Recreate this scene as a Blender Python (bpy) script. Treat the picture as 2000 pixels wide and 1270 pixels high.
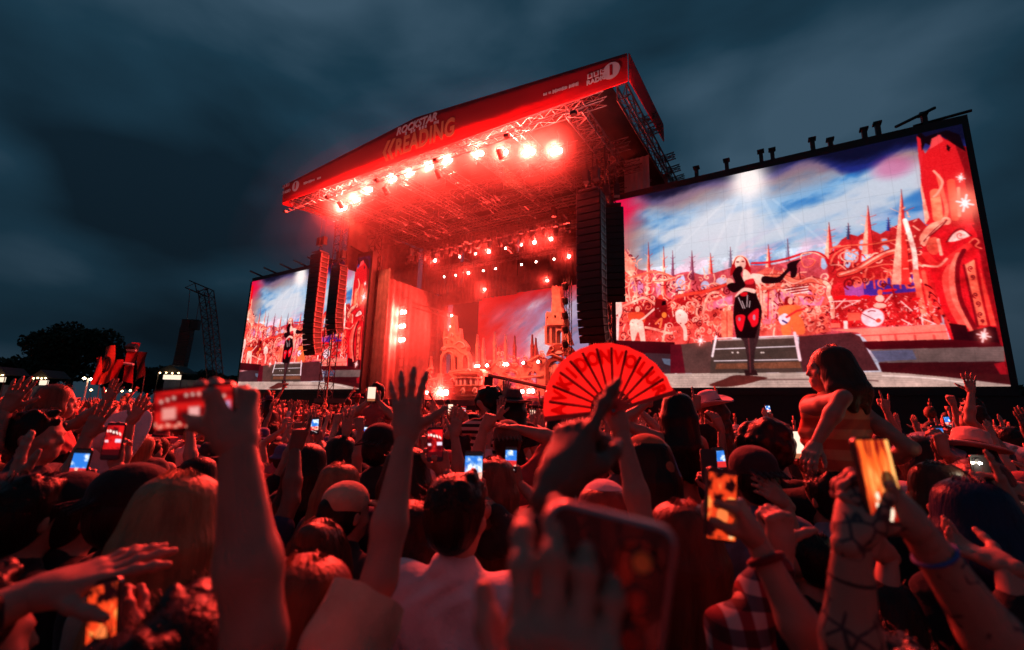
import bpy, bmesh, math, random
import numpy as np
from mathutils import Vector, Matrix
R = math.radians
random.seed(7); np.random.seed(7)
scene = bpy.context.scene
for o in list(bpy.data.objects): bpy.data.objects.remove(o)
COL = scene.collection

# ------------------------------------------------------------------ camera
PITCH, ROLL, FPX, YAW, EYE = 0.190937, 0.025824, 868.11, 0.542045, 2.05
cp, sp, cr, sr = math.cos(PITCH), math.sin(PITCH), math.cos(ROLL), math.sin(ROLL)
cam_d = bpy.data.cameras.new('camera'); cam = bpy.data.objects.new('camera', cam_d); COL.objects.link(cam)
c_right, c_up, c_fwd = Vector((cr, -sr*sp, sr*cp)), Vector((-sr, -cr*sp, cr*cp)), Vector((0, cp, sp))
M = Matrix((c_right, c_up, -c_fwd)).transposed().to_4x4(); M.translation = (0, 0, EYE)
cam.matrix_world = M
cam_d.sensor_width = 36.0; cam_d.lens = FPX/2000*36; cam_d.clip_start = 0.05; cam_d.clip_end = 2000
cam_d.dof.use_dof = True; cam_d.dof.focus_distance = 7.0; cam_d.dof.aperture_fstop = 1.9
scene.camera = cam
# ------------------------------------------------------------------ render settings
scene.view_settings.view_transform = 'Standard'; scene.view_settings.look = 'None'
scene.view_settings.exposure = 0.0; scene.view_settings.gamma = 1.0
cy = scene.cycles
cy.use_denoising = True
try: cy.denoiser = 'OPENIMAGEDENOISE'
except Exception: pass
cy.max_bounces = 5; cy.diffuse_bounces = 2; cy.glossy_bounces = 2; cy.transmission_bounces = 3; cy.volume_bounces = 0; cy.transparent_max_bounces = 64
cy.sample_clamp_indirect = 4.0; cy.sample_clamp_direct = 0.0; cy.caustics_reflective = False; cy.caustics_refractive = False
cy.use_light_tree = True; cy.use_adaptive_sampling = True; cy.adaptive_threshold = 0.025
# ------------------------------------------------------------------ world: overcast dusk, Nishita tint broken by cloud noise
world = bpy.data.worlds.new('World'); scene.world = world; world.use_nodes = True
nt = world.node_tree; nt.nodes.clear()
def N(tree, t, **kw):
    n = tree.nodes.new(t)
    for k, v in kw.items(): setattr(n, k, v)
    return n
def build_world():
    L = nt.links.new
    sky = N(nt, 'ShaderNodeTexSky', sky_type='NISHITA'); sky.sun_disc = False
    sky.sun_elevation = R(-2.0); sky.sun_rotation = R(200); sky.air_density = 1.0; sky.dust_density = 2.0
    tc = N(nt, 'ShaderNodeTexCoord')
    mp = N(nt, 'ShaderNodeMapping'); mp.inputs['Scale'].default_value = (1.0, 1.0, 2.1); mp.inputs['Rotation'].default_value = (0, R(8), R(20))
    L(tc.outputs['Generated'], mp.inputs['Vector'])
    n1 = N(nt, 'ShaderNodeTexNoise'); n1.inputs['Scale'].default_value = 2.3; n1.inputs['Detail'].default_value = 6; n1.inputs['Roughness'].default_value = 0.44; n1.inputs['Distortion'].default_value = 0.3
    n2 = N(nt, 'ShaderNodeTexNoise'); n2.inputs['Scale'].default_value = 1.25; n2.inputs['Detail'].default_value = 3
    L(mp.outputs[0], n1.inputs['Vector']); L(mp.outputs[0], n2.inputs['Vector'])
    ad = N(nt, 'ShaderNodeMath', operation='MULTIPLY_ADD'); ad.inputs[1].default_value = 0.75
    L(n1.outputs[0], ad.inputs[0]); L(n2.outputs[0], ad.inputs[2])
    rp = N(nt, 'ShaderNodeValToRGB'); cr_ = rp.color_ramp
    cr_.elements[0].position = 0.66; cr_.elements[0].color = (0.0026, 0.0110, 0.0200, 1)
    cr_.elements[1].position = 1.08; cr_.elements[1].color = (0.036, 0.074, 0.112, 1)
    e = cr_.elements.new(0.84); e.color = (0.0085, 0.0330, 0.0560, 1)
    L(ad.outputs[0], rp.inputs[0])
    # thin veil of the clear dusk sky behind the cloud
    sm = N(nt, 'ShaderNodeMixRGB', blend_type='ADD'); sm.inputs[0].default_value = 0.02
    L(rp.outputs[0], sm.inputs[1]); L(sky.outputs[0], sm.inputs[2])
    # the cloud deck darkens toward the horizon
    sx = N(nt, 'ShaderNodeSeparateXYZ'); L(tc.outputs['Generated'], sx.inputs[0])
    mr = N(nt, 'ShaderNodeMapRange'); mr.inputs['From Min'].default_value = 0.0; mr.inputs['From Max'].default_value = 0.42
    mr.inputs['To Min'].default_value = 0.42; mr.inputs['To Max'].default_value = 1.0
    L(sx.outputs[2], mr.inputs[0])
    mu = N(nt, 'ShaderNodeMixRGB', blend_type='MULTIPLY'); mu.inputs[0].default_value = 1.0
    L(sm.outputs[0], mu.inputs[1]); L(mr.outputs[0], mu.inputs[2])
    bg = N(nt, 'ShaderNodeBackground'); bg.inputs['Strength'].default_value = 1.1
    L(mu.outputs[0], bg.inputs[0])
    out = N(nt, 'ShaderNodeOutputWorld'); L(bg.outputs[0], out.inputs[0])
build_world()

# ------------------------------------------------------------------ coordinate helpers
CY, SY = math.cos(YAW), math.sin(YAW)
def W(u, v, z):                       # stage frame: u along the front to the right, v away from the audience
    return Vector((u*CY + v*SY, -u*SY + v*CY, z))
def ray(px, py):
    x, y = (px-1000)/FPX, (635-py)/FPX
    return c_right*x + c_up*y + c_fwd
def atY(px, py, Y):                   # point seen at a pixel of the 2000 x 1270 photograph, Y metres ahead
    d = ray(px, py); return Vector((0, 0, EYE)) + d*(Y/d.y)
def on_v(px, py, v):                  # (u, z) of a pixel on the plane v = const of the stage frame
    d = ray(px, py); t = v/(d.x*SY + d.y*CY); P = d*t
    return P.x*CY - P.y*SY, P.z + EYE

# ------------------------------------------------------------------ object helpers
def tag(o, label=None, cat=None, group=None, kind=None):
    if label: o['label'] = label
    if cat: o['category'] = cat
    if group: o['group'] = group
    if kind: o['kind'] = kind
    return o
def empty(name, loc=(0, 0, 0), rz=0.0, label=None, cat=None, group=None, kind=None):
    o = bpy.data.objects.new(name, None); COL.objects.link(o)
    o.location = loc; o.rotation_euler = (0, 0, rz); o.empty_display_size = 0.1
    return tag(o, label, cat, group, kind)
def stage_empty(name, u, v, z, label=None, cat=None, group=None, kind=None, rz=0.0):
    return empty(name, W(u, v, z), -YAW+rz, label, cat, group, kind)
def link(name, mesh, parent=None, loc=None, rot=None):
    o = bpy.data.objects.new(name, mesh); COL.objects.link(o)
    if parent: o.parent = parent
    if loc is not None: o.location = loc
    if rot is not None: o.rotation_euler = rot
    return o
def copy_tree(o, parent=None):
    c = o.copy(); COL.objects.link(c)
    if parent: c.parent = parent
    for ch in list(o.children): copy_tree(ch, c)
    return c
class MB:
    """collects boxes, bars and polygons for one mesh"""
    def __init__(s): s.v = []; s.f = []; s.m = []
    def add(s, vs, fs, mi=0):
        b = len(s.v); s.v += [tuple(p) for p in vs]; s.f += [tuple(b+i for i in f) for f in fs]; s.m += [mi]*len(fs); return s
    def box(s, x0, x1, y0, y1, z0, z1, mi=0):
        vs = [(x, y, z) for z in (z0, z1) for y in (y0, y1) for x in (x0, x1)]
        return s.add(vs, [(0,2,3,1),(4,5,7,6),(0,1,5,4),(2,6,7,3),(0,4,6,2),(1,3,7,5)], mi)
    def bar(s, a, b, r, n=4, r2=None, mi=0, cap=True):
        a = Vector(a); b = Vector(b); d = b-a
        if d.length < 1e-6: return s
        d.normalize(); x = d.orthogonal().normalized(); y = d.cross(x); r2 = r if r2 is None else r2
        vs = []
        for p, rr in ((a, r), (b, r2)):
            for i in range(n):
                t = 2*math.pi*(i+.5)/n; vs.append(p + (x*math.cos(t) + y*math.sin(t))*rr)
        fs = [(i, (i+1) % n, n+(i+1) % n, n+i) for i in range(n)]
        if cap: fs += [tuple(range(n-1, -1, -1)), tuple(range(n, 2*n))]
        return s.add(vs, fs, mi)
    def tube(s, pts, r, n=6, mi=0, taper=None):
        pts = [Vector(p) for p in pts]; m = len(pts); vs = []
        x = (pts[1]-pts[0]).orthogonal().normalized()
        for i, p in enumerate(pts):
            d = (pts[min(i+1, m-1)]-pts[max(i-1, 0)]).normalized()
            x = (x - d*x.dot(d)).normalized(); y = d.cross(x)
            rr = r if taper is None else r*(1+(taper-1)*i/(m-1))
            for k in range(n):
                t = 2*math.pi*k/n; vs.append(p+(x*math.cos(t)+y*math.sin(t))*rr)
        fs = [(i*n+k, i*n+(k+1) % n, (i+1)*n+(k+1) % n, (i+1)*n+k) for i in range(m-1) for k in range(n)]
        fs += [tuple(range(n-1, -1, -1)), tuple((m-1)*n+k for k in range(n))]
        return s.add(vs, fs, mi)
    def lathe(s, prof, n=16, mi=0, c=(0, 0, 0)):
        vs = []; m = len(prof)
        for r, z in prof:
            for k in range(n):
                t = 2*math.pi*k/n; vs.append((c[0]+r*math.cos(t), c[1]+r*math.sin(t), c[2]+z))
        fs = [(i*n+k, i*n+(k+1) % n, (i+1)*n+(k+1) % n, (i+1)*n+k) for i in range(m-1) for k in range(n)]
        return s.add(vs, fs, mi)
    def prism(s, poly, y0, y1, mi=0):
        """polygon in x,z extruded along y"""
        n = len(poly)
        vs = [(x, y0, z) for x, z in poly] + [(x, y1, z) for x, z in poly]
        fs = [tuple(range(n)), tuple(range(2*n-1, n-1, -1))] + [(i, n+i, n+(i+1) % n, (i+1) % n) for i in range(n)]
        return s.add(vs, fs, mi)
    def truss(s, a, b, w=0.4, h=0.4, up=(0, 0, 1), step=0.6, r=0.028, rd=0.016, mi=0):
        """box truss from a to b"""
        a = Vector(a); b = Vector(b); d = (b-a); L = d.length; d.normalize(); up = Vector(up)
        x = d.cross(up).normalized(); z = x.cross(d)
        cs = [x*sx*w/2 + z*sz*h/2 for sx, sz in ((-1,-1),(1,-1),(1,1),(-1,1))]
        for c in cs: s.bar(a+c, b+c, r, 4, mi=mi, cap=False)
        n = max(1, round(L/step))
        for i in range(n):
            p = a+d*(L*i/n); q = a+d*(L*(i+1)/n)
            for k in range(4):
                c0, c1 = cs[k], cs[(k+1) % 4]
                if i % 2: c0, c1 = c1, c0
                s.bar(p+c0, q+c1, rd, 3, mi=mi, cap=False)
                if i == 0 or k % 2 == 0: s.bar(p+cs[k], p+cs[(k+1) % 4], rd, 3, mi=mi, cap=False)
        return s
    def mesh(s, name, mats, smooth=False):
        me = bpy.data.meshes.new(name); me.from_pydata(s.v, [], s.f)
        for m in (mats if isinstance(mats, (list, tuple)) else [mats]): me.materials.append(m)
        if any(s.m): me.polygons.foreach_set('material_index', s.m)
        if smooth: me.polygons.foreach_set('use_smooth', [True]*len(s.f))
        me.update(); return me
    def build(s, name, mats, parent=None, smooth=False, loc=None, rot=None):
        return link(name, s.mesh(name, mats, smooth), parent, loc, rot)
# ------------------------------------------------------------------ materials
MATS = {}
def lin(c):
    return tuple(((x/255)/12.92 if x/255 <= 0.04045 else ((x/255+0.055)/1.055)**2.4) for x in c)
def mat(name, col=(0.5, 0.5, 0.5), rough=0.6, metal=0.0, noise=None, bump=None, emit=None, estr=0.0, spec=0.5, sheen=0.0, stretch=(1, 1, 1), rand=None, sss=0.0, coat=0.0):
    """principled material; noise=(scale, amount) mottles the colour, bump=(scale, strength, distance), rand = list of colours picked per object"""
    m = bpy.data.materials.new(name); m.use_nodes = True; t = m.node_tree; L = t.links.new
    b = t.nodes['Principled BSDF']
    b.inputs['Base Color'].default_value = (*col, 1); b.inputs['Roughness'].default_value = rough; b.inputs['Metallic'].default_value = metal
    b.inputs['Specular IOR Level'].default_value = spec
    if sheen: b.inputs['Sheen Weight'].default_value = sheen; b.inputs['Sheen Roughness'].default_value = 0.5
    if coat: b.inputs['Coat Weight'].default_value = coat
    src = None
    if rand:
        oi = N(t, 'ShaderNodeObjectInfo'); rp = N(t, 'ShaderNodeValToRGB'); rp.color_ramp.interpolation = 'CONSTANT'
        el = rp.color_ramp.elements
        while len(el) > 1: el.remove(el[-1])
        el[0].position = 0; el[0].color = (*rand[0], 1)
        for i, c in enumerate(rand[1:], 1):
            e = el.new(i/len(rand)); e.color = (*c, 1)
        L(oi.outputs['Random'], rp.inputs[0]); src = rp.outputs[0]
    tc = None
    if noise or bump:
        tc = N(t, 'ShaderNodeTexCoord'); mp = N(t, 'ShaderNodeMapping'); mp.inputs['Scale'].default_value = stretch
        L(tc.outputs['Object'], mp.inputs[0])
    if noise:
        n = N(t, 'ShaderNodeTexNoise'); n.inputs['Scale'].default_value = noise[0]; n.inputs['Detail'].default_value = 4
        L(mp.outputs[0], n.inputs['Vector'])
        mr = N(t, 'ShaderNodeMapRange'); mr.inputs['From Min'].default_value = 0.3; mr.inputs['From Max'].default_value = 0.7
        mr.inputs['To Min'].default_value = 1-noise[1]; mr.inputs['To Max'].default_value = 1+noise[1]*0.6
        L(n.outputs[0], mr.inputs[0])
        mx = N(t, 'ShaderNodeMixRGB', blend_type='MULTIPLY'); mx.inputs[0].default_value = 1
        if src: L(src, mx.inputs[1])
        else: mx.inputs[1].default_value = (*col, 1)
        L(mr.outputs[0], mx.inputs[2]); src = mx.outputs[0]
    if src: L(src, b.inputs['Base Color'])
    if bump:
        n = N(t, 'ShaderNodeTexNoise'); n.inputs['Scale'].default_value = bump[0]; n.inputs['Detail'].default_value = 3
        L(mp.outputs[0], n.inputs['Vector'])
        bp = N(t, 'ShaderNodeBump'); bp.inputs['Strength'].default_value = bump[1]; bp.inputs['Distance'].default_value = bump[2] if len(bump) > 2 else 0.02
        L(n.outputs[0], bp.inputs['Height']); L(bp.outputs[0], b.inputs['Normal'])
    if emit:
        b.inputs['Emission Color'].default_value = (*emit, 1); b.inputs['Emission Strength'].default_value = estr
    MATS[name] = m; return m
def emis(name, col, strength, sampling='AUTO'):
    m = bpy.data.materials.new(name); m.use_nodes = True; t = m.node_tree; t.nodes.clear()
    e = N(t, 'ShaderNodeEmission'); e.inputs[0].default_value = (*col, 1); e.inputs[1].default_value = strength
    o = N(t, 'ShaderNodeOutputMaterial'); t.links.new(e.outputs[0], o.inputs[0])
    m.cycles.emission_sampling = sampling; MATS[name] = m; return m
def led_mat(name, attr='Col', strength=1.0, gloss=0.02):
    """a lit display: emits the colours stored on its own points"""
    m = bpy.data.materials.new(name); m.use_nodes = True; t = m.node_tree; b = t.nodes['Principled BSDF']
    a = N(t, 'ShaderNodeAttribute', attribute_name=attr)
    b.inputs['Base Color'].default_value = (0.01, 0.01, 0.01, 1); b.inputs['Roughness'].default_value = 0.5; b.inputs['Specular IOR Level'].default_value = gloss
    t.links.new(a.outputs['Color'], b.inputs['Emission Color']); b.inputs['Emission Strength'].default_value = strength
    m.cycles.emission_sampling = 'NONE'; MATS[name] = m; return m
def attr_mat(name, rough=0.6, bump=None, spec=0.4, attr='Col'):
    """painted surface whose own colour is stored on its points"""
    m = bpy.data.materials.new(name); m.use_nodes = True; t = m.node_tree; b = t.nodes['Principled BSDF']
    a = N(t, 'ShaderNodeAttribute', attribute_name=attr); t.links.new(a.outputs['Color'], b.inputs['Base Color'])
    b.inputs['Roughness'].default_value = rough; b.inputs['Specular IOR Level'].default_value = spec
    MATS[name] = m; return m
def cloth_translucent(name, col, trans=0.35, rough=0.8, bump=None):
    m = bpy.data.materials.new(name); m.use_nodes = True; t = m.node_tree; L = t.links.new
    b = t.nodes['Principled BSDF']; b.inputs['Base Color'].default_value = (*col, 1); b.inputs['Roughness'].default_value = rough
    tr = N(t, 'ShaderNodeBsdfTranslucent'); tr.inputs[0].default_value = (*col, 1)
    mx = N(t, 'ShaderNodeMixShader'); mx.inputs[0].default_value = trans
    o = t.nodes['Material Output']; L(b.outputs[0], mx.inputs[1]); L(tr.outputs[0], mx.inputs[2]); L(mx.outputs[0], o.inputs[0])
    if bump:
        tc = N(t, 'ShaderNodeTexCoord'); n = N(t, 'ShaderNodeTexNoise'); n.inputs['Scale'].default_value = bump[0]
        L(tc.outputs['Object'], n.inputs['Vector']); bp = N(t, 'ShaderNodeBump'); bp.inputs['Strength'].default_value = bump[1]; bp.inputs['Distance'].default_value = 0.05
        L(n.outputs[0], bp.inputs['Height']); L(bp.outputs[0], b.inputs['Normal']); L(bp.outputs[0], tr.inputs['Normal'])
    MATS[name] = m; return m
RED = (1.0, 0.042, 0.028)
m_black = mat('matte_black', (0.012, 0.012, 0.013), 0.6, noise=(6, 0.4))
m_grille = mat('black_grille', (0.010, 0.010, 0.011), 0.55, noise=(40, 0.5))
m_steel = mat('truss_steel', (0.17, 0.17, 0.18), 0.5, 0.6)
m_darksteel = mat('dark_steel', (0.05, 0.05, 0.055), 0.5, 0.4)
m_fascia = cloth_translucent('red_banner_cloth', (0.60, 0.012, 0.026), 0.34, bump=(1.2, 0.25))
m_roof = mat('black_roof_cloth', (0.020, 0.013, 0.013), 0.85, noise=(1.5, 0.4), bump=(3, 0.4, 0.05))
m_drape = mat('grey_drape', (0.13, 0.105, 0.10), 0.85, noise=(2, 0.3))
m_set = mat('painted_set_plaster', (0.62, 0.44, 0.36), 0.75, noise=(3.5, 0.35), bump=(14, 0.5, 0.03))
m_setdark = mat('painted_set_dark_red', (0.24, 0.07, 0.06), 0.75, noise=(4, 0.4))  # darker red of the set's steps, panels, gate and some spires
m_deck = mat('stage_deck', (0.06, 0.05, 0.05), 0.5, noise=(3, 0.4))
m_white = mat('printed_white', (0.82, 0.80, 0.80), 0.7)
m_gold = mat('printed_gold', (0.85, 0.30, 0.12), 0.7)
m_pale = mat('pale_cloth', (0.55, 0.54, 0.55), 0.8, bump=(1.5, 0.4, 0.08))
# ------------------------------------------------------------------ people: implicit bodies polygonised once per pose
SK, HR, TP, BT, SH = 0, 1, 2, 3, 4
V3 = lambda *a: np.array(a if len(a) > 1 else a[0], np.float64)
def nrm(a): a = np.asarray(a, float); return a/max(1e-9, np.linalg.norm(a))
def rotm(axis, ang):
    x, y, z = nrm(axis); c, s = math.cos(ang), math.sin(ang); C_ = 1-c
    return np.array([[c+x*x*C_, x*y*C_-z*s, x*z*C_+y*s], [y*x*C_+z*s, c+y*y*C_, y*z*C_-x*s], [z*x*C_-y*s, z*y*C_+x*s, c+z*z*C_]])
def cone(a, b, ra, rb, k=.02, m=SK): return ('c', V3(a), V3(b), ra, rb, k, m)
def ellp(c, r, k=.02, m=SK, rot=None): return ('e', V3(c), V3(r), rot, k, m)
def grow(p, d, m=None, k=None):
    p = list(p)
    if p[0] == 'c': p[3] += d; p[4] += d
    else: p[2] = p[2]+d
    if m is not None: p[6 if p[0] == 'c' else 5] = m
    if k is not None: p[5 if p[0] == 'c' else 4] = k
    return tuple(p)
def bounds(p):
    if p[0] == 'c':
        r = max(p[3], p[4]); return np.minimum(p[1], p[2])-r, np.maximum(p[1], p[2])+r
    r = p[2] if p[3] is None else np.full(3, p[2].max()); return p[1]-r, p[1]+r
def sdf_mesh(prims, vox, jitter=0.0, seed=0):
    """returns verts, quads, face material"""
    bs = [bounds(p) for p in prims]; lo = np.min([b[0] for b in bs], 0)-3*vox; hi = np.max([b[1] for b in bs], 0)+3*vox
    n = np.ceil((hi-lo)/vox).astype(int)+1; ax = [lo[i]+vox*np.arange(n[i]) for i in range(3)]
    Dm = np.full(n, .5, np.float32); Mt = np.zeros(n, np.int8)
    for p, (b0, b1) in zip(prims, bs):
        k = p[5] if p[0] == 'c' else p[4]; m = p[6] if p[0] == 'c' else p[5]; pad = k+2.5*vox
        i0 = np.maximum(0, np.floor((b0-pad-lo)/vox).astype(int)); i1 = np.minimum(n, np.ceil((b1+pad-lo)/vox).astype(int)+1)
        sl = tuple(slice(a, b) for a, b in zip(i0, i1))
        X = ax[0][sl[0]][:, None, None]; Y = ax[1][sl[1]][None, :, None]; Z = ax[2][sl[2]][None, None, :]
        if p[0] == 'c':
            a, b, ra, rb = p[1:5]; ba = b-a; l2 = max(1e-9, ba@ba); t = ((X-a[0])*ba[0]+(Y-a[1])*ba[1]+(Z-a[2])*ba[2])/l2; t = np.clip(t, 0, 1)
            d = np.sqrt((X-a[0]-ba[0]*t)**2+(Y-a[1]-ba[1]*t)**2+(Z-a[2]-ba[2]*t)**2)-(ra+(rb-ra)*t)
        else:
            c, r, rot = p[1:4]; x, y, z = X-c[0], Y-c[1], Z-c[2]
            if rot is not None: x, y, z = (rot[0, 0]*x+rot[1, 0]*y+rot[2, 0]*z, rot[0, 1]*x+rot[1, 1]*y+rot[2, 1]*z, rot[0, 2]*x+rot[1, 2]*y+rot[2, 2]*z)
            k0 = np.sqrt((x/r[0])**2+(y/r[1])**2+(z/r[2])**2); k1 = np.sqrt((x/r[0]**2)**2+(y/r[1]**2)**2+(z/r[2]**2)**2); d = k0*(k0-1)/np.maximum(k1, 1e-6)
        cur = Dm[sl]; mm = Mt[sl]; mm[d < cur] = m; h = np.maximum(k-np.abs(d-cur), 0)/k; Dm[sl] = np.minimum(d, cur)-h*h*k*.25
    S = Dm < 0
    c8 = [S[dx:n[0]-1+dx, dy:n[1]-1+dy, dz:n[2]-1+dz] for dx in (0, 1) for dy in (0, 1) for dz in (0, 1)]
    cnt = sum(c.astype(np.int8) for c in c8); act = (cnt > 0) & (cnt < 8); idx = np.argwhere(act); vid = np.full(act.shape, -1, np.int32); vid[act] = np.arange(len(idx))
    acc = np.zeros((len(idx), 3)); num = np.zeros(len(idx))
    dv = {}
    for dx in (0, 1):
        for dy in (0, 1):
            for dz in (0, 1): dv[dx, dy, dz] = Dm[idx[:, 0]+dx, idx[:, 1]+dy, idx[:, 2]+dz]
    for axn in range(3):
        for a in (0, 1):
            for b in (0, 1):
                p0 = [a, b]; p0.insert(axn, 0); p1 = [a, b]; p1.insert(axn, 1); d0, d1 = dv[tuple(p0)], dv[tuple(p1)]; cr_ = (d0 < 0) != (d1 < 0)
                t = d0/np.where(cr_, d0-d1, 1); pos = np.tile(np.array(p0, float), (len(idx), 1)); pos[:, axn] = t; acc[cr_] += pos[cr_]; num[cr_] += 1
    verts = lo+(idx+acc/num[:, None])*vox
    faces = []; fm = []
    for axn in range(3):
        o1, o2 = [(1, 2), (2, 0), (0, 1)][axn]
        s0 = [slice(None)]*3; s1 = [slice(None)]*3; s0[axn] = slice(0, -1); s1[axn] = slice(1, None)
        A_, B_ = S[tuple(s0)], S[tuple(s1)]; e = np.argwhere(A_ != B_)
        ok = (e[:, o1] > 0) & (e[:, o2] > 0) & (e[:, o1] < n[o1]-1) & (e[:, o2] < n[o2]-1); e = e[ok]; inside = A_[tuple(e.T)]
        q = []
        for d1, d2 in ((-1, -1), (0, -1), (0, 0), (-1, 0)):
            f = e.copy(); f[:, o1] += d1; f[:, o2] += d2; q.append(vid[tuple(f.T)])
        q = np.stack(q, 1); q[~inside] = q[~inside][:, ::-1]; faces.append(q); fm.append(Mt[tuple(e.T)])
    return verts, np.concatenate(faces), np.concatenate(fm)
def mk_mesh(name, chunks, mats, smooth=True):
    vs, fs, ms, b = [], [], [], 0
    for v, f, m in chunks: vs.append(v); fs.append(f+b); ms.append(m); b += len(v)
    v = np.concatenate(vs).astype(np.float32); f = np.concatenate(fs).astype(np.int32); m = np.concatenate(ms).astype(np.int32)
    me = bpy.data.meshes.new(name); me.vertices.add(len(v)); me.vertices.foreach_set('co', v.ravel()); me.loops.add(f.size); me.loops.foreach_set('vertex_index', f.ravel())
    me.polygons.add(len(f)); me.polygons.foreach_set('loop_start', np.arange(0, f.size, 4, dtype=np.int32)); 
    for x in mats: me.materials.append(x)
    me.polygons.foreach_set('material_index', np.minimum(m, len(mats)-1).astype(np.int32)); me.polygons.foreach_set('use_smooth', np.full(len(f), smooth)); me.update(calc_edges=True); return me

# ---- hands.  local axes: f = along the fingers, p = out of the palm, t = toward the thumb
POSES = {  # per finger (index..little): knuckle, middle, tip bend in degrees; spread in degrees; thumb (out angle, bend, toward palm)
 'open':  ([(4, 6, 4)]*4, 11, (48, 8, 8)), 'wide': ([(-4, 8, 5), (-6, 8, 5), (-4, 9, 5), (0, 10, 5)], 16, (60, 6, 10)), 'relax': ([(18, 28, 16), (24, 34, 18), (30, 38, 20), (34, 40, 22)], 7, (40, 18, 22)),
 'fist':  ([(82, 98, 60)]*4, 1, (22, 40, 55)), 'point': ([(4, 6, 4), (82, 100, 60), (84, 100, 60), (84, 98, 60)], 2, (24, 42, 55)), 'thumb': ([(80, 100, 62)]*4, 1, (72, -6, 4)),
 'rock':  ([(3, 6, 4), (84, 98, 60), (84, 98, 60), (6, 8, 5)], 10, (26, 42, 56)), 'grip': ([(52, 52, 30), (54, 54, 30), (56, 54, 30), (56, 52, 28)], 4, (38, 20, 48)), 'cup': ([(34, 30, 18), (36, 32, 18), (38, 34, 18), (40, 34, 20)], 3, (44, 12, 36)),
 'grip2': ([(20, 24, 14), (16, 24, 14), (18, 26, 14), (24, 26, 14)], 9, (44, 12, 36)), 'peace': ([(2, 5, 3), (2, 5, 3), (84, 98, 60), (84, 98, 60)], 13, (26, 42, 58))}
def hand(wrist, f, p, side, pose='open', s=1.0, m=SK):
    """side = +1 when the thumb lies along f x p"""
    f = nrm(f); p = nrm(p-f*np.dot(f, p)) ; t = np.cross(f, p)*side; w = V3(wrist); K = .006*s
    fl, spread, th = POSES[pose]; P = lambda x, y, z=0: w+(t*x+f*y+p*z)*s
    out = [cone(P(0, -.02), P(0, .022), .026*s, .024*s, .012*s, m)]
    xs = (.030, .010, -.010, -.029); lens = ((.046, .027, .021), (.050, .031, .022), (.047, .029, .022), (.036, .022, .019))
    for i in range(4):
        out.append(cone(P(xs[i]*.5, .008), P(xs[i], .088-.004*abs(i-1)), .0165*s, .0115*s, .016*s, m))
    out.append(cone(P(.012, .03, .006), P(-.016, .04, .006), .016*s, .016*s, .016*s, m)); out.append(cone(P(.014, .012, .006), P(.026, .05, .010), .019*s, .013*s, .016*s, m))
    for i in range(4):
        kn = P(xs[i], .089-.004*abs(i-1)); ang = math.radians((1.4-i)*spread*.62); d = f*math.cos(ang)+t*math.sin(ang); ax = np.cross(d, p); r = (.0098, .0101, .0096, .0084)[i]*s; a = 0.0; q = kn; rr = r*1.05
        for j in range(3):
            a += math.radians(fl[i][j]); dd = rotm(ax, a)@d; out.append(ellp(q-p*.0015*s, (rr*1.12, rr*1.12, rr*1.12), K, m)); e = q+dd*lens[i][j]*s; r2 = r*(.93, .86, .74)[j]; out.append(cone(q, e, rr, r2, K, m)); q = e; rr = r2
    o_, b_, c_ = [math.radians(x) for x in th]; q = P(.020, .022, .008); d = nrm(f*math.cos(o_)+t*math.sin(o_)+p*math.sin(c_)); rr = .0145*s
    for j, (L_, r2) in enumerate(((.042, .0125), (.034, .0108), (.028, .0085))):
        e = q+d*L_*s; out.append(cone(q, e, rr, r2*s, K*1.6, m)); q = e; rr = r2*s; d = nrm(d*math.cos(b_)+nrm(f*.9-t*.5+p*.3)*math.sin(b_)) if j == 0 else nrm(d*math.cos(b_*.7)+nrm(-t*.6+f*.5+p*.4)*math.sin(b_*.7))
    return out

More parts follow.
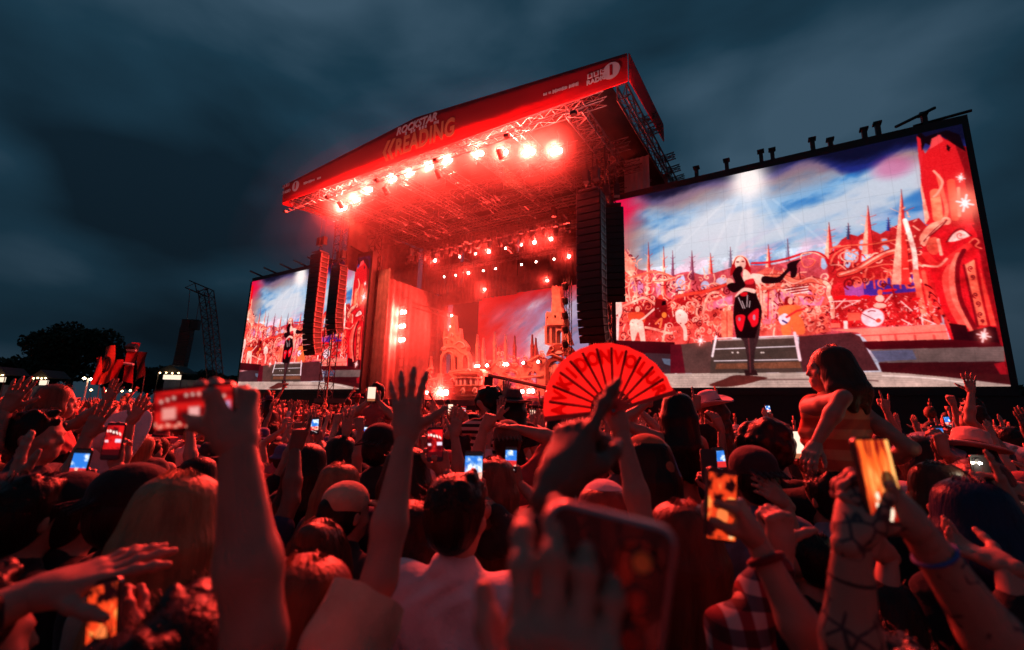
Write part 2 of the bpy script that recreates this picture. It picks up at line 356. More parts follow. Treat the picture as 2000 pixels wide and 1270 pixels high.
def figure(h=1.74, arms=(None, None), head=(0, 0, 0), lean=(0, 0), legs='stand', hair='short', fem=False, sleeve=.55, build=1.0, hairlen=.45, hat=None, twist=0.0, bare=False, baggy=0.0):
    """prims of one person in local axes (facing +y), grouped by what they belong to.
    arms: (left, right), each None (hanging) or dict(w=wrist, f=finger dir, p=palm normal, pose=, e=elbow hint)"""
    s = h/1.75; g = dict(body=[], hands=[], top=[], bottom=[], hair=[], hat=[], shoes=[], anchors={})
    Rl = rotm((1, 0, 0), -lean[0])@rotm((0, 1, 0), lean[1])@rotm((0, 0, 1), twist); piv = V3(0, 0, .97)*s
    T = lambda x, y, z: piv+Rl@(V3(x, y, z)*s-piv)
    sw = .165 if fem else .185; b = build
    # legs
    for sx in (-1, 1):
        if legs == 'stand': hp, kn, an = V3(sx*.09, 0, .93)*s, V3(sx*.10, .02, .50)*s, V3(sx*.11, -.02, .09)*s
        else: hp, kn, an = V3(sx*.10, .02, .93)*s, V3(sx*.29, .36, .87)*s, V3(sx*.26, .40, .45)*s
        toe = an+V3(sx*.02, .15, -.05)*s
        g['body'] += [cone(hp, kn, .082*s*b, .054*s, .03, SK), cone(kn, an, .056*s, .038*s, .02, SK), cone(an+V3(0, 0, -.03)*s, toe, .038*s, .030*s, .02, SK)]
        g['bottom'] += [cone(hp, kn, .094*s*b, .070*s, .03, BT)] + ([cone(kn, an, .069*s, .058*s, .02, BT)] if legs == 'stand' else [])
        g['shoes'] += [cone(an+V3(0, -.02, -.04)*s, toe, .046*s, .040*s, .02, SH)]
    torso = [ellp(V3(0, 0, .97)*s, V3(.165*b, .115*b, .13)*s, .05), cone(V3(0, 0, 1.0)*s, T(0, 0, 1.17), .125*s*b, (.112 if fem else .128)*s*b, .05), ellp(T(0, .005, 1.30), V3(.165*b, .112*b, .17)*s, .05, rot=Rl), cone(T(-sw*.78, -.005, 1.425), T(sw*.78, -.005, 1.425), .066*s, .066*s, .05), cone(T(0, -.01, 1.42), T(0, -.01, 1.50), .085*s, .056*s, .04)]
    if fem: torso.append(ellp(T(0, .075, 1.30), V3(.125, .065, .07)*s, .04, rot=Rl))
    g['body'] += torso+[cone(T(0, -.005, 1.47), T(0, .015, 1.59), .054*s, .050*s, .03)]
    g['top'] += [grow(p, .014*s, TP, .05) for p in torso[1:]]; g['bottom'] += [grow(torso[0], .012*s, BT, .05)]
    if bare: g['top'] = [grow(torso[2], .010*s, TP, .03)]
    # head
    Rh = Rl@rotm((0, 0, 1), head[0])@rotm((1, 0, 0), head[1])@rotm((0, 1, 0), head[2]); nk = T(0, .0, 1.56); Hd = lambda x, y, z: nk+Rh@(V3(x, y, z-1.56)*s)
    g['anchors']['head'] = Hd(0, .01, 1.665); g['anchors']['Rh'] = Rh
    g['body'] += [ellp(Hd(0, -.002, 1.675), V3(.076, .096, .098)*s, .02, rot=Rh), ellp(Hd(0, .040, 1.615), V3(.058, .060, .080)*s, .03, rot=Rh), ellp(Hd(0, .070, 1.565), V3(.030, .026, .022)*s, .03, rot=Rh), cone(Hd(0, .094, 1.658), Hd(0, .108, 1.628), .008*s, .0115*s, .012), cone(Hd(-.030, .088, 1.672), Hd(.030, .088, 1.672), .012*s, .012*s, .012), cone(Hd(-.020, .094, 1.590), Hd(.020, .094, 1.590), .009*s, .009*s, .008)]
    for sx in (-1, 1): g['body'] += [ellp(Hd(sx*.079, -.004, 1.645), V3(.010, .020, .033)*s, .008, rot=Rh), ellp(Hd(sx*.045, .070, 1.625), V3(.022, .020, .022)*s, .02, rot=Rh)]
    H = g['hair']; rs = np.random.RandomState(int(h*1000) % 97+len(hair))
    if hair != 'bald':
        hk = .90 if hat else 1.0
        H += [ellp(Hd(0, -.014, 1.690-.012*(hk < 1)), V3(.086*hk+.004, .098*hk, .096*hk)*s, .02, HR, Rh), ellp(Hd(0, -.035, 1.640), V3(.080, .076, .085)*s, .03, HR, Rh)]
    if hair == 'short' and not hat:
        for i in range(26):
            a = rs.uniform(-2.6, 2.6)+1.57; z = rs.uniform(.0, .085); r = math.sqrt(max(0, 1-(z/.1)**2)); p0 = (.072*r*math.cos(a), -.01+.082*r*math.sin(a), 1.69+z); H.append(cone(Hd(*p0), Hd(p0[0]*1.10, p0[1]*1.1+.012, p0[2]+rs.uniform(.004, .016)), .022*s, .012*s, .012, HR))
    if hair in ('long', 'bob', 'wavy'):
        L_ = {'long': hairlen, 'wavy': hairlen, 'bob': .17}[hair]
        for i in range(11):
            a = math.radians(-118+236*i/10)-math.pi/2; x, y = .080*math.cos(a), .088*math.sin(a)-.012; drop = L_*(1 if abs(i-5) < 4 else .85)+rs.uniform(-.03, .03); q = Hd(x*.62, y*.66, 1.712); mid = Hd(x*1.0, y*1.0-.004, 1.60); e = mid+np.array([x*.22, y*.10-.035, -drop+.02])*s
            H.append(cone(q, mid, .030*s, .036*s, .05, HR)); m2 = (mid+e)/2+np.array([x*.10, -.022, 0])*s
            if hair == 'wavy':
                for j in range(4):
                    qa = mid+(e-mid)*j/4+rs.uniform(-.022, .022, 3)*s; qb = mid+(e-mid)*(j+1)/4+rs.uniform(-.022, .022, 3)*s; H.append(cone(qa, qb, .042*s, .038*s, .02, HR))
            else: H.append(cone(mid, m2, .040*s, .040*s, .03, HR)); H.append(cone(m2, e, .040*s, .024*s, .03, HR))
    if hair == 'bun': H += [ellp(Hd(0, -.075, 1.745), V3(.046, .044, .042)*s, .015, HR, Rh)]
    if hair == 'pony':
        q = Hd(0, -.095, 1.70); e = q+V3(0, -.05, -.30)*s; H += [cone(Hd(0, -.07, 1.70), q, .035*s, .034*s, .02, HR), cone(q, (q+e)/2+V3(0, -.03, .02)*s, .034*s, .036*s, .02, HR), cone((q+e)/2+V3(0, -.03, .02)*s, e, .036*s, .014*s, .02, HR)]
    if hair == 'afro':
        H += [ellp(Hd(0, -.02, 1.70), V3(.145, .145, .14)*s, .02, HR, Rh)]
        for i in range(60):
            d = nrm(rs.normal(size=3)); 
            if d[1] > .55 and d[2] < .4: continue
            H.append(ellp(Hd(*(V3(0, -.02, 1.70)+d*.13)), V3(.03, .03, .03)*s, .02, HR))
    if hat:
        k = hat; Q = g['hat']; c = V3(0, -.008, 1.715)
        if k in ('cap', 'backcap'):
            sg = 1 if k == 'cap' else -1; Q += [ellp(Hd(*c), V3(.092, .106, .085)*s, .01, SH, Rh), cone(Hd(0, -.02, 1.70), Hd(0, .01, 1.70), .094*s, .094*s, .01, SH)][:1]
            for i in range(7): x = (i-3)*.022; Q.append(cone(Hd(x, sg*.085, 1.700), Hd(x*1.05, sg*(.170-.012*abs(i-3)), 1.688-.004*abs(i-3)), .008*s, .006*s, .012, SH))
        elif k in ('cowboy', 'fedora', 'bucket'):
            wd = {'cowboy': .19, 'fedora': .175, 'bucket': .13}[k]; Q += [ellp(Hd(0, -.005, 1.745), V3(.088, .105, .085)*s, .015, SH, Rh)]
            if k != 'bucket': Q += [ellp(Hd(.03, -.005, 1.80), V3(.04, .085, .035)*s, .02, SH, Rh), ellp(Hd(-.03, -.005, 1.80), V3(.04, .085, .035)*s, .02, SH, Rh)]
            for i in range(64):
                a = 2*math.pi*i/64; up = (.055 if k == 'cowboy' else .012)*abs(math.cos(a))**2 - (.03 if k == 'bucket' else 0); r0 = .085; Q.append(cone(Hd(r0*math.cos(a), r0*1.15*math.sin(a), 1.705), Hd(wd*math.cos(a), wd*1.1*math.sin(a), 1.700+up), .012*s, .009*s, .012, SH))
        elif k == 'bandana':
            Q += [ellp(Hd(0, -.006, 1.700), V3(.092, .106, .092)*s, .01, SH, Rh), cone(Hd(0, -.10, 1.66), Hd(0, -.14, 1.56), .03*s, .014*s, .02, SH), cone(Hd(-.07, -.05, 1.66), Hd(0, -.105, 1.655), .025*s, .025*s, .03, SH), cone(Hd(.07, -.05, 1.66), Hd(0, -.105, 1.655), .025*s, .025*s, .03, SH)]
    # arms
    L1, L2 = .285*s, .262*s
    for i, sx in enumerate((-1, 1)):
        a = arms[i]; S0 = T(sx*sw, -.005, 1.425)
        if a is None: a = dict(w=S0+V3(sx*.10, .06, -.52)*s, f=(0, .15, -1), p=(-sx, 0, 0), pose='relax', e=(sx*.4, -1, 0))
        w = V3(a['w']); d = w-S0; L = np.linalg.norm(d)
        if d[2] > .1: S0 = S0+V3(-sx*.012, 0, .045*min(1, d[2]/.4))*s; d = w-S0; L = np.linalg.norm(d)
        k = max(1.0, L/((L1+L2)*.985)); l1, l2 = L1*k, L2*k; ca = (l1*l1+L*L-l2*l2)/(2*l1*L); ca = max(-1, min(1, ca)); e_ = V3(a.get('e', (sx, -.6, -.3))); dn = d/L; e_ = nrm(e_-dn*np.dot(e_, dn)); el = S0+dn*l1*ca+e_*l1*math.sqrt(max(0, 1-ca*ca))
        rb = .9 if fem else 1.06
        g['body'] += [cone(S0, S0+(el-S0)*.45, .058*s*rb, .047*s*rb, .03), cone(S0+(el-S0)*.45, el, .047*s*rb, .038*s*rb, .02), cone(el, el+(w-el)*.35, .040*s*rb, .043*s*rb, .02), cone(el+(w-el)*.35, w, .043*s*rb, .026*s*rb, .02)]
        if sleeve > 0:
            e1 = min(1, sleeve); g.setdefault('cuts', []).append((S0+(el-S0)*e1, nrm(el-S0), .13*s)) if .3 < sleeve <= 1 else 0; g['top'].append(cone(S0, S0+(el-S0)*e1, (.076+baggy)*s*rb, (.066+baggy)*s*rb, .04, TP))
            if sleeve > 1: g['top'] += [cone(S0+(el-S0)*.9, el, .06*s*rb, .056*s*rb, .03, TP), cone(el, el+(w-el)*(sleeve-1), .056*s*rb, .046*s*rb, .03, TP)]
        f = a.get('f'); f = nrm(w-el) if f is None else nrm(f); p = V3(a.get('p', (0, 1, 0))); p = nrm(p-f*np.dot(p, f)); want = a.get('thumb')
        side = -sx if want is None else (1 if np.dot(np.cross(f, p), V3(want)) > 0 else -1)
        # right hand, fingers up, palm forward: thumb points to the body's left
        g['hands'].append(hand(w, f, p, side if want is not None else sx*-1*(1 if True else 1), a.get('pose', 'open'), s*(.93 if fem else 1.04)))
        g['anchors'][('hand', sx)] = w+f*.09*s; g['anchors'][('elbow', sx)] = el; g['anchors'][('wrist', sx)] = w
    return g

# ---- person materials
SKINS = [(0.36, 0.20, 0.145), (0.41, 0.24, 0.175), (0.31, 0.17, 0.12), (0.44, 0.27, 0.20), (0.15, 0.075, 0.05), (0.36, 0.21, 0.155), (0.24, 0.125, 0.085)]
HAIRS = [(0.012, 0.008, 0.007), (0.02, 0.012, 0.009), (0.035, 0.018, 0.010), (0.06, 0.030, 0.015), (0.012, 0.009, 0.009), (0.22, 0.13, 0.06), (0.10, 0.045, 0.02)]
TOPS = [(0.015, 0.015, 0.018), (0.02, 0.02, 0.025), (0.55, 0.53, 0.52), (0.03, 0.04, 0.09), (0.30, 0.04, 0.05), (0.02, 0.02, 0.02), (0.10, 0.10, 0.11), (0.45, 0.40, 0.33), (0.05, 0.08, 0.06), (0.25, 0.12, 0.16)]
BOTS = [(0.02, 0.03, 0.06), (0.012, 0.012, 0.014), (0.10, 0.12, 0.18), (0.20, 0.17, 0.12)]
m_skin = mat('skin', SKINS[0], 0.52, noise=(18, 0.12), bump=(120, 0.12, 0.003), rand=SKINS, spec=0.4)
m_hair = mat('hair', HAIRS[0], 0.6, bump=(70, 0.5, 0.006), stretch=(1, 1, 0.12), rand=HAIRS, spec=0.25)
m_top = mat('crowd_clothes', TOPS[0], 0.85, noise=(6, 0.25), bump=(9, 0.5, 0.03), rand=TOPS, spec=0.2)
m_bot = mat('crowd_trousers', BOTS[0], 0.85, rand=BOTS, bump=(10, 0.4, 0.03), spec=0.2)
m_shoe = mat('crowd_shoes', (0.05, 0.05, 0.05), 0.7)
CROWD_MATS = [m_skin, m_hair, m_top, m_bot, m_shoe]
_cm = {}
def cmat(kind, col, **kw):
    key = (kind, tuple(col))
    if key not in _cm:
        if kind == 'skin': _cm[key] = mat('skin_tone', col, 0.50, noise=(16, 0.14), bump=(160, 0.10, 0.002), spec=0.4)
        elif kind == 'hair': _cm[key] = mat('hair_colour', col, 0.38, noise=(30, 0.35), bump=(80, 0.6, 0.008), stretch=(1, 1, 0.06), spec=0.2)
        else: _cm[key] = mat('cloth_colour', col, 0.85, noise=(9, 0.18), bump=(16, 0.5, 0.02), spec=0.2, sheen=0.15)
    return _cm[key]
def tufts(mb, g, h, n, length=.03, seed=2, r=.0013):
    s = h/1.75; rs = np.random.RandomState(seed); Rh = g['anchors']['Rh']; nk = g['anchors']['head']-Rh@(V3(0, .01, .105)*s)
    for i in range(n):
        d = nrm(rs.normal(size=3)); d[2] = abs(d[2]) if rs.rand() < .75 else d[2]*.5
        if d[1] > .35 and d[2] < .45: continue
        p0 = V3(0, -.016, 1.688)+d*V3(.086, .099, .098); q = p0+d*length*rs.uniform(.3, 1)+rs.normal(size=3)*length*.35+V3(0, .3, -.1)*length
        mb.tube([nk+Rh@((x-V3(0, 0, 1.56))*s) for x in (p0, (p0+q)/2+rs.normal(size=3)*.003, q)], r*rs.uniform(.7, 1.5), 3, taper=.3)
def strands(mb, g, h, n, length, seed=1, r=.0016, wav=.012, spread=118):
    """loose locks laid over the hair mass"""
    s = h/1.75; rs = np.random.RandomState(seed); Rh = g['anchors']['Rh']; nk = g['anchors']['head']-Rh@(V3(0, .01, .105)*s)
    Hd = lambda x, y, z: nk+Rh@(V3(x, y, z-1.56)*s)
    for i in range(n):
        a = math.radians(rs.uniform(-spread, spread))-math.pi/2; ca, sa = math.cos(a), math.sin(a); k = 1.0+rs.uniform(0, .07); pts = []
        st = rs.uniform(.72, .985)
        for t in np.linspace(st, 0, 4): pts.append(Hd((.088+.022*(1-t))*k*ca*math.sqrt(1-t*t), -.014+(.100+.020*(1-t))*k*sa*math.sqrt(1-t*t), 1.680+.112*k*t-.05*(1-t)))
        L_ = length*rs.uniform(.7, 1.08); q = pts[-1]; ph = rs.uniform(0, 6)
        for j in range(1, 8):
            t = j/7; pts.append(q+np.array([ca*.028*t+wav*math.sin(ph+5*t)*t, sa*.018*t-.035*t+wav*math.cos(ph+4*t)*t, -L_*t])*s+V3(0, 0, 0))
        mb.tube(pts, r*rs.uniform(.7, 1.6), 3, taper=.3)
PEOPLE = []
def cuff(ch, cuts):
    v, f, m = ch; keep = np.ones(len(f), bool); c = v[f].mean(1)
    v = v.copy()
    for p, d, r in cuts:
        gone = (((c-p)@d) > 0) & (np.linalg.norm(c-p, axis=1) < r); keep &= ~gone
        rim = np.intersect1d(f[gone].ravel(), f[~gone].ravel()); v[rim] -= ((v[rim]-p)@d)[:, None]*d[None]
    return v, f[keep], m[keep]
def wrinkle(ch, A=.0055):
    v, f, m = ch; x, y, z = v.T; d = A*np.sin(34*z+21*x+2.5*np.sin(17*y+9*x))+A*.7*np.sin(58*x-31*z+3*np.sin(23*z+8*y))
    c = v.copy(); c[:, 0] -= c[:, 0].mean(); n = np.stack([x-x.mean(), y-y.mean(), 0*z], 1); n /= np.maximum(1e-3, np.linalg.norm(n, axis=1))[:, None]; return v+n*d[:, None], f, m
def build_person(label, base, yaw, g, vox=.010, hvox=.0052, skin=SKINS[0], hairc=HAIRS[0], topc=TOPS[0], botc=BOTS[0], hatc=(0.6, 0.55, 0.5), group=None, hair_strands=None, h=1.74, extra=None, topmat=None, skinmat=None, handvox=None, cat='person'):
    t = empty('person', base, yaw, label, cat, group)
    bm_ = [sdf_mesh(g['body'], vox)]
    for hp in g['hands']: bm_.append(sdf_mesh(hp, handvox or hvox))
    link('body', mk_mesh('body', bm_, [skinmat or cmat('skin', skin)]), t)
    if g['top']: link('top', mk_mesh('top', [wrinkle(cuff(sdf_mesh(g['top'], vox), g.get('cuts', ())))], [topmat or cmat('cloth', topc)]), t)
    if g['bottom']: link('trousers', mk_mesh('trousers', [sdf_mesh(g['bottom'], max(vox, .014))], [cmat('cloth', botc)]), t)
    for q in g['shoes']: link('shoe', mk_mesh('shoe', [sdf_mesh([q], .014)], [m_shoe]), t)
    if g['hair']:
        ho = link('hair', mk_mesh('hair', [sdf_mesh(g['hair'], vox*.9)], [cmat('hair', hairc)]), t)
        if not hair_strands and not g['hat']:
            mb = MB(); tufts(mb, g, h, 240); mb.build('tufts', cmat('hair', hairc), ho, smooth=True)['kind'] = 'stuff'
        if hair_strands:
            mb = MB(); strands(mb, g, h, *hair_strands); mb.build('locks', cmat('hair', hairc), ho, smooth=True)['kind'] = 'stuff'
    if g['hat']: link('hat', mk_mesh('hat', [sdf_mesh(g['hat'], .006 if vox < .011 else .009)], [cmat('cloth', hatc)]), t)
    PEOPLE.append((base[0], base[1]))
    return t
def loc_of(base, yaw):
    """world -> local of a person"""
    c, s = math.cos(-yaw), math.sin(-yaw)
    def f(P): d = Vector(P)-Vector(base); return V3(c*d.x-s*d.y, s*d.x+c*d.y, d.z)
    def fd(D): return V3(c*D[0]-s*D[1], s*D[0]+c*D[1], D[2])
    return f, fd
# ------------------------------------------------------------------ ground
def build_ground():
    n = 40; mb = MB(); S_ = 700
    mb.add([(-S_, -60, 0), (S_, -60, 0), (S_, 900, 0), (-S_, 900, 0)], [(0, 1, 2, 3)])
    g = mb.build('ground', mat('trampled_grass', (0.035, 0.045, 0.02), 0.9, noise=(0.8, 0.5), bump=(9, 0.6, 0.05)))
    tag(g, 'trampled grass field under the crowd', kind='structure')
build_ground()

# ------------------------------------------------------------------ text
def text_mesh(s, mat_, size=1.0, bold=0.0, xs=1.0, shear=0.0, depth=0.012, spacing=1.0):
    cu = bpy.data.curves.new('lettering', 'FONT'); cu.body = s; cu.size = size; cu.extrude = depth; cu.offset = bold; cu.shear = shear
    cu.space_character = spacing; cu.resolution_u = 3; cu.align_x = 'CENTER'; cu.align_y = 'CENTER'
    o = bpy.data.objects.new('lettering', cu); COL.objects.link(o)
    dg = bpy.context.evaluated_depsgraph_get(); me = bpy.data.meshes.new_from_object(o.evaluated_get(dg))
    bpy.data.objects.remove(o); bpy.data.curves.remove(cu)
    # stand the text up in x,z facing -y
    co = np.empty(len(me.vertices)*3, np.float32); me.vertices.foreach_get('co', co); co = co.reshape(-1, 3)
    out = np.stack([co[:, 0]*xs, -co[:, 2], co[:, 1]], 1); me.vertices.foreach_set('co', out.ravel())
    me.materials.clear(); me.materials.append(mat_); me.update(); return me

# ------------------------------------------------------------------ lamps
def glow_lamp(name, u, v, z, watts, label, group, size=0.22, kind='blinder', tilt=-0.25, core=(1.0, 0.72, 0.62), cstr=45.0, col=RED, cone=172, two=False):
    t = stage_empty(name, u, v, z, label, 'stage lamp', group)
    hb = MB(); 
    if kind == 'blinder':
        w = size*1.5; h = size
        hb.box(-w, w, 0.03, 0.30, -h, h); hb.box(-w-.03, w+.03, 0.0, 0.04, h-.01, h+.05); hb.box(-w-.03, w+.03, 0.0, 0.04, -h-.05, -h+.01)
    else:
        hb.bar((0, 0.02, 0), (0, size*2.2, 0.05), size*1.12, 12, size*0.75); w = size; h = size
    hs = hb.build('housing', m_black, t)
    yk = MB(); yk.bar((-w-.06, .12, 0), (-w-.06, .12, h+.28), .02); yk.bar((w+.06, .12, 0), (w+.06, .12, h+.28), .02); yk.bar((-w-.06, .12, h+.28), (w+.06, .12, h+.28), .02); yk.bar((0, .12, h+.28), (0, .12, h+.5), .03)
    yk.build('yoke', m_darksteel, t)
    em = LENS.get((core, cstr))
    if em is None: em = LENS[(core, cstr)] = emis('lamp_lens', core, cstr, 'NONE')
    for k in ((-1, 1) if two else (0,)):
        lb = MB(); r = size*(0.62 if two else 0.8)
        lb.lathe([(0.001, -0.02), (r*.7, -0.012), (r, 0.0)], 16)
        lens = lb.build('lens', em, t, rot=(R(90), 0, 0), loc=(k*size*.75, -0.005, 0))
    ld = bpy.data.lights.new('lamp_light', 'SPOT'); ld.energy = watts*LAMP; ld.color = col; ld.spot_size = R(cone); ld.spot_blend = 0.35; ld.shadow_soft_size = 0.12
    lo = bpy.data.objects.new('lamp_light', ld); COL.objects.link(lo); lo.parent = t; lo.location = (0, -0.16, 0); lo.rotation_euler = (R(-90)-tilt, 0, 0)
    if watts >= 400: GLOW.append((W(u, v-.1, z), watts, nm_of(label)))
    return t
def nm_of(label): return ' '.join(label.replace(',', '').split()[-9:] if 'from the left' in label or 'rightmost' in label or 'leftmost' in label else label.split()[:10])
LENS = {}; LAMP = 4.6; GLOW = []

# ------------------------------------------------------------------ the stage itself
U0, V0 = -18.2, 18.0
stage = stage_empty('festival_stage', U0, V0, 0, 'large open festival stage with red gabled roof banner and steel trusses', 'stage')
def L3(u, v, z): return (u-U0, v-V0, z)
def build_fascia():
    poly = [(-31.7-U0, 17.30), (-4.95-U0, 17.14), (-4.95-U0, 18.62), (-18.2-U0, 19.90), (-31.7-U0, 18.74)]
    mb = MB(); nx = 54; ny = 6; vs = []
    xs = np.linspace(poly[0][0], poly[1][0], nx+1)
    for y in (0.0, 0.06):
        for x in xs:
            zt = np.interp(x, [poly[4][0], poly[3][0], poly[2][0]], [poly[4][1], poly[3][1], poly[2][1]]); zb = np.interp(x, [poly[0][0], poly[1][0]], [poly[0][1], poly[1][1]])
            for k in range(ny+1):
                vs.append((x, y+0.015*math.sin(x*2.1+k)*math.sin(k*math.pi/ny), zb+(zt-zb)*k/ny))
    n1 = (nx+1)*(ny+1); fs = []
    idx = lambda i, k, s: s*n1+i*(ny+1)+k
    for i in range(nx):
        for k in range(ny):
            fs.append((idx(i,k,0), idx(i+1,k,0), idx(i+1,k+1,0), idx(i,k+1,0))); fs.append((idx(i,k,1), idx(i,k+1,1), idx(i+1,k+1,1), idx(i+1,k,1)))
        fs.append((idx(i,0,0), idx(i,0,1), idx(i+1,0,1), idx(i+1,0,0))); fs.append((idx(i,ny,0), idx(i+1,ny,0), idx(i+1,ny,1), idx(i,ny,1)))
    mb.add(vs, fs); f = mb.build('front_banner', m_fascia, stage, smooth=True); f['label'] = 'long red gabled front banner printed with white and gold lettering'
    def letter(name, me, px, py, rz=0.0):
        u, z = on_v(px, py, V0-0.03); o = link(name, me, f, (u-U0, -0.06, z)); o.rotation_euler = (0, rz, 0); return o
    letter('title_lettering', text_mesh('READING', m_gold, 1.62, 0.05, 0.66, 0.0, spacing=1.06), 828, 271)
    ch = MB()
    for k in (0, 1):
        x = k*0.46; ch.prism([(x, 0), (x+.38, .72), (x+.62, .72), (x+.26, 0), (x+.62, -.72), (x+.38, -.72)][::-1], -0.012, 0.012)
    u, z = on_v(748, 299, V0-.03); o = ch.build('chevrons', m_gold, f, loc=(u-U0, -0.06, z))
    letter('sponsor_lettering', text_mesh('ROCKSTAR', m_white, 0.72, 0.022, 0.9, 0.22), 813, 244)
    # line of tiny illegible sponsor print
    for (x0, y0, x1, y1, nn) in ((1062, 186, 1131, 164, 26), (792, 262, 836, 246, 8), (594, 359, 628, 347, 14), (848, 241, 858, 238, 5)):
        ua, za = on_v(x0, y0, V0-.03); ub, zb = on_v(x1, y1, V0-.03); tb = MB()
        for i in range(nn):
            if random.random() < 0.12: continue
            t0 = i/nn; u_ = ua+(ub-ua)*t0; z_ = za+(zb-za)*t0; w_ = (ub-ua)/nn*.62; h_ = 0.06+.05*random.random()
            tb.box(u_-U0, u_-U0+w_, -.072, -.05, z_-h_, z_+h_)
        tb.build('small_print', m_white, f)['kind'] = 'stuff'
    for (px, py, s, cx) in ((1172, 148, 1.0, 1194), (566, 366, 0.95, 578)):
        u, z = on_v(px-6*s, py+7, V0-.03); letter('radio_lettering', text_mesh('RADIO', m_white, .34*s, .012), px-6, py+9)
        for i, c in enumerate('BBC'):
            u2, z2 = on_v(px-7, py-3, V0-.03); x = u2-U0+(i-1)*.32*s
            sq = MB(); sq.box(x-.13*s, x+.13*s, -.070, -.05, z2-.13*s, z2+.13*s); sq.build('logo_square', m_white, f)
            link('logo_letter', text_mesh(c, m_fascia, .24*s, .008), f, (x, -.078, z2))
        u3, z3 = on_v(cx, py-9 if s == 1.0 else py-2, V0-.03); cb = MB(); n = 28; r = .43*s
        cb.prism([(r*math.cos(2*math.pi*k/n), r*math.sin(2*math.pi*k/n)) for k in range(n)], -.012, .012); cb.build('logo_disc', m_white, f, loc=(u3-U0, -.06, z3))
        link('logo_numeral', text_mesh('1', m_fascia, .72*s, .03), f, (u3-U0, -.085, z3))
    # side banners
    for u, nm in ((-4.9, 'side_banner'), (-31.75, 'side_banner')):
        sb = MB(); pts = [(18.05, 17.14, 18.62), (20, 17.42, 18.82), (22, 17.75, 19.02), (25.3, 18.24, 19.39)]
        vs = []; 
        for dx in (0, .05):
            for v, a, b in pts: vs += [L3(u+dx, v, a), L3(u+dx, v, b)]
        k = len(pts)*2; fs = []
        for i in range(len(pts)-1):
            a = 2*i; fs += [(a, a+1, a+3, a+2), (k+a, k+a+2, k+a+3, k+a+1), (a, a+2, k+a+2, k+a), (a+1, k+a+1, k+a+3, a+3)]
        fs += [(0, k, k+1, 1), (k-2, k-1, 2*k-1, 2*k-2)]
        sb.add(vs, fs); sb.build(nm, m_fascia, stage)
build_fascia()

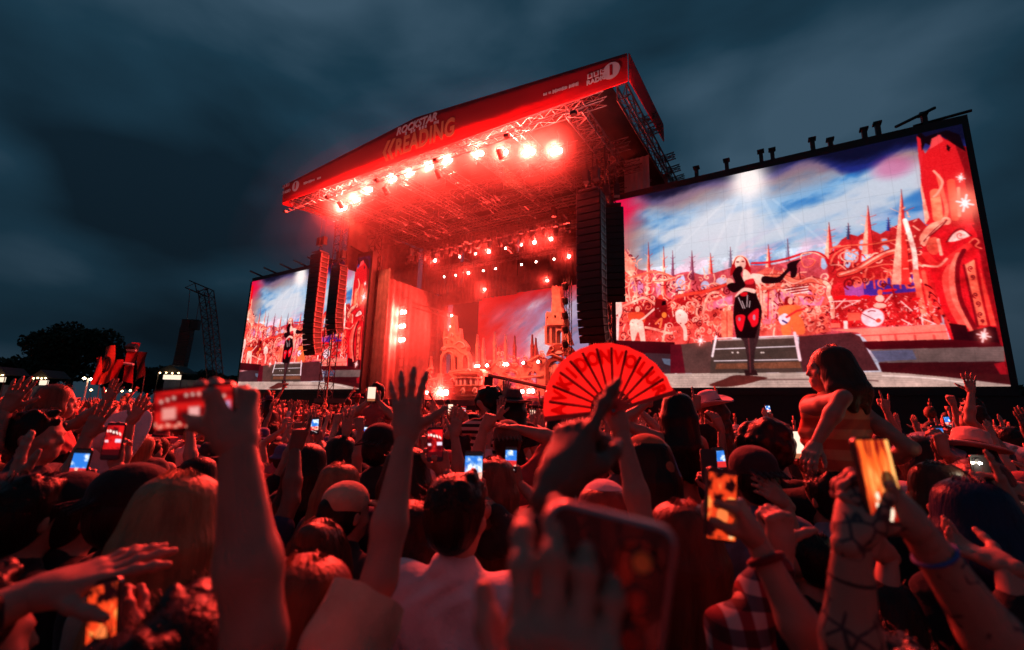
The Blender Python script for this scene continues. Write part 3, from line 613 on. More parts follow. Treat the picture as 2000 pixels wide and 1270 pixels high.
def build_roof():
    # roof skin: a gable that rises toward the middle, seen from below
    nu, nv = 26, 10; vs = []; fs = []
    us = np.linspace(-31.4, -5.9, nu+1); vv = np.linspace(18.15, 37, nv+1)
    for dz in (0.0, 0.08):
        for v in vv:
            for u in us:
                z = 17.55 + (v-18)*0.072 + 0.45*(1-abs(u-U0)/13.3) + 0.03*math.sin(u*1.9)*math.sin(v*1.3)
                vs.append(L3(u, v, z+dz))
    n1 = (nu+1)*(nv+1)
    for j in range(nv):
        for i in range(nu):
            a = j*(nu+1)+i; fs.append((a, a+nu+1, a+nu+2, a+1)); b = a+n1; fs.append((b, b+1, b+nu+2, b+nu+1))
    for i in range(nu): fs.append((i, i+1, n1+i+1, n1+i)); a = nv*(nu+1)+i; fs.append((a, n1+a, n1+a+1, a+1))
    for j in range(nv):
        a = j*(nu+1); fs.append((a, n1+a, n1+a+nu+1, a+nu+1)); a += nu; fs.append((a, a+nu+1, n1+a+nu+1, n1+a))
    MB().add(vs, fs).build('roof', m_roof, stage, smooth=True)
    # depth trusses under the roof
    for u in (-30.6, -27.4, -24.2, -21.0, -17.8, -14.6, -11.4):
        MB().truss(L3(u, 18.3, 17.2), L3(u, 33, 18.1), .45, .55, step=.7).build('roof_truss', m_steel, stage)
    MB().truss(L3(-7.75, 18.3, 16.9), L3(-7.75, 25.5, 17.3), .85, .6, step=.62, r=.045, rd=.026).build('roof_truss', m_steel, stage)
    # front and cross trusses
    for v, z in ((18.5, 17.05), (22.6, 17.0), (25.0, 16.9), (27.4, 17.0), (29.6, 17.2)):
        MB().truss(L3(-31.2, v, z), L3(-6.2, v, z), .45, .5, step=.7).build('cross_truss', m_steel, stage)
    # side truss in the open gap at the right edge (against the sky)
    MB().truss(L3(-5.35, 18.4, 17.0), L3(-5.35, 34.5, 18.35), .45, .7, step=.9, r=.05, rd=.03).build('edge_truss', m_darksteel, stage)
    rng = random.Random(3)
    for v in (22.4, 23.6, 27.2, 29.0, 30.6, 31.6):
        z = 18.0+(v-24)*.06; MB().truss(L3(-5.6, v, z), L3(-4.6, v, z+.1), .3, .3, step=.4, r=.04, rd=.02).build('outrigger', m_darksteel, stage)
    # vertical towers at both sides of the opening
    for (u, v, z1) in ((-7.9, 22.6, 17.2), (-8.3, 25.5, 17.3), (-30.0, 22.3, 17.2), (-29.6, 25.5, 17.3)):
        MB().truss(L3(u, v, 0), L3(u, v, z1), .75, .75, up=(0, 1, 0), step=.75, r=.045, rd=.028).build('tower', m_darksteel, stage)
    # hung cabling, brackets and battens: a tangle of small bars
    for k in range(7):
        mb = MB()
        for i in range(120):
            u = rng.uniform(-29.5, -7.2); v = rng.uniform(19.5+k*1.5, 21.5+k*1.5); z = rng.uniform(13.9, 17.2) + (v-20)*.04
            if z < 15.6 and v < 26: z += 1.6
            q = rng.random()
            if q < .55: d = (rng.uniform(.3, 1.5), 0, rng.uniform(-.05, .05))
            elif q < .8: d = (rng.uniform(-.1, .1), rng.uniform(.3, 1.2), rng.uniform(-.1, .1))
            else: d = (0, 0, -rng.uniform(.2, .8))
            a = Vector(L3(u, v, z)); mb.bar(a, a+Vector(d), rng.uniform(.012, .032), 4, cap=False)
        mb.build('hung_rigging', m_steel, stage)['kind'] = 'stuff'
    # fixed chain hoists
    for (u, v, z) in ((-8.9, 23, 15.9), (-12.5, 26, 15.9), (-20, 26, 15.4), (-25.8, 26, 15.2)):
        mb = MB(); mb.box(-.16, .16, -.16, .16, -.6, 0); mb.bar((0, 0, 0), (0, 0, 1.6), .02); mb.bar((0, 0, -.6), (0, 0, -1.1), .015); mb.build('hoist', m_black, stage, loc=L3(u, v, z))
build_roof()

def folded(u0, u1, z0, z1, v, folds, amp=.12, name='drape', material=None, parent=None, along='u', seg=6):
    """hanging cloth with real folds; along 'u' (faces the audience) or 'v' (faces sideways, u0/u1 then are v values and v is u)"""
    mb = MB(); n = folds*seg; vs = []; rng = random.Random(int(abs(u0*7+z0*3)))
    ph = 0; 
    for i in range(n+1):
        t = i/n; x = u0+(u1-u0)*t; a = amp*(0.6+.4*math.sin(i*.13+u0)); y = v+a*math.sin(2*math.pi*t*folds)
        for z, k in ((z0, 1.0), (z0+(z1-z0)*.5, .85), (z1, .6)):
            p = (x, v+(y-v)*k, z) if along == 'u' else (v+(y-v)*k, x, z)
            vs.append(L3(*p))
    fs = [(3*i+k, 3*i+3+k, 3*i+4+k, 3*i+1+k) for i in range(n) for k in (0, 1)]
    mb.add(vs, fs)
    return mb.build(name, material or m_drape, parent or stage, smooth=True)
def build_drapes():
    folded(-33.0, -29.2, 11.5, 17.4, 30.6, 8)
    folded(-29.0, -24.4, 12.6, 18.0, 31.0, 11)
    folded(-24.2, -18.4, 11.7, 18.1, 31.2, 14)
    folded(-18.2, -12.4, 12.5, 18.3, 31.0, 14)
    folded(-12.2, -7.4, 10.8, 17.6, 30.4, 11)
    # inner left wing wall (faces the stage) and the wing curtains
    folded(25.2, 33.5, 2.6, 12.8, -27.6, 12, along='v', name='wing_curtain')
    folded(-30.6, -26.9, 2.6, 13.4, 25.0, 8, .16, name='wing_curtain')
    folded(22.8, 31, 13.2, 17.6, -29.9, 10, along='v', name='wing_curtain')
    folded(-8.8, -6.2, 2.6, 13.5, 27.5, 6, .16, name='wing_curtain')
    # pale sheet at the right shoulder of the stage
    folded(-7.6, -6.0, 13.6, 19.0, 26.2, 5, .05, name='pale_sheet', material=m_pale)
    # black scrim valance bits above the rear screen
    for u, v, a, b in ((-25.5, 32.6, 11.9, 13.4), (-20.5, 32.7, 12.3, 13.9), (-15.5, 32.8, 12.4, 14.0)):
        folded(u-2.6, u+2.6, a, b, v, 7, .1, name='valance')
    # deck
    mb = MB(); mb.box(*(-29.5-U0, -7-U0), 21-V0, 37-V0, 2.3, 2.6); mb.build('deck', m_deck, stage)
    mb = MB(); mb.box(-29.4-U0, -7.1-U0, 21.1-V0, 21.16-V0, 0, 2.29); mb.build('deck_skirt', m_black, stage)
    MB().box(-29.5-U0, -7-U0, 36.6-V0, 36.7-V0, 2.62, 17.8).build('back_wall', m_black, stage)
build_drapes()

ORD = 'first second third fourth fifth sixth seventh eighth ninth tenth eleventh twelfth thirteenth fourteenth fifteenth sixteenth seventeenth'.split()
def build_lamps():
    roofl = [(671,407),(697,391),(721,372),(768,351),(802,339),(839,327),(875,315),(936,302),(983,300),(1035,299),(1087,297)]
    ords = ['leftmost', 'second', 'third', 'fourth', 'fifth', 'sixth', 'seventh', 'eighth', 'ninth', 'tenth', 'rightmost']
    for i, (px, py) in enumerate(roofl):
        # the row hangs 2-3 m under the roof on a curved bar
        v = 19.6 + 0.9*math.sin(i/10*math.pi); u, z = on_v(px, py, v)
        nm = ords[i]+(' from the left' if 0 < i < 10 else '')
        t = glow_lamp('blinder_lamp', u, v, z, 3100, f'glaring red-white blinder under the stage roof, {nm} in the row of eleven', 'blinders under the roof edge', .24, two=True, cstr=60)
        b = MB(); b.bar((0, .12, .5), (0, .12, max(.6, 17.0-z)), .03); b.build('drop_pole', m_darksteel, t)
    # moving heads on the two inner trusses
    row1 = [(849.8,509),(898,502),(929,496),(955,492),(987.6,485),(1018.6,478.5),(1044,473.6),(1076.4,467)]
    row2 = [(867.5,541),(890,538),(915,533),(944,529),(968,525),(1018.6,517),(1047,511.7),(1082,506.5),(1111,501)]
    for row, pts, v in (('upper', row1, 27.0), ('lower', row2, 29.6)):
        ps = [on_v(px, py, v) for px, py in pts]; zt = max(p[1] for p in ps)+.75
        MB().truss(L3(-27 if row == 'upper' else -26.5, v+.1, zt), L3(-10.5, v+.1, zt), .4, .4, step=.6).build('lamp_truss', m_steel, stage)
        for i, (u, z) in enumerate(ps):
            side = ['first', 'second', 'third', 'fourth', 'fifth', 'sixth', 'seventh', 'eighth', 'ninth'][i]
            big = (row, i) in (('upper', 0), ('upper', 3), ('upper', 6), ('upper', 7), ('lower', 8), ('lower', 2))
            t = glow_lamp('moving_head_lamp', u, v, z, 420 if big else 170, f'small lit lamp on the {row} truss inside the stage, {side} from the left', f'lamps on the {row} inner truss', .15 if big else .10, kind='head', cstr=45 if big else 25)
            b = MB(); b.bar((0, .12, .5), (0, .12, max(.55, zt-z)), .02); b.build('clamp', m_darksteel, t)
    # unlit moving heads hanging between
    for k in range(17):
        u = -26.6+k*.93; v = 26.6; t = stage_empty('unlit_lamp', u, v, 14.55+.04*(k % 3), f'unlit black moving head lamp on the upper inner truss, {ORD[k]} from the left', 'stage lamp', 'unlit lamps on the upper inner truss')
        mb = MB(); mb.box(-.16, .16, -.14, .14, .28, .5); mb.bar((-.2, 0, .3), (-.2, 0, -.2), .025); mb.bar((.2, 0, .3), (.2, 0, -.2), .025); mb.build('yoke', m_darksteel, t)
        mb = MB(); mb.lathe([(.02, .22), (.15, .18), (.17, -.1), (.15, -.42), (.02, -.40)], 10); mb.build('head', m_black, t, rot=(R(random.uniform(-25, 25)), R(random.uniform(-12, 12)), 0))
    for i, (px, py, v, w, nm) in enumerate([(946.6,565.6,31,600,'above the smoke left of the rear screen'), (1069,548,31,420,'above the right end of the rear screen'), (882,617,31.5,500,'at the end of the slanting side truss'), (881,638,31.5,420,'just over the left castle gate')]):
        u, z = on_v(px, py, v); glow_lamp('spot_lamp', u, v, z, w, f'single lit lamp {nm}', 'loose lamps inside the stage', .13, kind='head', cstr=40)
    # ladder of three big lamps on the left wing
    for i, (px, py) in enumerate([(788,610),(786,637),(785,664)]):
        u, z = on_v(px, py, 27); glow_lamp('ladder_lamp', u, 27, z, 900, f'{["top","middle","bottom"][i]} lamp of the glowing column of three at the left wing', 'column of lamps at the left wing', .24, two=True, cstr=50)
    u, z = on_v(786, 637, 27.25)
    l = stage_empty('lamp_ladder', u, 27.35, 2.6, 'steel ladder frame carrying three lamps at the left wing', 'ladder')
    mb = MB(); mb.bar((-.35, 0, 0), (-.35, 0, 9.5), .03); mb.bar((.35, 0, 0), (.35, 0, 9.5), .03); mb.build('rail', m_darksteel, l)
    for k in range(12): MB().bar((-.35, 0, .6+k*.75), (.35, 0, .6+k*.75), .02).build('rung', m_darksteel, l)
    # floor lamps
    for px, py, v, w, sz, nm in [(834,767,24,260,.12,'at the foot of the left stairs'), (866,767,24,2400,.3,'the largest, left of centre'), (1020,765,24,260,.14,'left of the camera crane foot'), (1037,764,24,420,.18,'right of the camera crane foot'), (1070,765,24,240,.14,'nearest the red fan'),
                          (932,715,30,420,.17,'on the riser right of the castle gate'), (951,714,30,260,.14,'second on the riser'), (988,712,30,420,.17,'on the riser under the middle arch'), (1022,709,30,220,.12,'on the riser right of the middle arch'), (1051,707,30,220,.12,'on the riser beside the castle tower')]:
        u, z = on_v(px, py, v); glow_lamp('floor_lamp', u, v, z, w, f'lit red floor lamp {nm}', 'lamps on the stage floor', sz, two=sz > .16, tilt=0.05, cstr=50)
build_lamps()
def build_added_lamps():
    for i, u in enumerate((-28.5, -24, -19.5, -15, -10.5, -7)):  # lamps added below the banner so that its print reads brighter
        t = stage_empty('added_banner_lamp', u, 16.5, 15.2, f'added lamp on an arm under the front banner to brighten its print, {ORD[i]} from the left', 'stage lamp', 'lamps added to brighten the front banner')
        mb = MB(); mb.box(-.13, .13, -.12, .10, -.07, .07); mb.build('housing', m_black, t); MB().bar((0, .1, 0), (0, 2.0, 1.75), .02).build('arm', m_black, t)
        ld = bpy.data.lights.new('added_banner_light', 'SPOT'); ld.energy = 230; ld.color = (1, .26, .24); ld.spot_size = R(125); ld.spot_blend = .7; ld.shadow_soft_size = .15
        lo = bpy.data.objects.new('added_banner_light', ld); COL.objects.link(lo); lo.parent = t; lo.location = (0, .10, .12); lo.rotation_euler = (R(90)+R(60), 0, 0)
    for i, u in enumerate((-26, -21.5, -17, -12.5)):  # unseen lamps added behind the banner to brighten the castle set
        t = stage_empty('added_wash_lamp', u, 19.0, 16.2, f'added wash lamp hidden behind the front banner to brighten the castle, {["first", "second", "third", "fourth"][i]} from the left', 'stage lamp', 'hidden lamps added to brighten the castle')
        mb = MB(); mb.lathe([(.02, -.3), (.16, -.28), (.2, .2), (.22, .24)], 12); mb.build('housing', m_black, t, rot=(R(-130), 0, 0)); mb = MB(); mb.bar((-.26, 0, 0), (-.26, 0, .5), .02); mb.bar((.26, 0, 0), (.26, 0, .5), .02); mb.bar((-.26, 0, .5), (.26, 0, .5), .02); mb.build('yoke', m_darksteel, t)
        ld = bpy.data.lights.new('added_wash_light', 'SPOT'); ld.energy = 9000; ld.color = (1.0, .13, .065); ld.spot_size = R(52); ld.spot_blend = .6; ld.shadow_soft_size = .2
        lo = bpy.data.objects.new('added_wash_light', ld); COL.objects.link(lo); lo.parent = t; lo.location = (0, .35, -.3); lo.rotation_euler = (R(46), 0, R((i-1.5)*-3))
build_added_lamps()
# ------------------------------------------------------------------ picture shown on the video walls, painted into point colours
SCR_U0, SCR_U1, SCR_Z0, SCR_Z1, SCR_V = -7.62, 7.45, 3.43, 14.42, 24.0
def fbm(shape, sx, sy, seed, octaves=5, rough=0.55, slope=0.0):
    """value noise on a grid; sx, sy = feature size in cells"""
    rng = np.random.RandomState(seed); h, w = shape; out = np.zeros(shape, np.float32); amp = 1.0; tot = 0
    yy, xx = np.mgrid[0:h, 0:w].astype(np.float32)
    for o in range(octaves):
        fx = xx/sx; fy = (yy+slope*xx)/sy; fy = fy-fy.min(); x0 = fx.astype(int); y0 = fy.astype(int)
        g = rng.rand(y0.max()+2, x0.max()+2).astype(np.float32); tx = fx-x0; ty = fy-y0; tx = tx*tx*(3-2*tx); ty = ty*ty*(3-2*ty)
        out += amp*((g[y0, x0]*(1-tx)+g[y0, x0+1]*tx)*(1-ty)+(g[y0+1, x0]*(1-tx)+g[y0+1, x0+1]*tx)*ty); tot += amp
        amp *= rough; sx = max(1.01, sx/2); sy = max(1.01, sy/2)
    return out/tot
class Canvas:
    def __init__(s, w, h, tf): s.w, s.h, s.tf = w, h, tf; s.a = np.zeros((h, w, 3), np.float32); s.yy, s.xx = np.mgrid[0:h, 0:w].astype(np.float32); s.rng = np.random.RandomState(5)
    def P(s, pts, fr=None):
        pts = np.array(pts, np.float32)
        if fr: pts = pts*fr[2]+np.array([fr[0], fr[1]], np.float32)
        return np.array([s.tf(x, y) for x, y in pts], np.float32)
    def box(s, q, pad):
        x0, y0 = np.floor(q.min(0)-pad).astype(int); x1, y1 = np.ceil(q.max(0)+pad).astype(int)+1
        return slice(max(0, y0), min(s.h, max(0, y1))), slice(max(0, x0), min(s.w, max(0, x1)))
    def mask(s, q):
        sl = s.box(q, 1); X, Y = s.xx[sl], s.yy[sl]; m = np.zeros(X.shape, bool)
        for (xa, ya), (xb, yb) in zip(q, np.roll(q, -1, 0)):
            if ya == yb: continue
            c = ((ya > Y) != (yb > Y)) & (X < (xb-xa)*(Y-ya)/(yb-ya)+xa); m ^= c
        return sl, m
    def put(s, sl, al, col):
        r = s.a[sl]; r += (np.array(col, np.float32)-r)*al[..., None]
    def poly(s, pts, col, fr=None, a=1.0, noise=0, smooth=False):
        if smooth: pts = curve(pts, True)
        sl, m = s.mask(s.P(pts, fr)); al = m*a
        if m.size == 0: return
        if noise: s.put(sl, al.astype(np.float32), col); n = s.rng.normal(0, noise, m.shape).astype(np.float32); s.a[sl] += (n*m)[..., None]*np.array([1, .6, .6])
        else: s.put(sl, al.astype(np.float32), col)
    def line(s, pts, w, col, fr=None, a=1.0, smooth=True, w2=None):
        if smooth and len(pts) > 2: pts = curve(pts)
        q = s.P(pts, fr); w = w*s.sc/2; n = len(q)-1
        for i in range(n):
            wi = w if w2 is None else w+(w2*s.sc/2-w)*i/n
            p0, p1 = q[i], q[i+1]; sl = s.box(np.stack([p0, p1]), wi+1.5); X, Y = s.xx[sl]-p0[0], s.yy[sl]-p0[1]
            if X.size == 0: continue
            d = p1-p0; t = np.clip((X*d[0]+Y*d[1])/max(1e-6, d@d), 0, 1); di = np.hypot(X-t*d[0], Y-t*d[1]); s.put(sl, np.clip(wi+.5-di, 0, 1)*a, col)
    def ell(s, c, rx, ry, col, fr=None, a=1.0, soft=0.0, rot=0.0):
        t = np.linspace(0, 2*np.pi, 25)[:-1]; pts = [(c[0]+rx*math.cos(k)*math.cos(rot)-ry*math.sin(k)*math.sin(rot), c[1]+rx*math.cos(k)*math.sin(rot)+ry*math.sin(k)*math.cos(rot)) for k in t]
        if not soft: return s.poly(pts, col, fr, a)
        q = s.P(pts, fr); cc = q.mean(0); r1 = (q.max(0)-q.min(0))/2; sl = s.box(q, r1.max()*soft*2)
        d = np.hypot((s.xx[sl]-cc[0])/r1[0], (s.yy[sl]-cc[1])/r1[1]); s.put(sl, (a*np.exp(-np.clip(d-0.3, 0, 9)**2/(soft+.35)**2)).astype(np.float32), col)
    def spiral(s, c, r, turns, w, col, fr=None, a0=0.0, sgn=1, tail=None, al=1.0):
        pts = [(c[0]+r*(1-k/16)*math.cos(a0+sgn*turns*2*math.pi*k/16), c[1]+r*(1-k/16)*math.sin(a0+sgn*turns*2*math.pi*k/16)) for k in range(16)]
        if tail: pts = list(tail)+pts
        s.line(pts, w, col, fr, al)
    def star(s, c, r, col=(255, 255, 250), fr=None, n=8):
        s.ell(c, r*1.2, r*1.2, (255, 120, 100), fr, .55, soft=.6); s.ell(c, r*.45, r*.45, col, fr, 1.0, soft=.4)
        for k in range(n):
            t = math.pi*2*k/n+.2; rr = r*(1.3 if k % 2 == 0 else .8); s.line([c, (c[0]+rr*math.cos(t), c[1]+rr*math.sin(t))], r*.12, col, fr, .8, smooth=False, w2=.2)
def curve(p, closed=False, k=5):
    p = [np.array(a, float) for a in p]; n = len(p); out = []
    rng_ = range(n if closed else n-1)
    for i in rng_:
        g = (lambda j: p[j % n]) if closed else (lambda j: p[min(max(j, 0), n-1)])
        a, b, c, d = g(i-1), g(i), g(i+1), g(i+2)
        for t in np.arange(k)/k: out.append(0.5*((2*b)+(-a+c)*t+(2*a-5*b+4*c-d)*t*t+(-a+3*b-3*c+d)*t**3))
    if not closed: out.append(p[-1])
    return out
def paint_show(w, h):
    du, dz = SCR_U1-SCR_U0, SCR_Z1-SCR_Z0
    def tf(px, py):
        u, z = on_v(px, py, SCR_V); return ((u-SCR_U0)/du*w, (SCR_Z1-z)/dz*h)
    c = Canvas(w, h, tf); c.sc = w/(1940-1200)*1.0
    X = c.xx/w; Y = c.yy/h
    Z = (1180, 230, .4173); A = (1190, 380, .14177); B = (1190, 540, .14177); C = (1400, 480, .14177); D = (1440, 600, .13); E = (1600, 400, .14177); F = (1600, 540, .14177); G = (1760, 240, .2047); H = (1770, 440, .252)
    # --- sky
    n1 = fbm((h, w), w*.16, h*.10, 1, 6, .58, .18); n2 = fbm((h, w), w*.30, h*.16, 2, 5, .55, .25); n3 = fbm((h, w), w*.09, h*.05, 3, 5, .6, .3)
    def S(a, b, x): t = np.clip((x-a)/(b-a), 0, 1); return t*t*(3-2*t)
    def mix(col, m): c.a += (np.array(col, np.float32)-c.a)*np.clip(m, 0, 1)[..., None]
    c.a[:] = (120, 165, 205)
    mix((44, 112, 180), S(.40, .60, n1)*.95); mix((176, 192, 206), S(.42, .64, n2+.20*(Y-.15)+.10*(1-np.abs(X-.40)*2.4)))
    mix((214, 176, 196), S(.5, .66, n3)*S(.25, .45, Y)*.75); mix((205, 214, 220), S(.46, .6, Y)*.45)
    d = np.hypot((X-.36)/.34, (Y-.22)/.34); mix((206, 216, 222), (1-S(.0, 1.0, d))*.5)
    edge = np.minimum(np.minimum(X/.13, (1-X)/.10), (Y+.018*np.sin(X*19)+.05*(n1-.5))/.13)   # dusky rim of the painted sky
    mix((148, 118, 116), (1-S(.35, 1.25, edge+.5*(n3-.5)))*.85); mix((176, 92, 96), (1-S(.2, .9, X/.10+.6*(n1-.5)))*.8)
    top = Y+.05*(n3-.5)+.02*np.sin(X*23); mix((120, 92, 120), (1-S(.045, .10, top))*.7); mix((24, 34, 112), (1-S(.012, .060, top-.055*S(.55, .85, X)+.02*np.sin(X*31)))*(.35+.6*S(.4, .75, X)))
    mix((8, 8, 30), (1-S(.0, .05, top-.03*S(.6, .9, X)))*.9); mix((206, 14, 66), (1-S(.03, .15, np.hypot(X-.0, (Y-.04)*.8)+.06*(n3-.5)))*.95); mix((190, 60, 120), (1-S(.02, .07, np.hypot((X-.84), (Y-.12))))*.5)
    c.ell((1462, 352), 40, 44, (236, 240, 236), None, .95, soft=.35)
    for (x0, y0, x1, y1, ww) in ((1462,380,1470,560,26), (1440,390,1360,560,18), (1490,390,1570,540,18), (1420,390,1310,500,12), (1510,390,1640,500,12), (1455,390,1420,580,12)):
        c.line([(x0, y0), (x1, y1)], ww*.5, (226, 232, 236), None, .10, False, w2=ww*1.9); c.line([(x0, y0), (x1, y1)], ww*.4, (236, 240, 242), None, .07, False, w2=ww*1.1)
    # --- far colonnade and hills
    pal_hi, pal_mid, pal_red, pal_dk = (250, 158, 134), (238, 96, 74), (206, 26, 34), (104, 6, 16)
    c.poly([(30,650),(80,610),(120,640),(150,700),(190,715),(240,712),(300,740),(390,720),(470,735),(560,712),(640,690),(760,690),(860,672),(960,640),(1040,650),(1400,900),(1400,1000),(40,1000)], (182, 62, 72), Z, noise=14, smooth=True)
    c.poly([(1045,660),(1080,610),(1110,570),(1150,545),(1185,555),(1240,520),(1290,545),(1340,515),(1400,490),(1470,470),(1560,560),(1560,900),(1045,900)], (176, 26, 30), Z, noise=12)
    for (x, y, rx, ry) in ((590,555,52,75), (480,700,60,95), (640,740,70,85), (900,620,60,70), (1140,400,40,42), (890,488,45,28), (1160,535,48,30), (385,740,50,130), (60,800,50,90), (1900,700,60,60)):
        c.ell((x, y), rx, ry, (156, 184, 214), E); c.line([(x-rx, y+ry*.5), (x-rx*.8, y-ry*.7), (x, y-ry), (x+rx*.8, y-ry*.7)], 2.2, (226, 90, 74), E)
    for (x, y, rx, ry, col) in ((100,770,55,130,(186,176,206)), (1010,110,40,130,(178,182,214)), (690,170,45,120,(186,110,140)), (970,130,60,110,(170,178,214)), (1320,130,60,70,(176,186,216)), (1560,70,90,60,(196,190,214)), (430,170,40,120,(190,120,160)), (330,190,55,130,(176,96,128))):
        c.ell((x, y), rx, ry, col, B)
    # --- spires
    def spire(x, y, hw, yb, lc, rc, fr=Z):
        c.poly([(x, y), (x-hw*.45, y+(yb-y)*.45), (x-hw, yb), (x, yb)], lc, fr); c.poly([(x, y), (x, yb), (x+hw, yb), (x+hw*.5, y+(yb-y)*.45)], rc, fr)
        c.line([(x, y), (x+hw*.5, y+(yb-y)*.45), (x+hw, yb)], 1.3, pal_dk, fr, .7)
        for k in range(4):
            t = .25+.18*k; c.line([(x, y+(yb-y)*t), (x+hw*1.3, y+(yb-y)*(t-.06))], 1.3, rc, fr, .9, False); c.line([(x, y+(yb-y)*t), (x-hw*1.1, y+(yb-y)*(t-.05))], 1.1, lc, fr, .9, False)
    for a in ((320,622,9,780,(150,90,120),(110,50,80)), (410,622,12,760,(150,80,104),(112,44,66)), (590,605,8,700,(120,120,140),(90,90,116)), (857,568,9,670,(128,134,160),(92,98,128)), (1140,493,8,570,(60,66,104),(40,44,84)), (1327,468,8,530,(40,60,150),(24,36,110))): spire(*a)
    for a in ((207,583,15,860), (278,603,14,850), (497,633,11,730), (767,593,13,700), (1050,490,22,660), (1232,412,30,640)): spire(*a, pal_hi, (214, 40, 40))
    # --- mass of carved scenery
    c.poly([(40,560),(70,530),(80,590),(110,640),(140,690),(120,760),(160,860),(300,880),(340,830),(470,800),(560,810),(600,900),(600,1060),(40,1060)], (206, 66, 58), Z, noise=22)
    c.poly([(160,860),(270,840),(330,850),(420,830),(440,960),(170,1000)], (150, 16, 22), Z, noise=26)
    c.poly([(690,740),(760,700),(900,740),(1000,760),(1045,840),(1060,1000),(940,1020),(700,1020)], (214, 78, 66), Z, noise=22)
    c.poly([(1060,760),(1130,720),(1250,680),(1420,620),(1500,640),(1560,830),(1580,960),(1060,985)], (176, 22, 26), Z, noise=20)
    c.poly([(790,820),(950,800),(1030,840),(1010,880),(850,870)], (206, 126, 170), Z, .8); c.poly([(735,840),(800,800),(820,860),(800,960),(735,970)], (210, 130, 160), Z, .7); c.poly([(480,870),(600,830),(600,880),(490,900)], (206, 120, 160), Z, .7)
    c.poly([(1200,770),(1470,728),(1485,810),(1215,835)], (58, 34, 140), Z, noise=10); c.poly([(1120,790),(1210,765),(1215,835),(1130,850)], (150, 70, 150), Z)
    for x in (600, 735, 855, 975, 1090, 1180): c.line([(x, 940), (x+25, 1150)], 3, (222, 62, 50), E, 1, False)
    c.spiral((1240, 1060), 100, 1.2, 3, pal_mid, E, 0.3); c.spiral((520, 1080), 60, 1.3, 2.5, pal_mid, E, 2)
    rng = np.random.RandomState(11)
    def scrolls(n, x0, y0, x1, y1, fr=Z, r=(10, 30), w=(1.4, 3.2), cols=(pal_hi, pal_mid, pal_hi, pal_dk)):
        for i in range(n):
            x, y = rng.uniform(x0, x1), rng.uniform(y0, y1); q = rng.rand(); col = cols[rng.randint(len(cols))]
            if q < .45: c.spiral((x, y), rng.uniform(*r), rng.uniform(.8, 1.6), rng.uniform(*w), col, fr, rng.uniform(0, 6.28), rng.choice([-1, 1]))
            else:
                a = rng.uniform(0, 6.28); l = rng.uniform(*r)*1.6; b = a+rng.uniform(-.9, .9)
                c.line([(x, y), (x+l*math.cos(a)*.5, y+l*math.sin(a)*.5), (x+l*math.cos(b), y+l*math.sin(b))], rng.uniform(*w), col, fr)
    scrolls(70, 45, 640, 160, 1040); scrolls(110, 150, 740, 590, 900, r=(12, 34)); scrolls(90, 300, 870, 590, 1030, r=(10, 26))
    scrolls(90, 700, 740, 1040, 860, r=(14, 36)); scrolls(100, 720, 860, 1050, 1000, r=(10, 28)); scrolls(60, 1060, 620, 1480, 780, r=(12, 34), cols=(pal_mid, pal_hi, pal_red, pal_dk))
    # big sweeping mouldings
    for pts, w_, col in (([(100,1180),(300,1140),(520,1080),(700,1070),(900,1150)], 9, pal_mid), ([(590,1190),(740,1180),(900,1140)], 6, pal_hi)): c.line(pts, w_*.6, col, A)
    for pts, w_, col in (([(920,280),(1100,240),(1300,210),(1500,150),(1640,100)], 22, (228,60,44)), ([(600,70),(780,60),(900,40)], 8, pal_mid), ([(180,410),(330,350),(480,290),(620,370)], 20, pal_hi), ([(1150,300),(1220,360),(1200,500),(1240,560)], 14, pal_hi), ([(1290,500),(1330,330),(1400,230),(1500,220)], 18, pal_hi), ([(500,700),(650,730),(780,770),(860,780)], 20, pal_hi), ([(290,340),(270,160),(320,20),(370,150),(380,320)], 9, pal_hi)): c.line(pts, w_*.42, pal_dk, B, .8); c.line(pts, w_*.34, col, B)
    for pts, w_, col in (([(480,240),(700,230),(950,180),(1180,110),(1350,90),(1480,150),(1530,250)], 14, (190,20,30)), ([(1150,180),(1180,110),(1350,100),(1480,170)], 8, pal_hi), ([(1160,200),(1200,290),(1300,280),(1350,200),(1250,170)], 8, pal_mid), ([(640,430),(900,430),(1100,500),(1300,470),(1480,510)], 34, (236,110,84)), ([(900,440),(1050,520),(1280,440),(1400,500)], 12, pal_hi), ([(530,520),(560,510),(600,600),(610,800),(640,1000)], 18, pal_hi), ([(620,600),(900,580),(1100,660),(1300,690)], 12, pal_mid), ([(1480,500),(1540,560),(1530,660),(1580,780),(1590,980)], 26, pal_hi), ([(1560,250),(1620,120),(1750,40),(1830,20)], 12, pal_mid)): c.line(pts, w_*.40, pal_dk, C, .8); c.line(pts, w_*.32, col, C)
    for k in range(6): c.line([(900+k*30, 590+k*14), (1100+k*30, 560+k*14), (1250, 545+k*16)], 2.0, (255, 214, 200) if k % 2 else pal_dk, C)
    c.line([(720,780),(800,800),(810,900),(740,960),(660,930),(650,850),(720,790)], 2.6, pal_hi, C)
    for x in (640, 700, 760): c.line([(x, 1000), (x+10, 620)], 3, pal_hi if x != 700 else pal_red, C)
    c.poly([(60,910),(215,905),(210,1230),(60,1240)], (238, 104, 78), C); c.line([(135,910),(135,1230)], 1.2, pal_dk, C)
    c.poly([(1540,480),(1700,470),(1700,840),(1550,840)], (238, 104, 78), B); c.line([(1620,480),(1622,840)], 1.2, pal_dk, B)
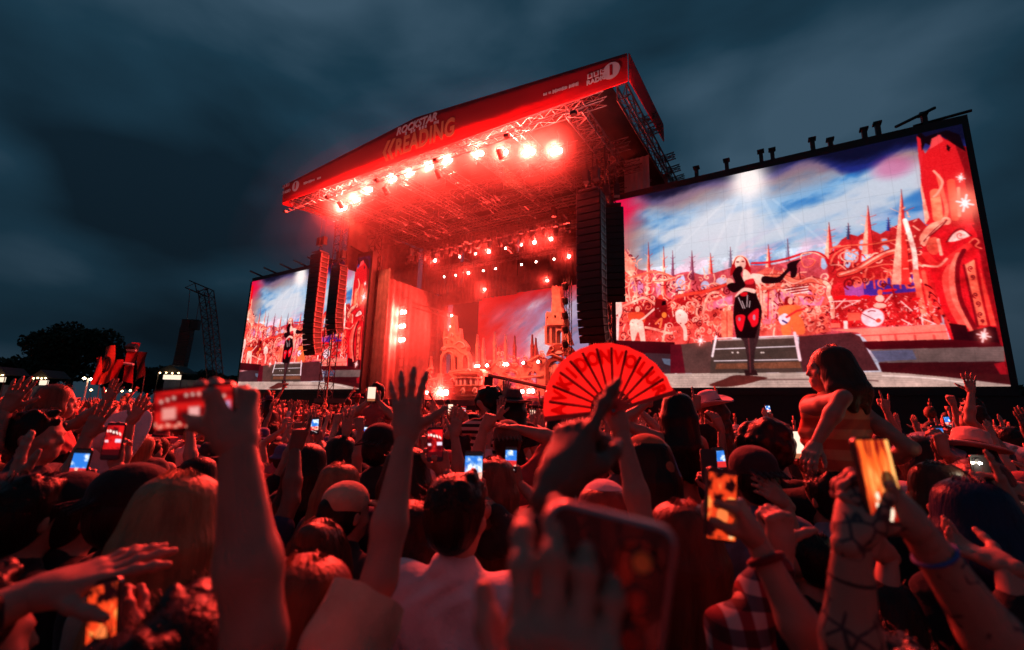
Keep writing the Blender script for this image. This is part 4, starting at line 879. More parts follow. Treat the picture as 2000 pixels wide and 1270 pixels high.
    # right back colonnade rails and big roof beam
    for pts, w_, col in (([(150,600),(400,560),(700,545),(950,500),(1240,450)], 12, (232,90,64)), ([(280,960),(500,900),(700,780),(900,680),(1100,620),(1220,630)], 44, (226,70,54)), ([(280,960),(520,880),(720,760),(930,650),(1150,610)], 16, pal_hi), ([(480,880),(700,860),(900,820),(1100,830)], 10, pal_mid), ([(140,660),(170,600),(280,560)], 12, pal_mid), ([(300,740),(290,680),(400,640),(520,700),(480,780),(340,770),(290,720)], 9, pal_hi), ([(850,860),(960,900),(1080,880),(1120,800)], 10, pal_mid), ([(160,830),(280,830),(360,890)], 10, pal_hi)): c.line(pts, w_*.34, pal_dk, E, .7); c.line(pts, w_*.26, col, E)
    spire(1388, 336, 46, 780, pal_hi, (222, 44, 40))
    for k in range(16): x = 1405+rng.uniform(-30, 60); y = 420+k*22; c.line([(x, y), (x+rng.uniform(-28, 28), y+rng.uniform(-14, 20))], 3, pal_hi, Z)
    c.line([(1405,480),(1430,560),(1450,640),(1455,720)], 8, (255, 214, 200), Z); c.line([(1455,720),(1480,860),(1510,960)], 10, pal_mid, Z); c.line([(1490,720),(1530,900),(1560,960)], 7, (226,70,54), Z)
    # --- dragon at the right
    c.poly([(1600,100),(1725,150),(1780,520),(1805,700),(1870,975),(1890,1060),(1920,1255),(1700,1060),(1620,500)], (120, 8, 16), Z, noise=10)
    c.poly([(1475,560),(1500,510),(1560,470),(1700,480),(1740,540),(1765,700),(1830,970),(1840,1060),(1620,1040),(1590,960),(1560,830),(1520,720),(1490,640)], (196, 16, 26), Z, noise=10)
    c.poly([(1470,110),(1500,170),(1560,80),(1590,100),(1640,130),(1680,240),(1690,330),(1730,500),(1500,500),(1480,300)], (204, 22, 30), Z, noise=14)
    c.poly([(1470,60),(1500,90),(1600,60),(1660,80),(1690,160),(1640,130),(1600,100),(1560,75),(1520,130),(1500,120),(1480,170),(1460,100)], (10, 2, 8), Z)
    c.poly([(1460,85),(1478,100),(1490,200),(1476,240),(1468,180)], (210, 30, 40), Z); c.poly([(1530,100),(1570,80),(1585,110),(1520,150)], (226, 66, 70), Z); c.poly([(1600,125),(1618,140),(1612,160),(1600,150)], (14, 2, 6), Z)
    c.poly([(1480,300),(1520,470),(1500,500),(1478,330)], pal_hi, Z); c.line([(1560,270),(1580,350),(1600,430),(1590,480)], 6, pal_mid, Z); c.line([(1545,350),(1560,470)], 16, (236,110,80), Z); c.line([(1620,300),(1640,470)], 12, (226,74,54), Z); c.line([(1655,330),(1660,460)], 5, pal_hi, Z)
    c.line([(1540,250),(1580,300),(1560,350),(1540,370)], 4, pal_hi, Z)
    c.poly([(1475,555),(1520,500),(1580,480),(1610,490),(1560,520),(1520,560),(1500,600),(1480,590)], (248,140,116), Z, smooth=True); c.spiral((1600, 487), 22, 1.3, 4, pal_hi, Z, 3.1)
    for k in range(4): c.line([(1480+k*14, 590-k*12), (1530+k*16, 530-k*8), (1600, 480)], 2.4, pal_dk if k % 2 else pal_hi, Z)
    c.poly([(1604,578),(1630,545),(1665,527),(1690,535),(1710,550),(1680,565),(1640,578)], (255, 206, 196), Z, smooth=True); c.spiral((1662, 550), 18, 1.2, 1.6, (224, 100, 96), Z, 1); c.line([(1600,582),(1630,540),(1668,520),(1715,552)], 2.6, pal_dk, Z)
    c.poly([(1705,585),(1730,560),(1755,570),(1762,605),(1745,615),(1725,600)], (150, 8, 18), Z, smooth=True); c.line([(1705,585),(1730,565),(1750,580),(1735,600),(1762,612)], 2.4, pal_mid, Z)
    c.line([(1500,640),(1560,690),(1640,640),(1700,600)], 12, (226,40,40), Z); c.line([(1620,700),(1600,760),(1630,880),(1680,970)], 14, (240,70,60), Z); c.line([(1655,640),(1625,720),(1640,850),(1720,990)], 9, (250,110,90), Z); c.line([(1680,620),(1650,700),(1665,850),(1740,1000)], 7, pal_dk, Z)
    c.ell((1540, 600), 34, 42, (214, 70, 54), Z); c.line([(1560,570),(1575,640)], 5, pal_hi, Z); c.line([(1490,690),(1560,695),(1600,660)], 4, pal_hi, Z)
    c.poly([(1680,690),(1735,660),(1795,970),(1745,970)], (240, 100, 74), Z, noise=8); c.poly([(1755,700),(1800,860),(1832,972),(1800,972),(1770,850)], (232, 62, 50), Z)
    for (x, y, r_, s_) in ((1712,705,14,1), (1720,745,12,-1), (1735,830,14,1), (1745,870,14,-1), (1757,920,14,1), (1765,950,10,-1)): c.spiral((x, y), r_, 1.4, 1.5, pal_dk, Z, 1.5, s_)
    c.line([(1680,690),(1745,975)], 4, pal_dk, Z, 1, False); c.line([(1735,660),(1750,760),(1798,975)], 4, (150, 8, 18), Z)
    for k in range(14): x = 1500+k*7; c.line([(x, 780+k*12), (x+26, 800+k*14), (x+20, 840+k*9)], 4, (226, 50, 44) if k % 3 else (70, 0, 10), Z)
    c.poly([(1610,960),(1690,970),(1700,1000),(1800,975),(1830,980),(1850,1060),(1640,1060)], (34, 2, 8), Z)
    # left dragon
    c.poly([(45,640),(80,600),(110,640),(145,690),(130,740),(100,720),(60,700)], pal_hi, Z, smooth=True); c.spiral((90, 650), 26, 1.6, 1.4, (190, 50, 50), Z, 1); c.ell((63, 688), 10, 7, (240, 250, 250), Z)
    c.poly([(48,420),(72,420),(78,560),(60,600),(45,500)], (222, 8, 22), Z); c.line([(43,425),(50,560)], 4, pal_hi, Z, 1, False); c.line([(70,560),(75,530),(78,580),(72,640)], 6, pal_hi, Z)
    # uneven stage light over the carved scenery
    m_ = (Y > .5+.0*X) ; n4 = fbm((h, w), 26, 26, 41, 4, .6); n5 = fbm((h, w), 7, 7, 42, 3, .7); sky_like = (c.a[..., 2] > c.a[..., 0]*.82)
    k_ = np.where((~sky_like) & (Y > .28), .50+.72*n4+.36*n5, 1.0); k_ = np.clip(k_, .3, 1.25); c.a *= np.stack([k_**.55, k_**1.35, k_**1.35], -1)
    # --- musicians and kit
    def fig(pts, col): c.poly(pts, col, B, smooth=True)
    fig([(330,420),(380,380),(430,440),(420,520),(340,530)], (150, 16, 20)); c.ell((390, 450), 32, 42, (255, 190, 160), B); fig([(260,520),(330,490),(450,490),(500,540),(470,640),(300,620)], (214, 70, 40)); fig([(290,610),(440,600),(480,700),(500,960),(450,960),(400,760),(350,880),(310,880)], (255, 200, 178)); c.line([(360,640),(480,570),(640,430)], 5, (255, 210, 190), B, 1, False)
    c.ell((708, 290), 34, 42, (226, 60, 40), B); fig([(640,330),(760,330),(800,420),(760,560),(640,560)], (120, 8, 14)); c.ell((757, 530), 34, 40, (250, 130, 50), B); c.poly([(730,340),(780,330),(780,390),(720,400)], (12, 0, 4), B); c.line([(640,650),(720,580),(700,700)], 5, (250, 120, 70), B)
    fig([(910,500),(980,450),(1070,510),(1080,600),(1040,650),(940,640)], (255, 206, 190)); c.line([(990,640),(1040,720),(1050,860)], 9, (255, 200, 180), B); c.line([(780,660),(740,880)], 5, (255, 176, 150), B); c.ell((745, 940), 46, 62, (250, 150, 120), B)
    fig([(60,340),(150,320),(180,460),(140,580),(70,540),(50,440)], (255, 206, 190)); c.line([(120,580),(110,880)], 8, (255, 200, 190), B, 1, False); c.poly([(540,950),(660,945),(660,1000),(540,1005)], (255, 200, 190), B)
    for k in range(70): x, y = rng.uniform(20, 1250), rng.uniform(420, 900); a = rng.uniform(0, 3.14); l = rng.uniform(10, 34); c.line([(x, y), (x+l*math.cos(a), y+l*math.sin(a))], rng.uniform(1, 2), [(255,220,205), (90,0,8), (240,60,50)][rng.randint(3)], B, 1, False)
    fig2 = lambda pts, col: c.poly(pts, col, C, smooth=True)
    fig2([(930,740),(990,700),(1050,760),(1060,840),(940,930)], (130, 10, 18)); c.ell((1010, 760), 34, 48, (255, 176, 146), C); fig2([(840,880),(930,820),(1120,820),(1170,890),(1120,960),(900,980)], (244, 110, 56)); fig2([(900,1000),(1150,980),(1210,1200),(1060,1200),(1030,1080),(1010,1220),(900,1220)], (246, 116, 60)); fig2([(850,980),(940,930),(1010,990),(970,1060),(900,1090),(860,1050)], (232, 224, 236)); c.line([(960,980),(1090,900),(1230,860)], 5, (200, 40, 40), C, 1, False); c.ell((1235, 880), 22, 26, (255, 190, 160), C); c.line([(905,1030),(960,1060)], 4, (50, 50, 110), C, 1, False)
    for k in range(420):
        x, y = rng.uniform(110, 1600), rng.uniform(260, 690); a = rng.uniform(0, 3.14); l = rng.uniform(8, 40); c.line([(x, y), (x+l*math.cos(a), y+l*math.sin(a))], rng.uniform(.8, 2.2), [(255,220,210), (80,0,8), (236,40,40), (160,8,16), (255,150,130)][rng.randint(5)], F, 1, False)
    for (x, y, rx, ry) in ((310,285,110,26), (460,300,85,40), (620,280,80,26), (1330,310,60,22), (960,190,110,20)): c.ell((x, y), rx, ry, (222, 16, 22), F, rot=-.1)
    for p in (((130,345),(560,330)), ((220,440),(350,310)), ((330,430),(530,340)), ((900,350),(1000,240)), ((1120,340),(1270,470)), ((1420,660),(1400,560)), ((1400,570),(1590,650)), ((1130,590),(1260,660))): c.line(p, 2.2, (255, 214, 204), F, 1, False)
    c.ell((830, 400), 90, 36, (250, 176, 156), F); c.ell((830, 300), 60, 50, (246, 190, 170), F); c.ell((830, 215), 36, 42, (230, 90, 60), F)
    c.ell((730, 565), 170, 136, (240, 70, 70), F); c.ell((730, 563), 160, 128, (248, 200, 206), F); c.line([(590,510),(770,600)], 1.4, (60, 0, 8), F, 1, False); c.ell((810, 605), 38, 30, (226, 60, 46), F); c.line([(670,485),(710,470),(765,475)], 2, (90, 30, 40), F)
    c.poly([(380,500),(560,495),(560,600),(390,610)], (228, 84, 64), F); c.poly([(330,610),(385,610),(390,720),(335,725)], (255, 210, 200), F); c.poly([(150,640),(280,640),(290,700),(150,705)], (240, 110, 90), F)
    c.line([(1010,190),(1060,420)], 4, (150, 8, 16), F, 1, False)
    # --- risers, stairs, floor
    c.poly([(40,1040),(330,1050),(330,1110),(40,1100)], (54, 4, 12), Z); c.poly([(200,1100),(330,1105),(330,1200),(40,1200),(40,1120)], (58, 34, 40), Z); c.poly([(270,1125),(310,1128),(312,1160),(280,1150)], (92, 108, 128), Z)
    c.poly([(1045,992),(1590,965),(1612,1036),(1230,1046),(1190,1005)], (236, 124, 106), Z, noise=10); c.line([(1200,1020),(1600,1000)], 2, (200, 40, 44), Z, .8, False)
    for x in (1290, 1360, 1450, 1540): c.line([(x, 1018), (x+5, 1040)], 4, (206, 60, 56), Z, .8, False)
    c.poly([(1190,1046),(1612,1036),(1840,1050),(1865,1075),(1240,1086)], (62, 4, 12), Z); c.poly([(1240,1084),(1868,1070),(1872,1140),(1290,1150)], (106, 88, 84), Z, noise=6); c.poly([(1245,1090),(1440,1084),(1460,1130),(1280,1140)], (84, 96, 138), Z, .8)
    for k in range(8): c.line([(1245, 1092+k*7), (1870, 1076+k*8)], .8, (70, 52, 50), Z, .8, False)
    c.poly([(1280,1145),(1872,1138),(1885,1200),(1560,1215),(1300,1195)], (56, 8, 14), Z, noise=4); c.poly([(1820,1150),(1870,1140),(1890,1230),(1850,1200)], (150, 14, 26), Z)
    c.poly([(330,1062),(500,1046),(530,1195),(310,1195)], (82, 54, 50), Z, noise=5); c.poly([(310,1060),(360,1060),(380,1195),(310,1195)], (86, 10, 24), Z)
    c.poly([(910,1022),(1150,1004),(1195,1022),(1285,1182),(910,1190)], (72, 30, 34), Z, noise=9)
    c.poly([(505,1040),(890,1020),(930,1190),(495,1195)], (66, 52, 46), Z, noise=6); c.poly([(525,1150),(915,1140),(920,1170),(520,1175)], (110, 66, 46), Z, noise=22)
    for y0, y1 in ((1032, 1018), (1082, 1068), (1137, 1130)): c.line([(515, y0), (905, y1)], 2.2, (232, 228, 232), Z, 1, False)
    c.line([(535,1040),(880,1026)], 4, (200, 186, 180), Z, .7, False); c.line([(524,1022),(506,1115)], 5, (236, 226, 226), Z, 1, False); c.line([(890,1006),(915,1132)], 6, (240, 214, 220), Z, 1, False)
    for x in (600, 625, 735, 745): c.ell((x, 1098), 5, 4, (210, 200, 190), Z)
    c.poly([(0,1198),(330,1196),(1290,1188),(1420,1196),(1600,1212),(1900,1250),(1900,1275),(0,1275)], (170, 160, 146), Z, noise=7); c.poly([(1290,1182),(1900,1200),(1900,1248),(1600,1212),(1420,1194)], (60, 12, 16), Z)
    for k in range(12): y = 1206+k*5; c.line([(330, y), (800, y-3), (1300, y-6), (1890, 1248)], .9, (120, 106, 96) if k % 2 else (206, 198, 186), Z, .45)
    c.line([(700,1225),(1100,1222),(1280,1230)], 1.6, (70, 40, 40), Z); c.line([(1300,1205),(1500,1215),(1700,1240)], 2, (230, 226, 214), Z)
    c.poly([(490,1250),(560,1222),(620,1203),(760,1214),(720,1230),(640,1250),(560,1258)], (84, 34, 30), Z, smooth=True)
    # --- the singer
    c.poly([(610,950),(735,930),(725,1020),(705,1090),(700,1150),(706,1200),(672,1202),(668,1120),(655,1050),(620,1010)], (48, 26, 28), Z, noise=8); c.poly([(655,1180),(710,1180),(720,1204),(660,1206)], (40, 16, 18), Z)
    c.line([(672,1000),(680,1100),(684,1190)], 3, (96, 40, 44), Z, .8)
    s = lambda pts, col, sm=True: c.poly(pts, col, C, smooth=sm)
    s([(210,260),(250,170),(330,140),(410,180),(450,270),(470,350),(440,390),(390,360),(300,330),(240,360),(190,420),(185,340)], (166, 12, 20)); c.line([(215,250),(260,160),(335,140),(410,180),(455,280)], 2.0, (255, 190, 150), C)
    c.ell((322, 245), 74, 98, (244, 202, 184), C); c.ell((350, 262), 40, 84, (206, 130, 116), C, .5); c.ell((285, 224), 24, 12, (120, 50, 50), C); c.ell((358, 216), 22, 12, (120, 50, 50), C); c.ell((322, 288), 20, 10, (150, 30, 36), C)
    s([(365,330),(420,340),(470,400),(510,420),(510,520),(400,530),(360,470)], (240, 190, 170)); s([(470,395),(560,385),(645,410),(640,505),(520,505)], (244, 200, 182)); s([(130,470),(170,445),(220,470),(225,540),(150,560)], (240, 170, 150))
    s([(380,490),(510,470),(530,620),(420,640)], (110, 8, 16)); s([(395,480),(500,450),(505,520),(400,530)], (190, 30, 40))
    s([(250,320),(300,280),(350,300),(350,350),(330,400),(390,540),(340,600),(240,645),(165,600),(140,540),(200,510),(250,500),(215,400)], (18, 2, 6))
    s([(632,420),(820,432),(900,380),(965,310),(965,260),(1010,225),(1080,205),(1155,190),(1100,265),(1105,340),(1080,430),(1015,430),(1010,350),(950,400),(900,470),(830,512),(634,512)], (20, 3, 8))
    s([(255,690),(380,620),(530,600),(560,720),(610,830),(622,920),(605,1010),(560,1130),(525,1270),(270,1270),(240,1110),(225,990),(232,820)], (16, 2, 5), False); s([(250,695),(320,610),(390,578),(520,600),(520,655),(400,625),(330,650),(262,705)], (244, 196, 176))
    s([(330,650),(420,640),(400,690),(330,690)], (196, 12, 24)); s([(262,970),(330,945),(388,965),(380,1040),(345,1170),(300,1150),(265,1060)], (206, 14, 30)); s([(428,965),(560,860),(575,950),(560,1075),(490,1120),(460,1060)], (206, 14, 30)); c.ell((310, 1010), 16, 26, (150, 130, 150), C); c.ell((512, 985), 18, 40, (150, 130, 150), C)
    for p, q_ in (((295,710),(360,860)), ((420,680),(412,840)), ((455,760),(445,845)), ((345,760),(385,860))): c.line([p, q_], 1.8, (240, 220, 220), C, .9, False)
    # --- lamps flaring in the picture
    c.ell((1685, 400), 70, 74, (255, 150, 120), Z, .8, soft=.6); c.star((1685, 400), 30, (215, 250, 255), Z); c.star((1665, 282), 16, (220, 250, 250), Z); c.star((1773, 1018), 24, (255, 230, 225), Z); c.star((451, 1042), 18, (255, 230, 225), Z)
    # bloom of the live camera picture, and a red cast from the stage lamps low in the frame
    def blur(a, r):
        for ax in (0, 1):
            for _ in range(2): q = np.cumsum(np.pad(a, [(r+1, r) if i == ax else (0, 0) for i in range(3)], mode='edge'), axis=ax); n_ = a.shape[ax]; a = (np.take(q, np.arange(2*r+1, 2*r+1+n_), ax)-np.take(q, np.arange(0, n_), ax))/(2*r+1)
        return a
    c.a = np.clip(c.a, 0, 255); c.a = c.a*.90+blur(c.a, 3)*.10; c.a += blur(np.clip(c.a-110, 0, 255), 18)*np.array((.22, .05, .05)); low = S(.42, .62, Y)[..., None]; c.a = c.a*(1-low*np.array((0, .10, .08)))
    n6 = fbm((h, w), 60, 44, 61, 4, .6, .2); n7 = fbm((h, w), 5, 5, 62, 3, .75); tex = np.where(Y > .40, (.80+.50*n6)*(.90+.24*n7), .98+.05*n7); c.a *= tex[..., None]; c.a = c.a*.55+blur(c.a, 1)*.45
    seam = np.ones((h, w)); 
    for k in range(1, 18): seam[:, int(w*k/18):int(w*k/18)+1] = .90
    for k in range(1, 13): seam[int(h*k/13):int(h*k/13)+1] = .90
    c.a *= seam[..., None]
    c.a += np.random.RandomState(3).normal(0, 2.0, c.a.shape[:2]).astype(np.float32)[..., None]
    c.poly([(1722,150),(1774,520),(1797,700),(1864,975),(1880,1060),(1915,1255),(2000,1255),(2000,0),(1700,0)], (7, 1, 4), Z)
    return np.clip(c.a, 0, 255)
def s2l(a):
    a = a/255.0; return np.where(a <= .04045, a/12.92, ((a+.055)/1.055)**2.4)
def grid_display(name, cols, w, h, material, thick=0.0):
    """a display: one quad per picture cell in the x,z plane facing -y, lower left at the origin"""
    ny, nx = cols.shape[:2]; xs = (np.arange(nx)/(nx-1)*w); zs = ((ny-1-np.arange(ny))/(ny-1)*h)
    co = np.zeros((ny, nx, 3), np.float32); co[..., 0] = xs[None]; co[..., 2] = zs[:, None]
    i = (np.arange(ny-1)[:, None]*nx+np.arange(nx-1)[None]).ravel(); f = np.stack([i, i+nx, i+nx+1, i+1], 1)
    me = bpy.data.meshes.new(name); me.vertices.add(nx*ny); me.vertices.foreach_set('co', co.ravel())
    me.loops.add(f.size); me.loops.foreach_set('vertex_index', f.ravel().astype(np.int32)); me.polygons.add(len(f)); me.polygons.foreach_set('loop_start', np.arange(0, f.size, 4, dtype=np.int32))
    at = me.color_attributes.new('Col', 'FLOAT_COLOR', 'POINT'); rgba = np.ones((ny, nx, 4), np.float32); rgba[..., :3] = s2l(cols); at.data.foreach_set('color', rgba.ravel())
    me.materials.append(material); me.update(calc_edges=True); return me
def build_screens():
    ss = 2; nx, ny = 520, 380
    big = paint_show(nx*ss, ny*ss); pic = big.reshape(ny, ss, nx, ss, 3).mean((1, 3))
    w, h = SCR_U1-SCR_U0, SCR_Z1-SCR_Z0
    me = grid_display('led_panel', pic, w, h, led_mat('led_wall', strength=1.12))
    for (u0, u1, nm, lab) in ((SCR_U0, SCR_U1, 'right', 'huge video wall right of the stage showing a singer in black'), (-45.75, -28.3, 'left', 'distant video wall left of the stage behind the hanging speakers')):
        t = stage_empty('video_screen', u0, SCR_V, 0, lab, 'video screen')
        p = link('led_panel', me, t, (0, 0, SCR_Z0)); sc = (u1-u0)/w; p.scale = (sc, 1, 1)
        W_ = u1-u0
        b = MB(); z0, z1 = SCR_Z0, SCR_Z1
        b.box(-.12, W_+.22, .03, .55, z1, z1+.40); b.box(-.35, -.0, .03, .5, z0-.1, z1); b.box(W_, W_+.22, .03, .5, z0-.1, z1); b.box(-.35, W_+.22, .03, .5, z0-.35, z0-.004); b.box(-.3, W_+.2, .5, .55, z0, z1); b.build('frame', m_black, t)
        s_ = MB(); s_.box(-.3, W_+.9, .1, .18, 0, z0-.36); s_.build('skirt', m_black, t)
        rng = random.Random(5 if nm == 'right' else 9)
        xs = [3.0, 4.6, 6.1, 7.7, 8.2, 9.9, 10.6, 11.9, 12.4, 14.0] if nm == 'right' else [1.0, 3.4, 6.0, 8.2, 10.2, 12, 14, 16]
        for x in xs:
            k = MB(); hh = rng.uniform(.35, .62)
            if nm == 'right': k.box(x-.09, x+.09, .1, .35, z1+.42, z1+.42+hh); k.box(x-.16, x+.16, .05, .4, z1+.42+hh, z1+.5+hh)
            else: k.bar((x, -.9, z1+.75), (x+.1, .5, z1+.50), .09)
            k.build('bracket', m_black, t)
        if nm == 'right':
            MB().bar((12.9, -.3, z1+.4), (14.4, .2, z1+1.15), .07).build('strut', m_black, t); MB().bar((13.6, .2, z1+.5), (15.5, .2, z1+.62), .07).build('strut', m_black, t)
        for x in (0.3, W_*.33, W_*.66, W_-.2):
            k = MB(); k.truss((x, 1.0, 0), (x, 1.0, z1), .5, .5, up=(0, 1, 0), step=.9); k.build('support_tower', m_darksteel, t)
    return pic
PIC = build_screens()
# upstage screen with the painted sky only, plus castle silhouettes
def build_rear_screen():
    nx, ny = 260, 170; c = PIC
    sky = c[25:205, 40:360][:170, :260].copy(); n = fbm((ny, nx), 40, 20, 21, 5)
    base = np.zeros((ny, nx, 3)); n1 = fbm((ny, nx), nx*.22, ny*.12, 31, 6, .6, .5); n2 = fbm((ny, nx), nx*.3, ny*.2, 32, 5, .55, .4)
    base[:] = (176, 150, 190); S = lambda a, b, x: np.clip((x-a)/(b-a), 0, 1)[..., None]
    base += (np.array((110, 130, 170))-base)*S(.45, .62, n1); base += (np.array((232, 214, 228))-base)*S(.45, .65, n2); base += (np.array((226, 130, 150))-base)*S(.55, .75, n1)*.8
    yy, xx = np.mgrid[0:ny, 0:nx]; base += (np.array((214, 18, 26))-base)*(1-S(.03, .2, yy/ny+.25*n2-.1)); base += (np.array((206, 20, 22))-base)*(1-S(.05, .55, xx/nx+.5*(n1-.5)))
    # silhouettes of far spires along the foot
    base[int(ny*.86):] = base[int(ny*.86):]*.4+np.array((170, 40, 60))*.6
    for k, x in enumerate((120, 134, 152, 168, 184, 206, 214, 236)):
        hh = ny*(.20+.06*(k % 3))
        for y in range(int(ny*.9-hh), ny):
            w_ = 1+4*(y-(ny*.9-hh))/hh; base[y, int(max(0, x-w_)):int(x+w_)] = (176, 30, 52)
    me = grid_display('led_panel', np.clip(base, 0, 255), 11.2, 9.6, led_mat('rear_led', strength=0.8))
    t = stage_empty('rear_screen', -24.4, 34.2, 2.6, 'upstage screen glowing with pale mauve clouds behind the castle set', 'video screen'); link('led_panel', me, t, (0, 0, .6))
    MB().box(-.2, 11.4, .05, .25, 0, 10.4).build('frame', m_black, t)
build_rear_screen()
# ------------------------------------------------------------------ hanging speaker arrays
def build_arrays():
    cab = MB(); w, d, h = .62, .36, .19      # half width, half depth, half height
    cab.prism([(-w, -h+.012), (w, -h+.012), (w, h-.012), (-w, h-.012)], -d, d, 0)
    cab.box(-w+.03, w-.03, -d-.018, -d-.002, -h+.03, h-.03, 1)
    for sx in (-1, 1):
        cab.box(sx*w+(.003 if sx > 0 else -.045), sx*w+(.045 if sx > 0 else -.003), -d+.05, d-.05, -h+.05, -h+.10, 2); cab.box(sx*w+(.003 if sx > 0 else -.035), sx*w+(.035 if sx > 0 else -.003), -d+.02, -d+.10, -h+.02, h-.02, 2); cab.box(sx*w+(.003 if sx > 0 else -.035), sx*w+(.035 if sx > 0 else -.003), d-.10, d-.02, -h+.02, h-.02, 2)
    cme = cab.mesh('cabinet', [m_black, m_grille, mat('speaker_rigging', (0.13, 0.12, 0.125), .5, .3)])
    def array(u, v, ztop, n, label, jstart=.55, toe=0.0, k=1.0, jmax=.42):
        t = stage_empty('line_array', u, v, ztop, label, 'speaker', 'hanging speaker arrays', rz=toe)
        y = 0.0; z = -.25; a = 0.0
        for i in range(n):
            q = max(0, (i/n-jstart)/(1-jstart)); a = jmax*q*q; z -= .19*k*math.cos(a); y += .19*k*math.sin(a)
            o = link('cabinet', cme, t, (0, y, z), (a, 0, 0)); o.scale = (k, k, k); z -= .19*k*math.cos(a); y += .19*k*math.sin(a)
        fr = MB(); fr.box(-.5, .5, -.4, .4, -.16, -.06); fr.bar((-.4, 0, -.1), (0, 0, .5), .03); fr.bar((.4, 0, -.1), (0, 0, .5), .03); fr.build('fly_frame', m_darksteel, t)
        for x in (-.25, .3): mb = MB(); mb.box(x-.16, x+.16, -.16, .16, .5, 1.15); mb.build('motor', m_black, t); MB().bar((x, 0, 1.15), (x, 0, 17.0-ztop), .018).build('chain', m_darksteel, t)
        return t
    uR, zR = on_v(1152, 372, 20.0); array(uR+.05, 20.0, zR, 20, 'tall black speaker column hanging in front of the right video wall, nearer of two')
    uR2, zR2 = on_v(1190, 402, 21.6); array(uR2+.1, 21.6, zR2, 14, 'shorter black speaker column just behind the right front one', k=.95, toe=.35)
    uL, zL = on_v(626, 492, 20.0); array(uL, 20.0, zL, 20, 'tall black speaker column hanging before the left video wall')
    uL2, zL2 = on_v(664, 518, 22.0); array(uL2, 22.0, zL2, 14, 'shorter black speaker column just right of the left front one', toe=-.1)
build_arrays()

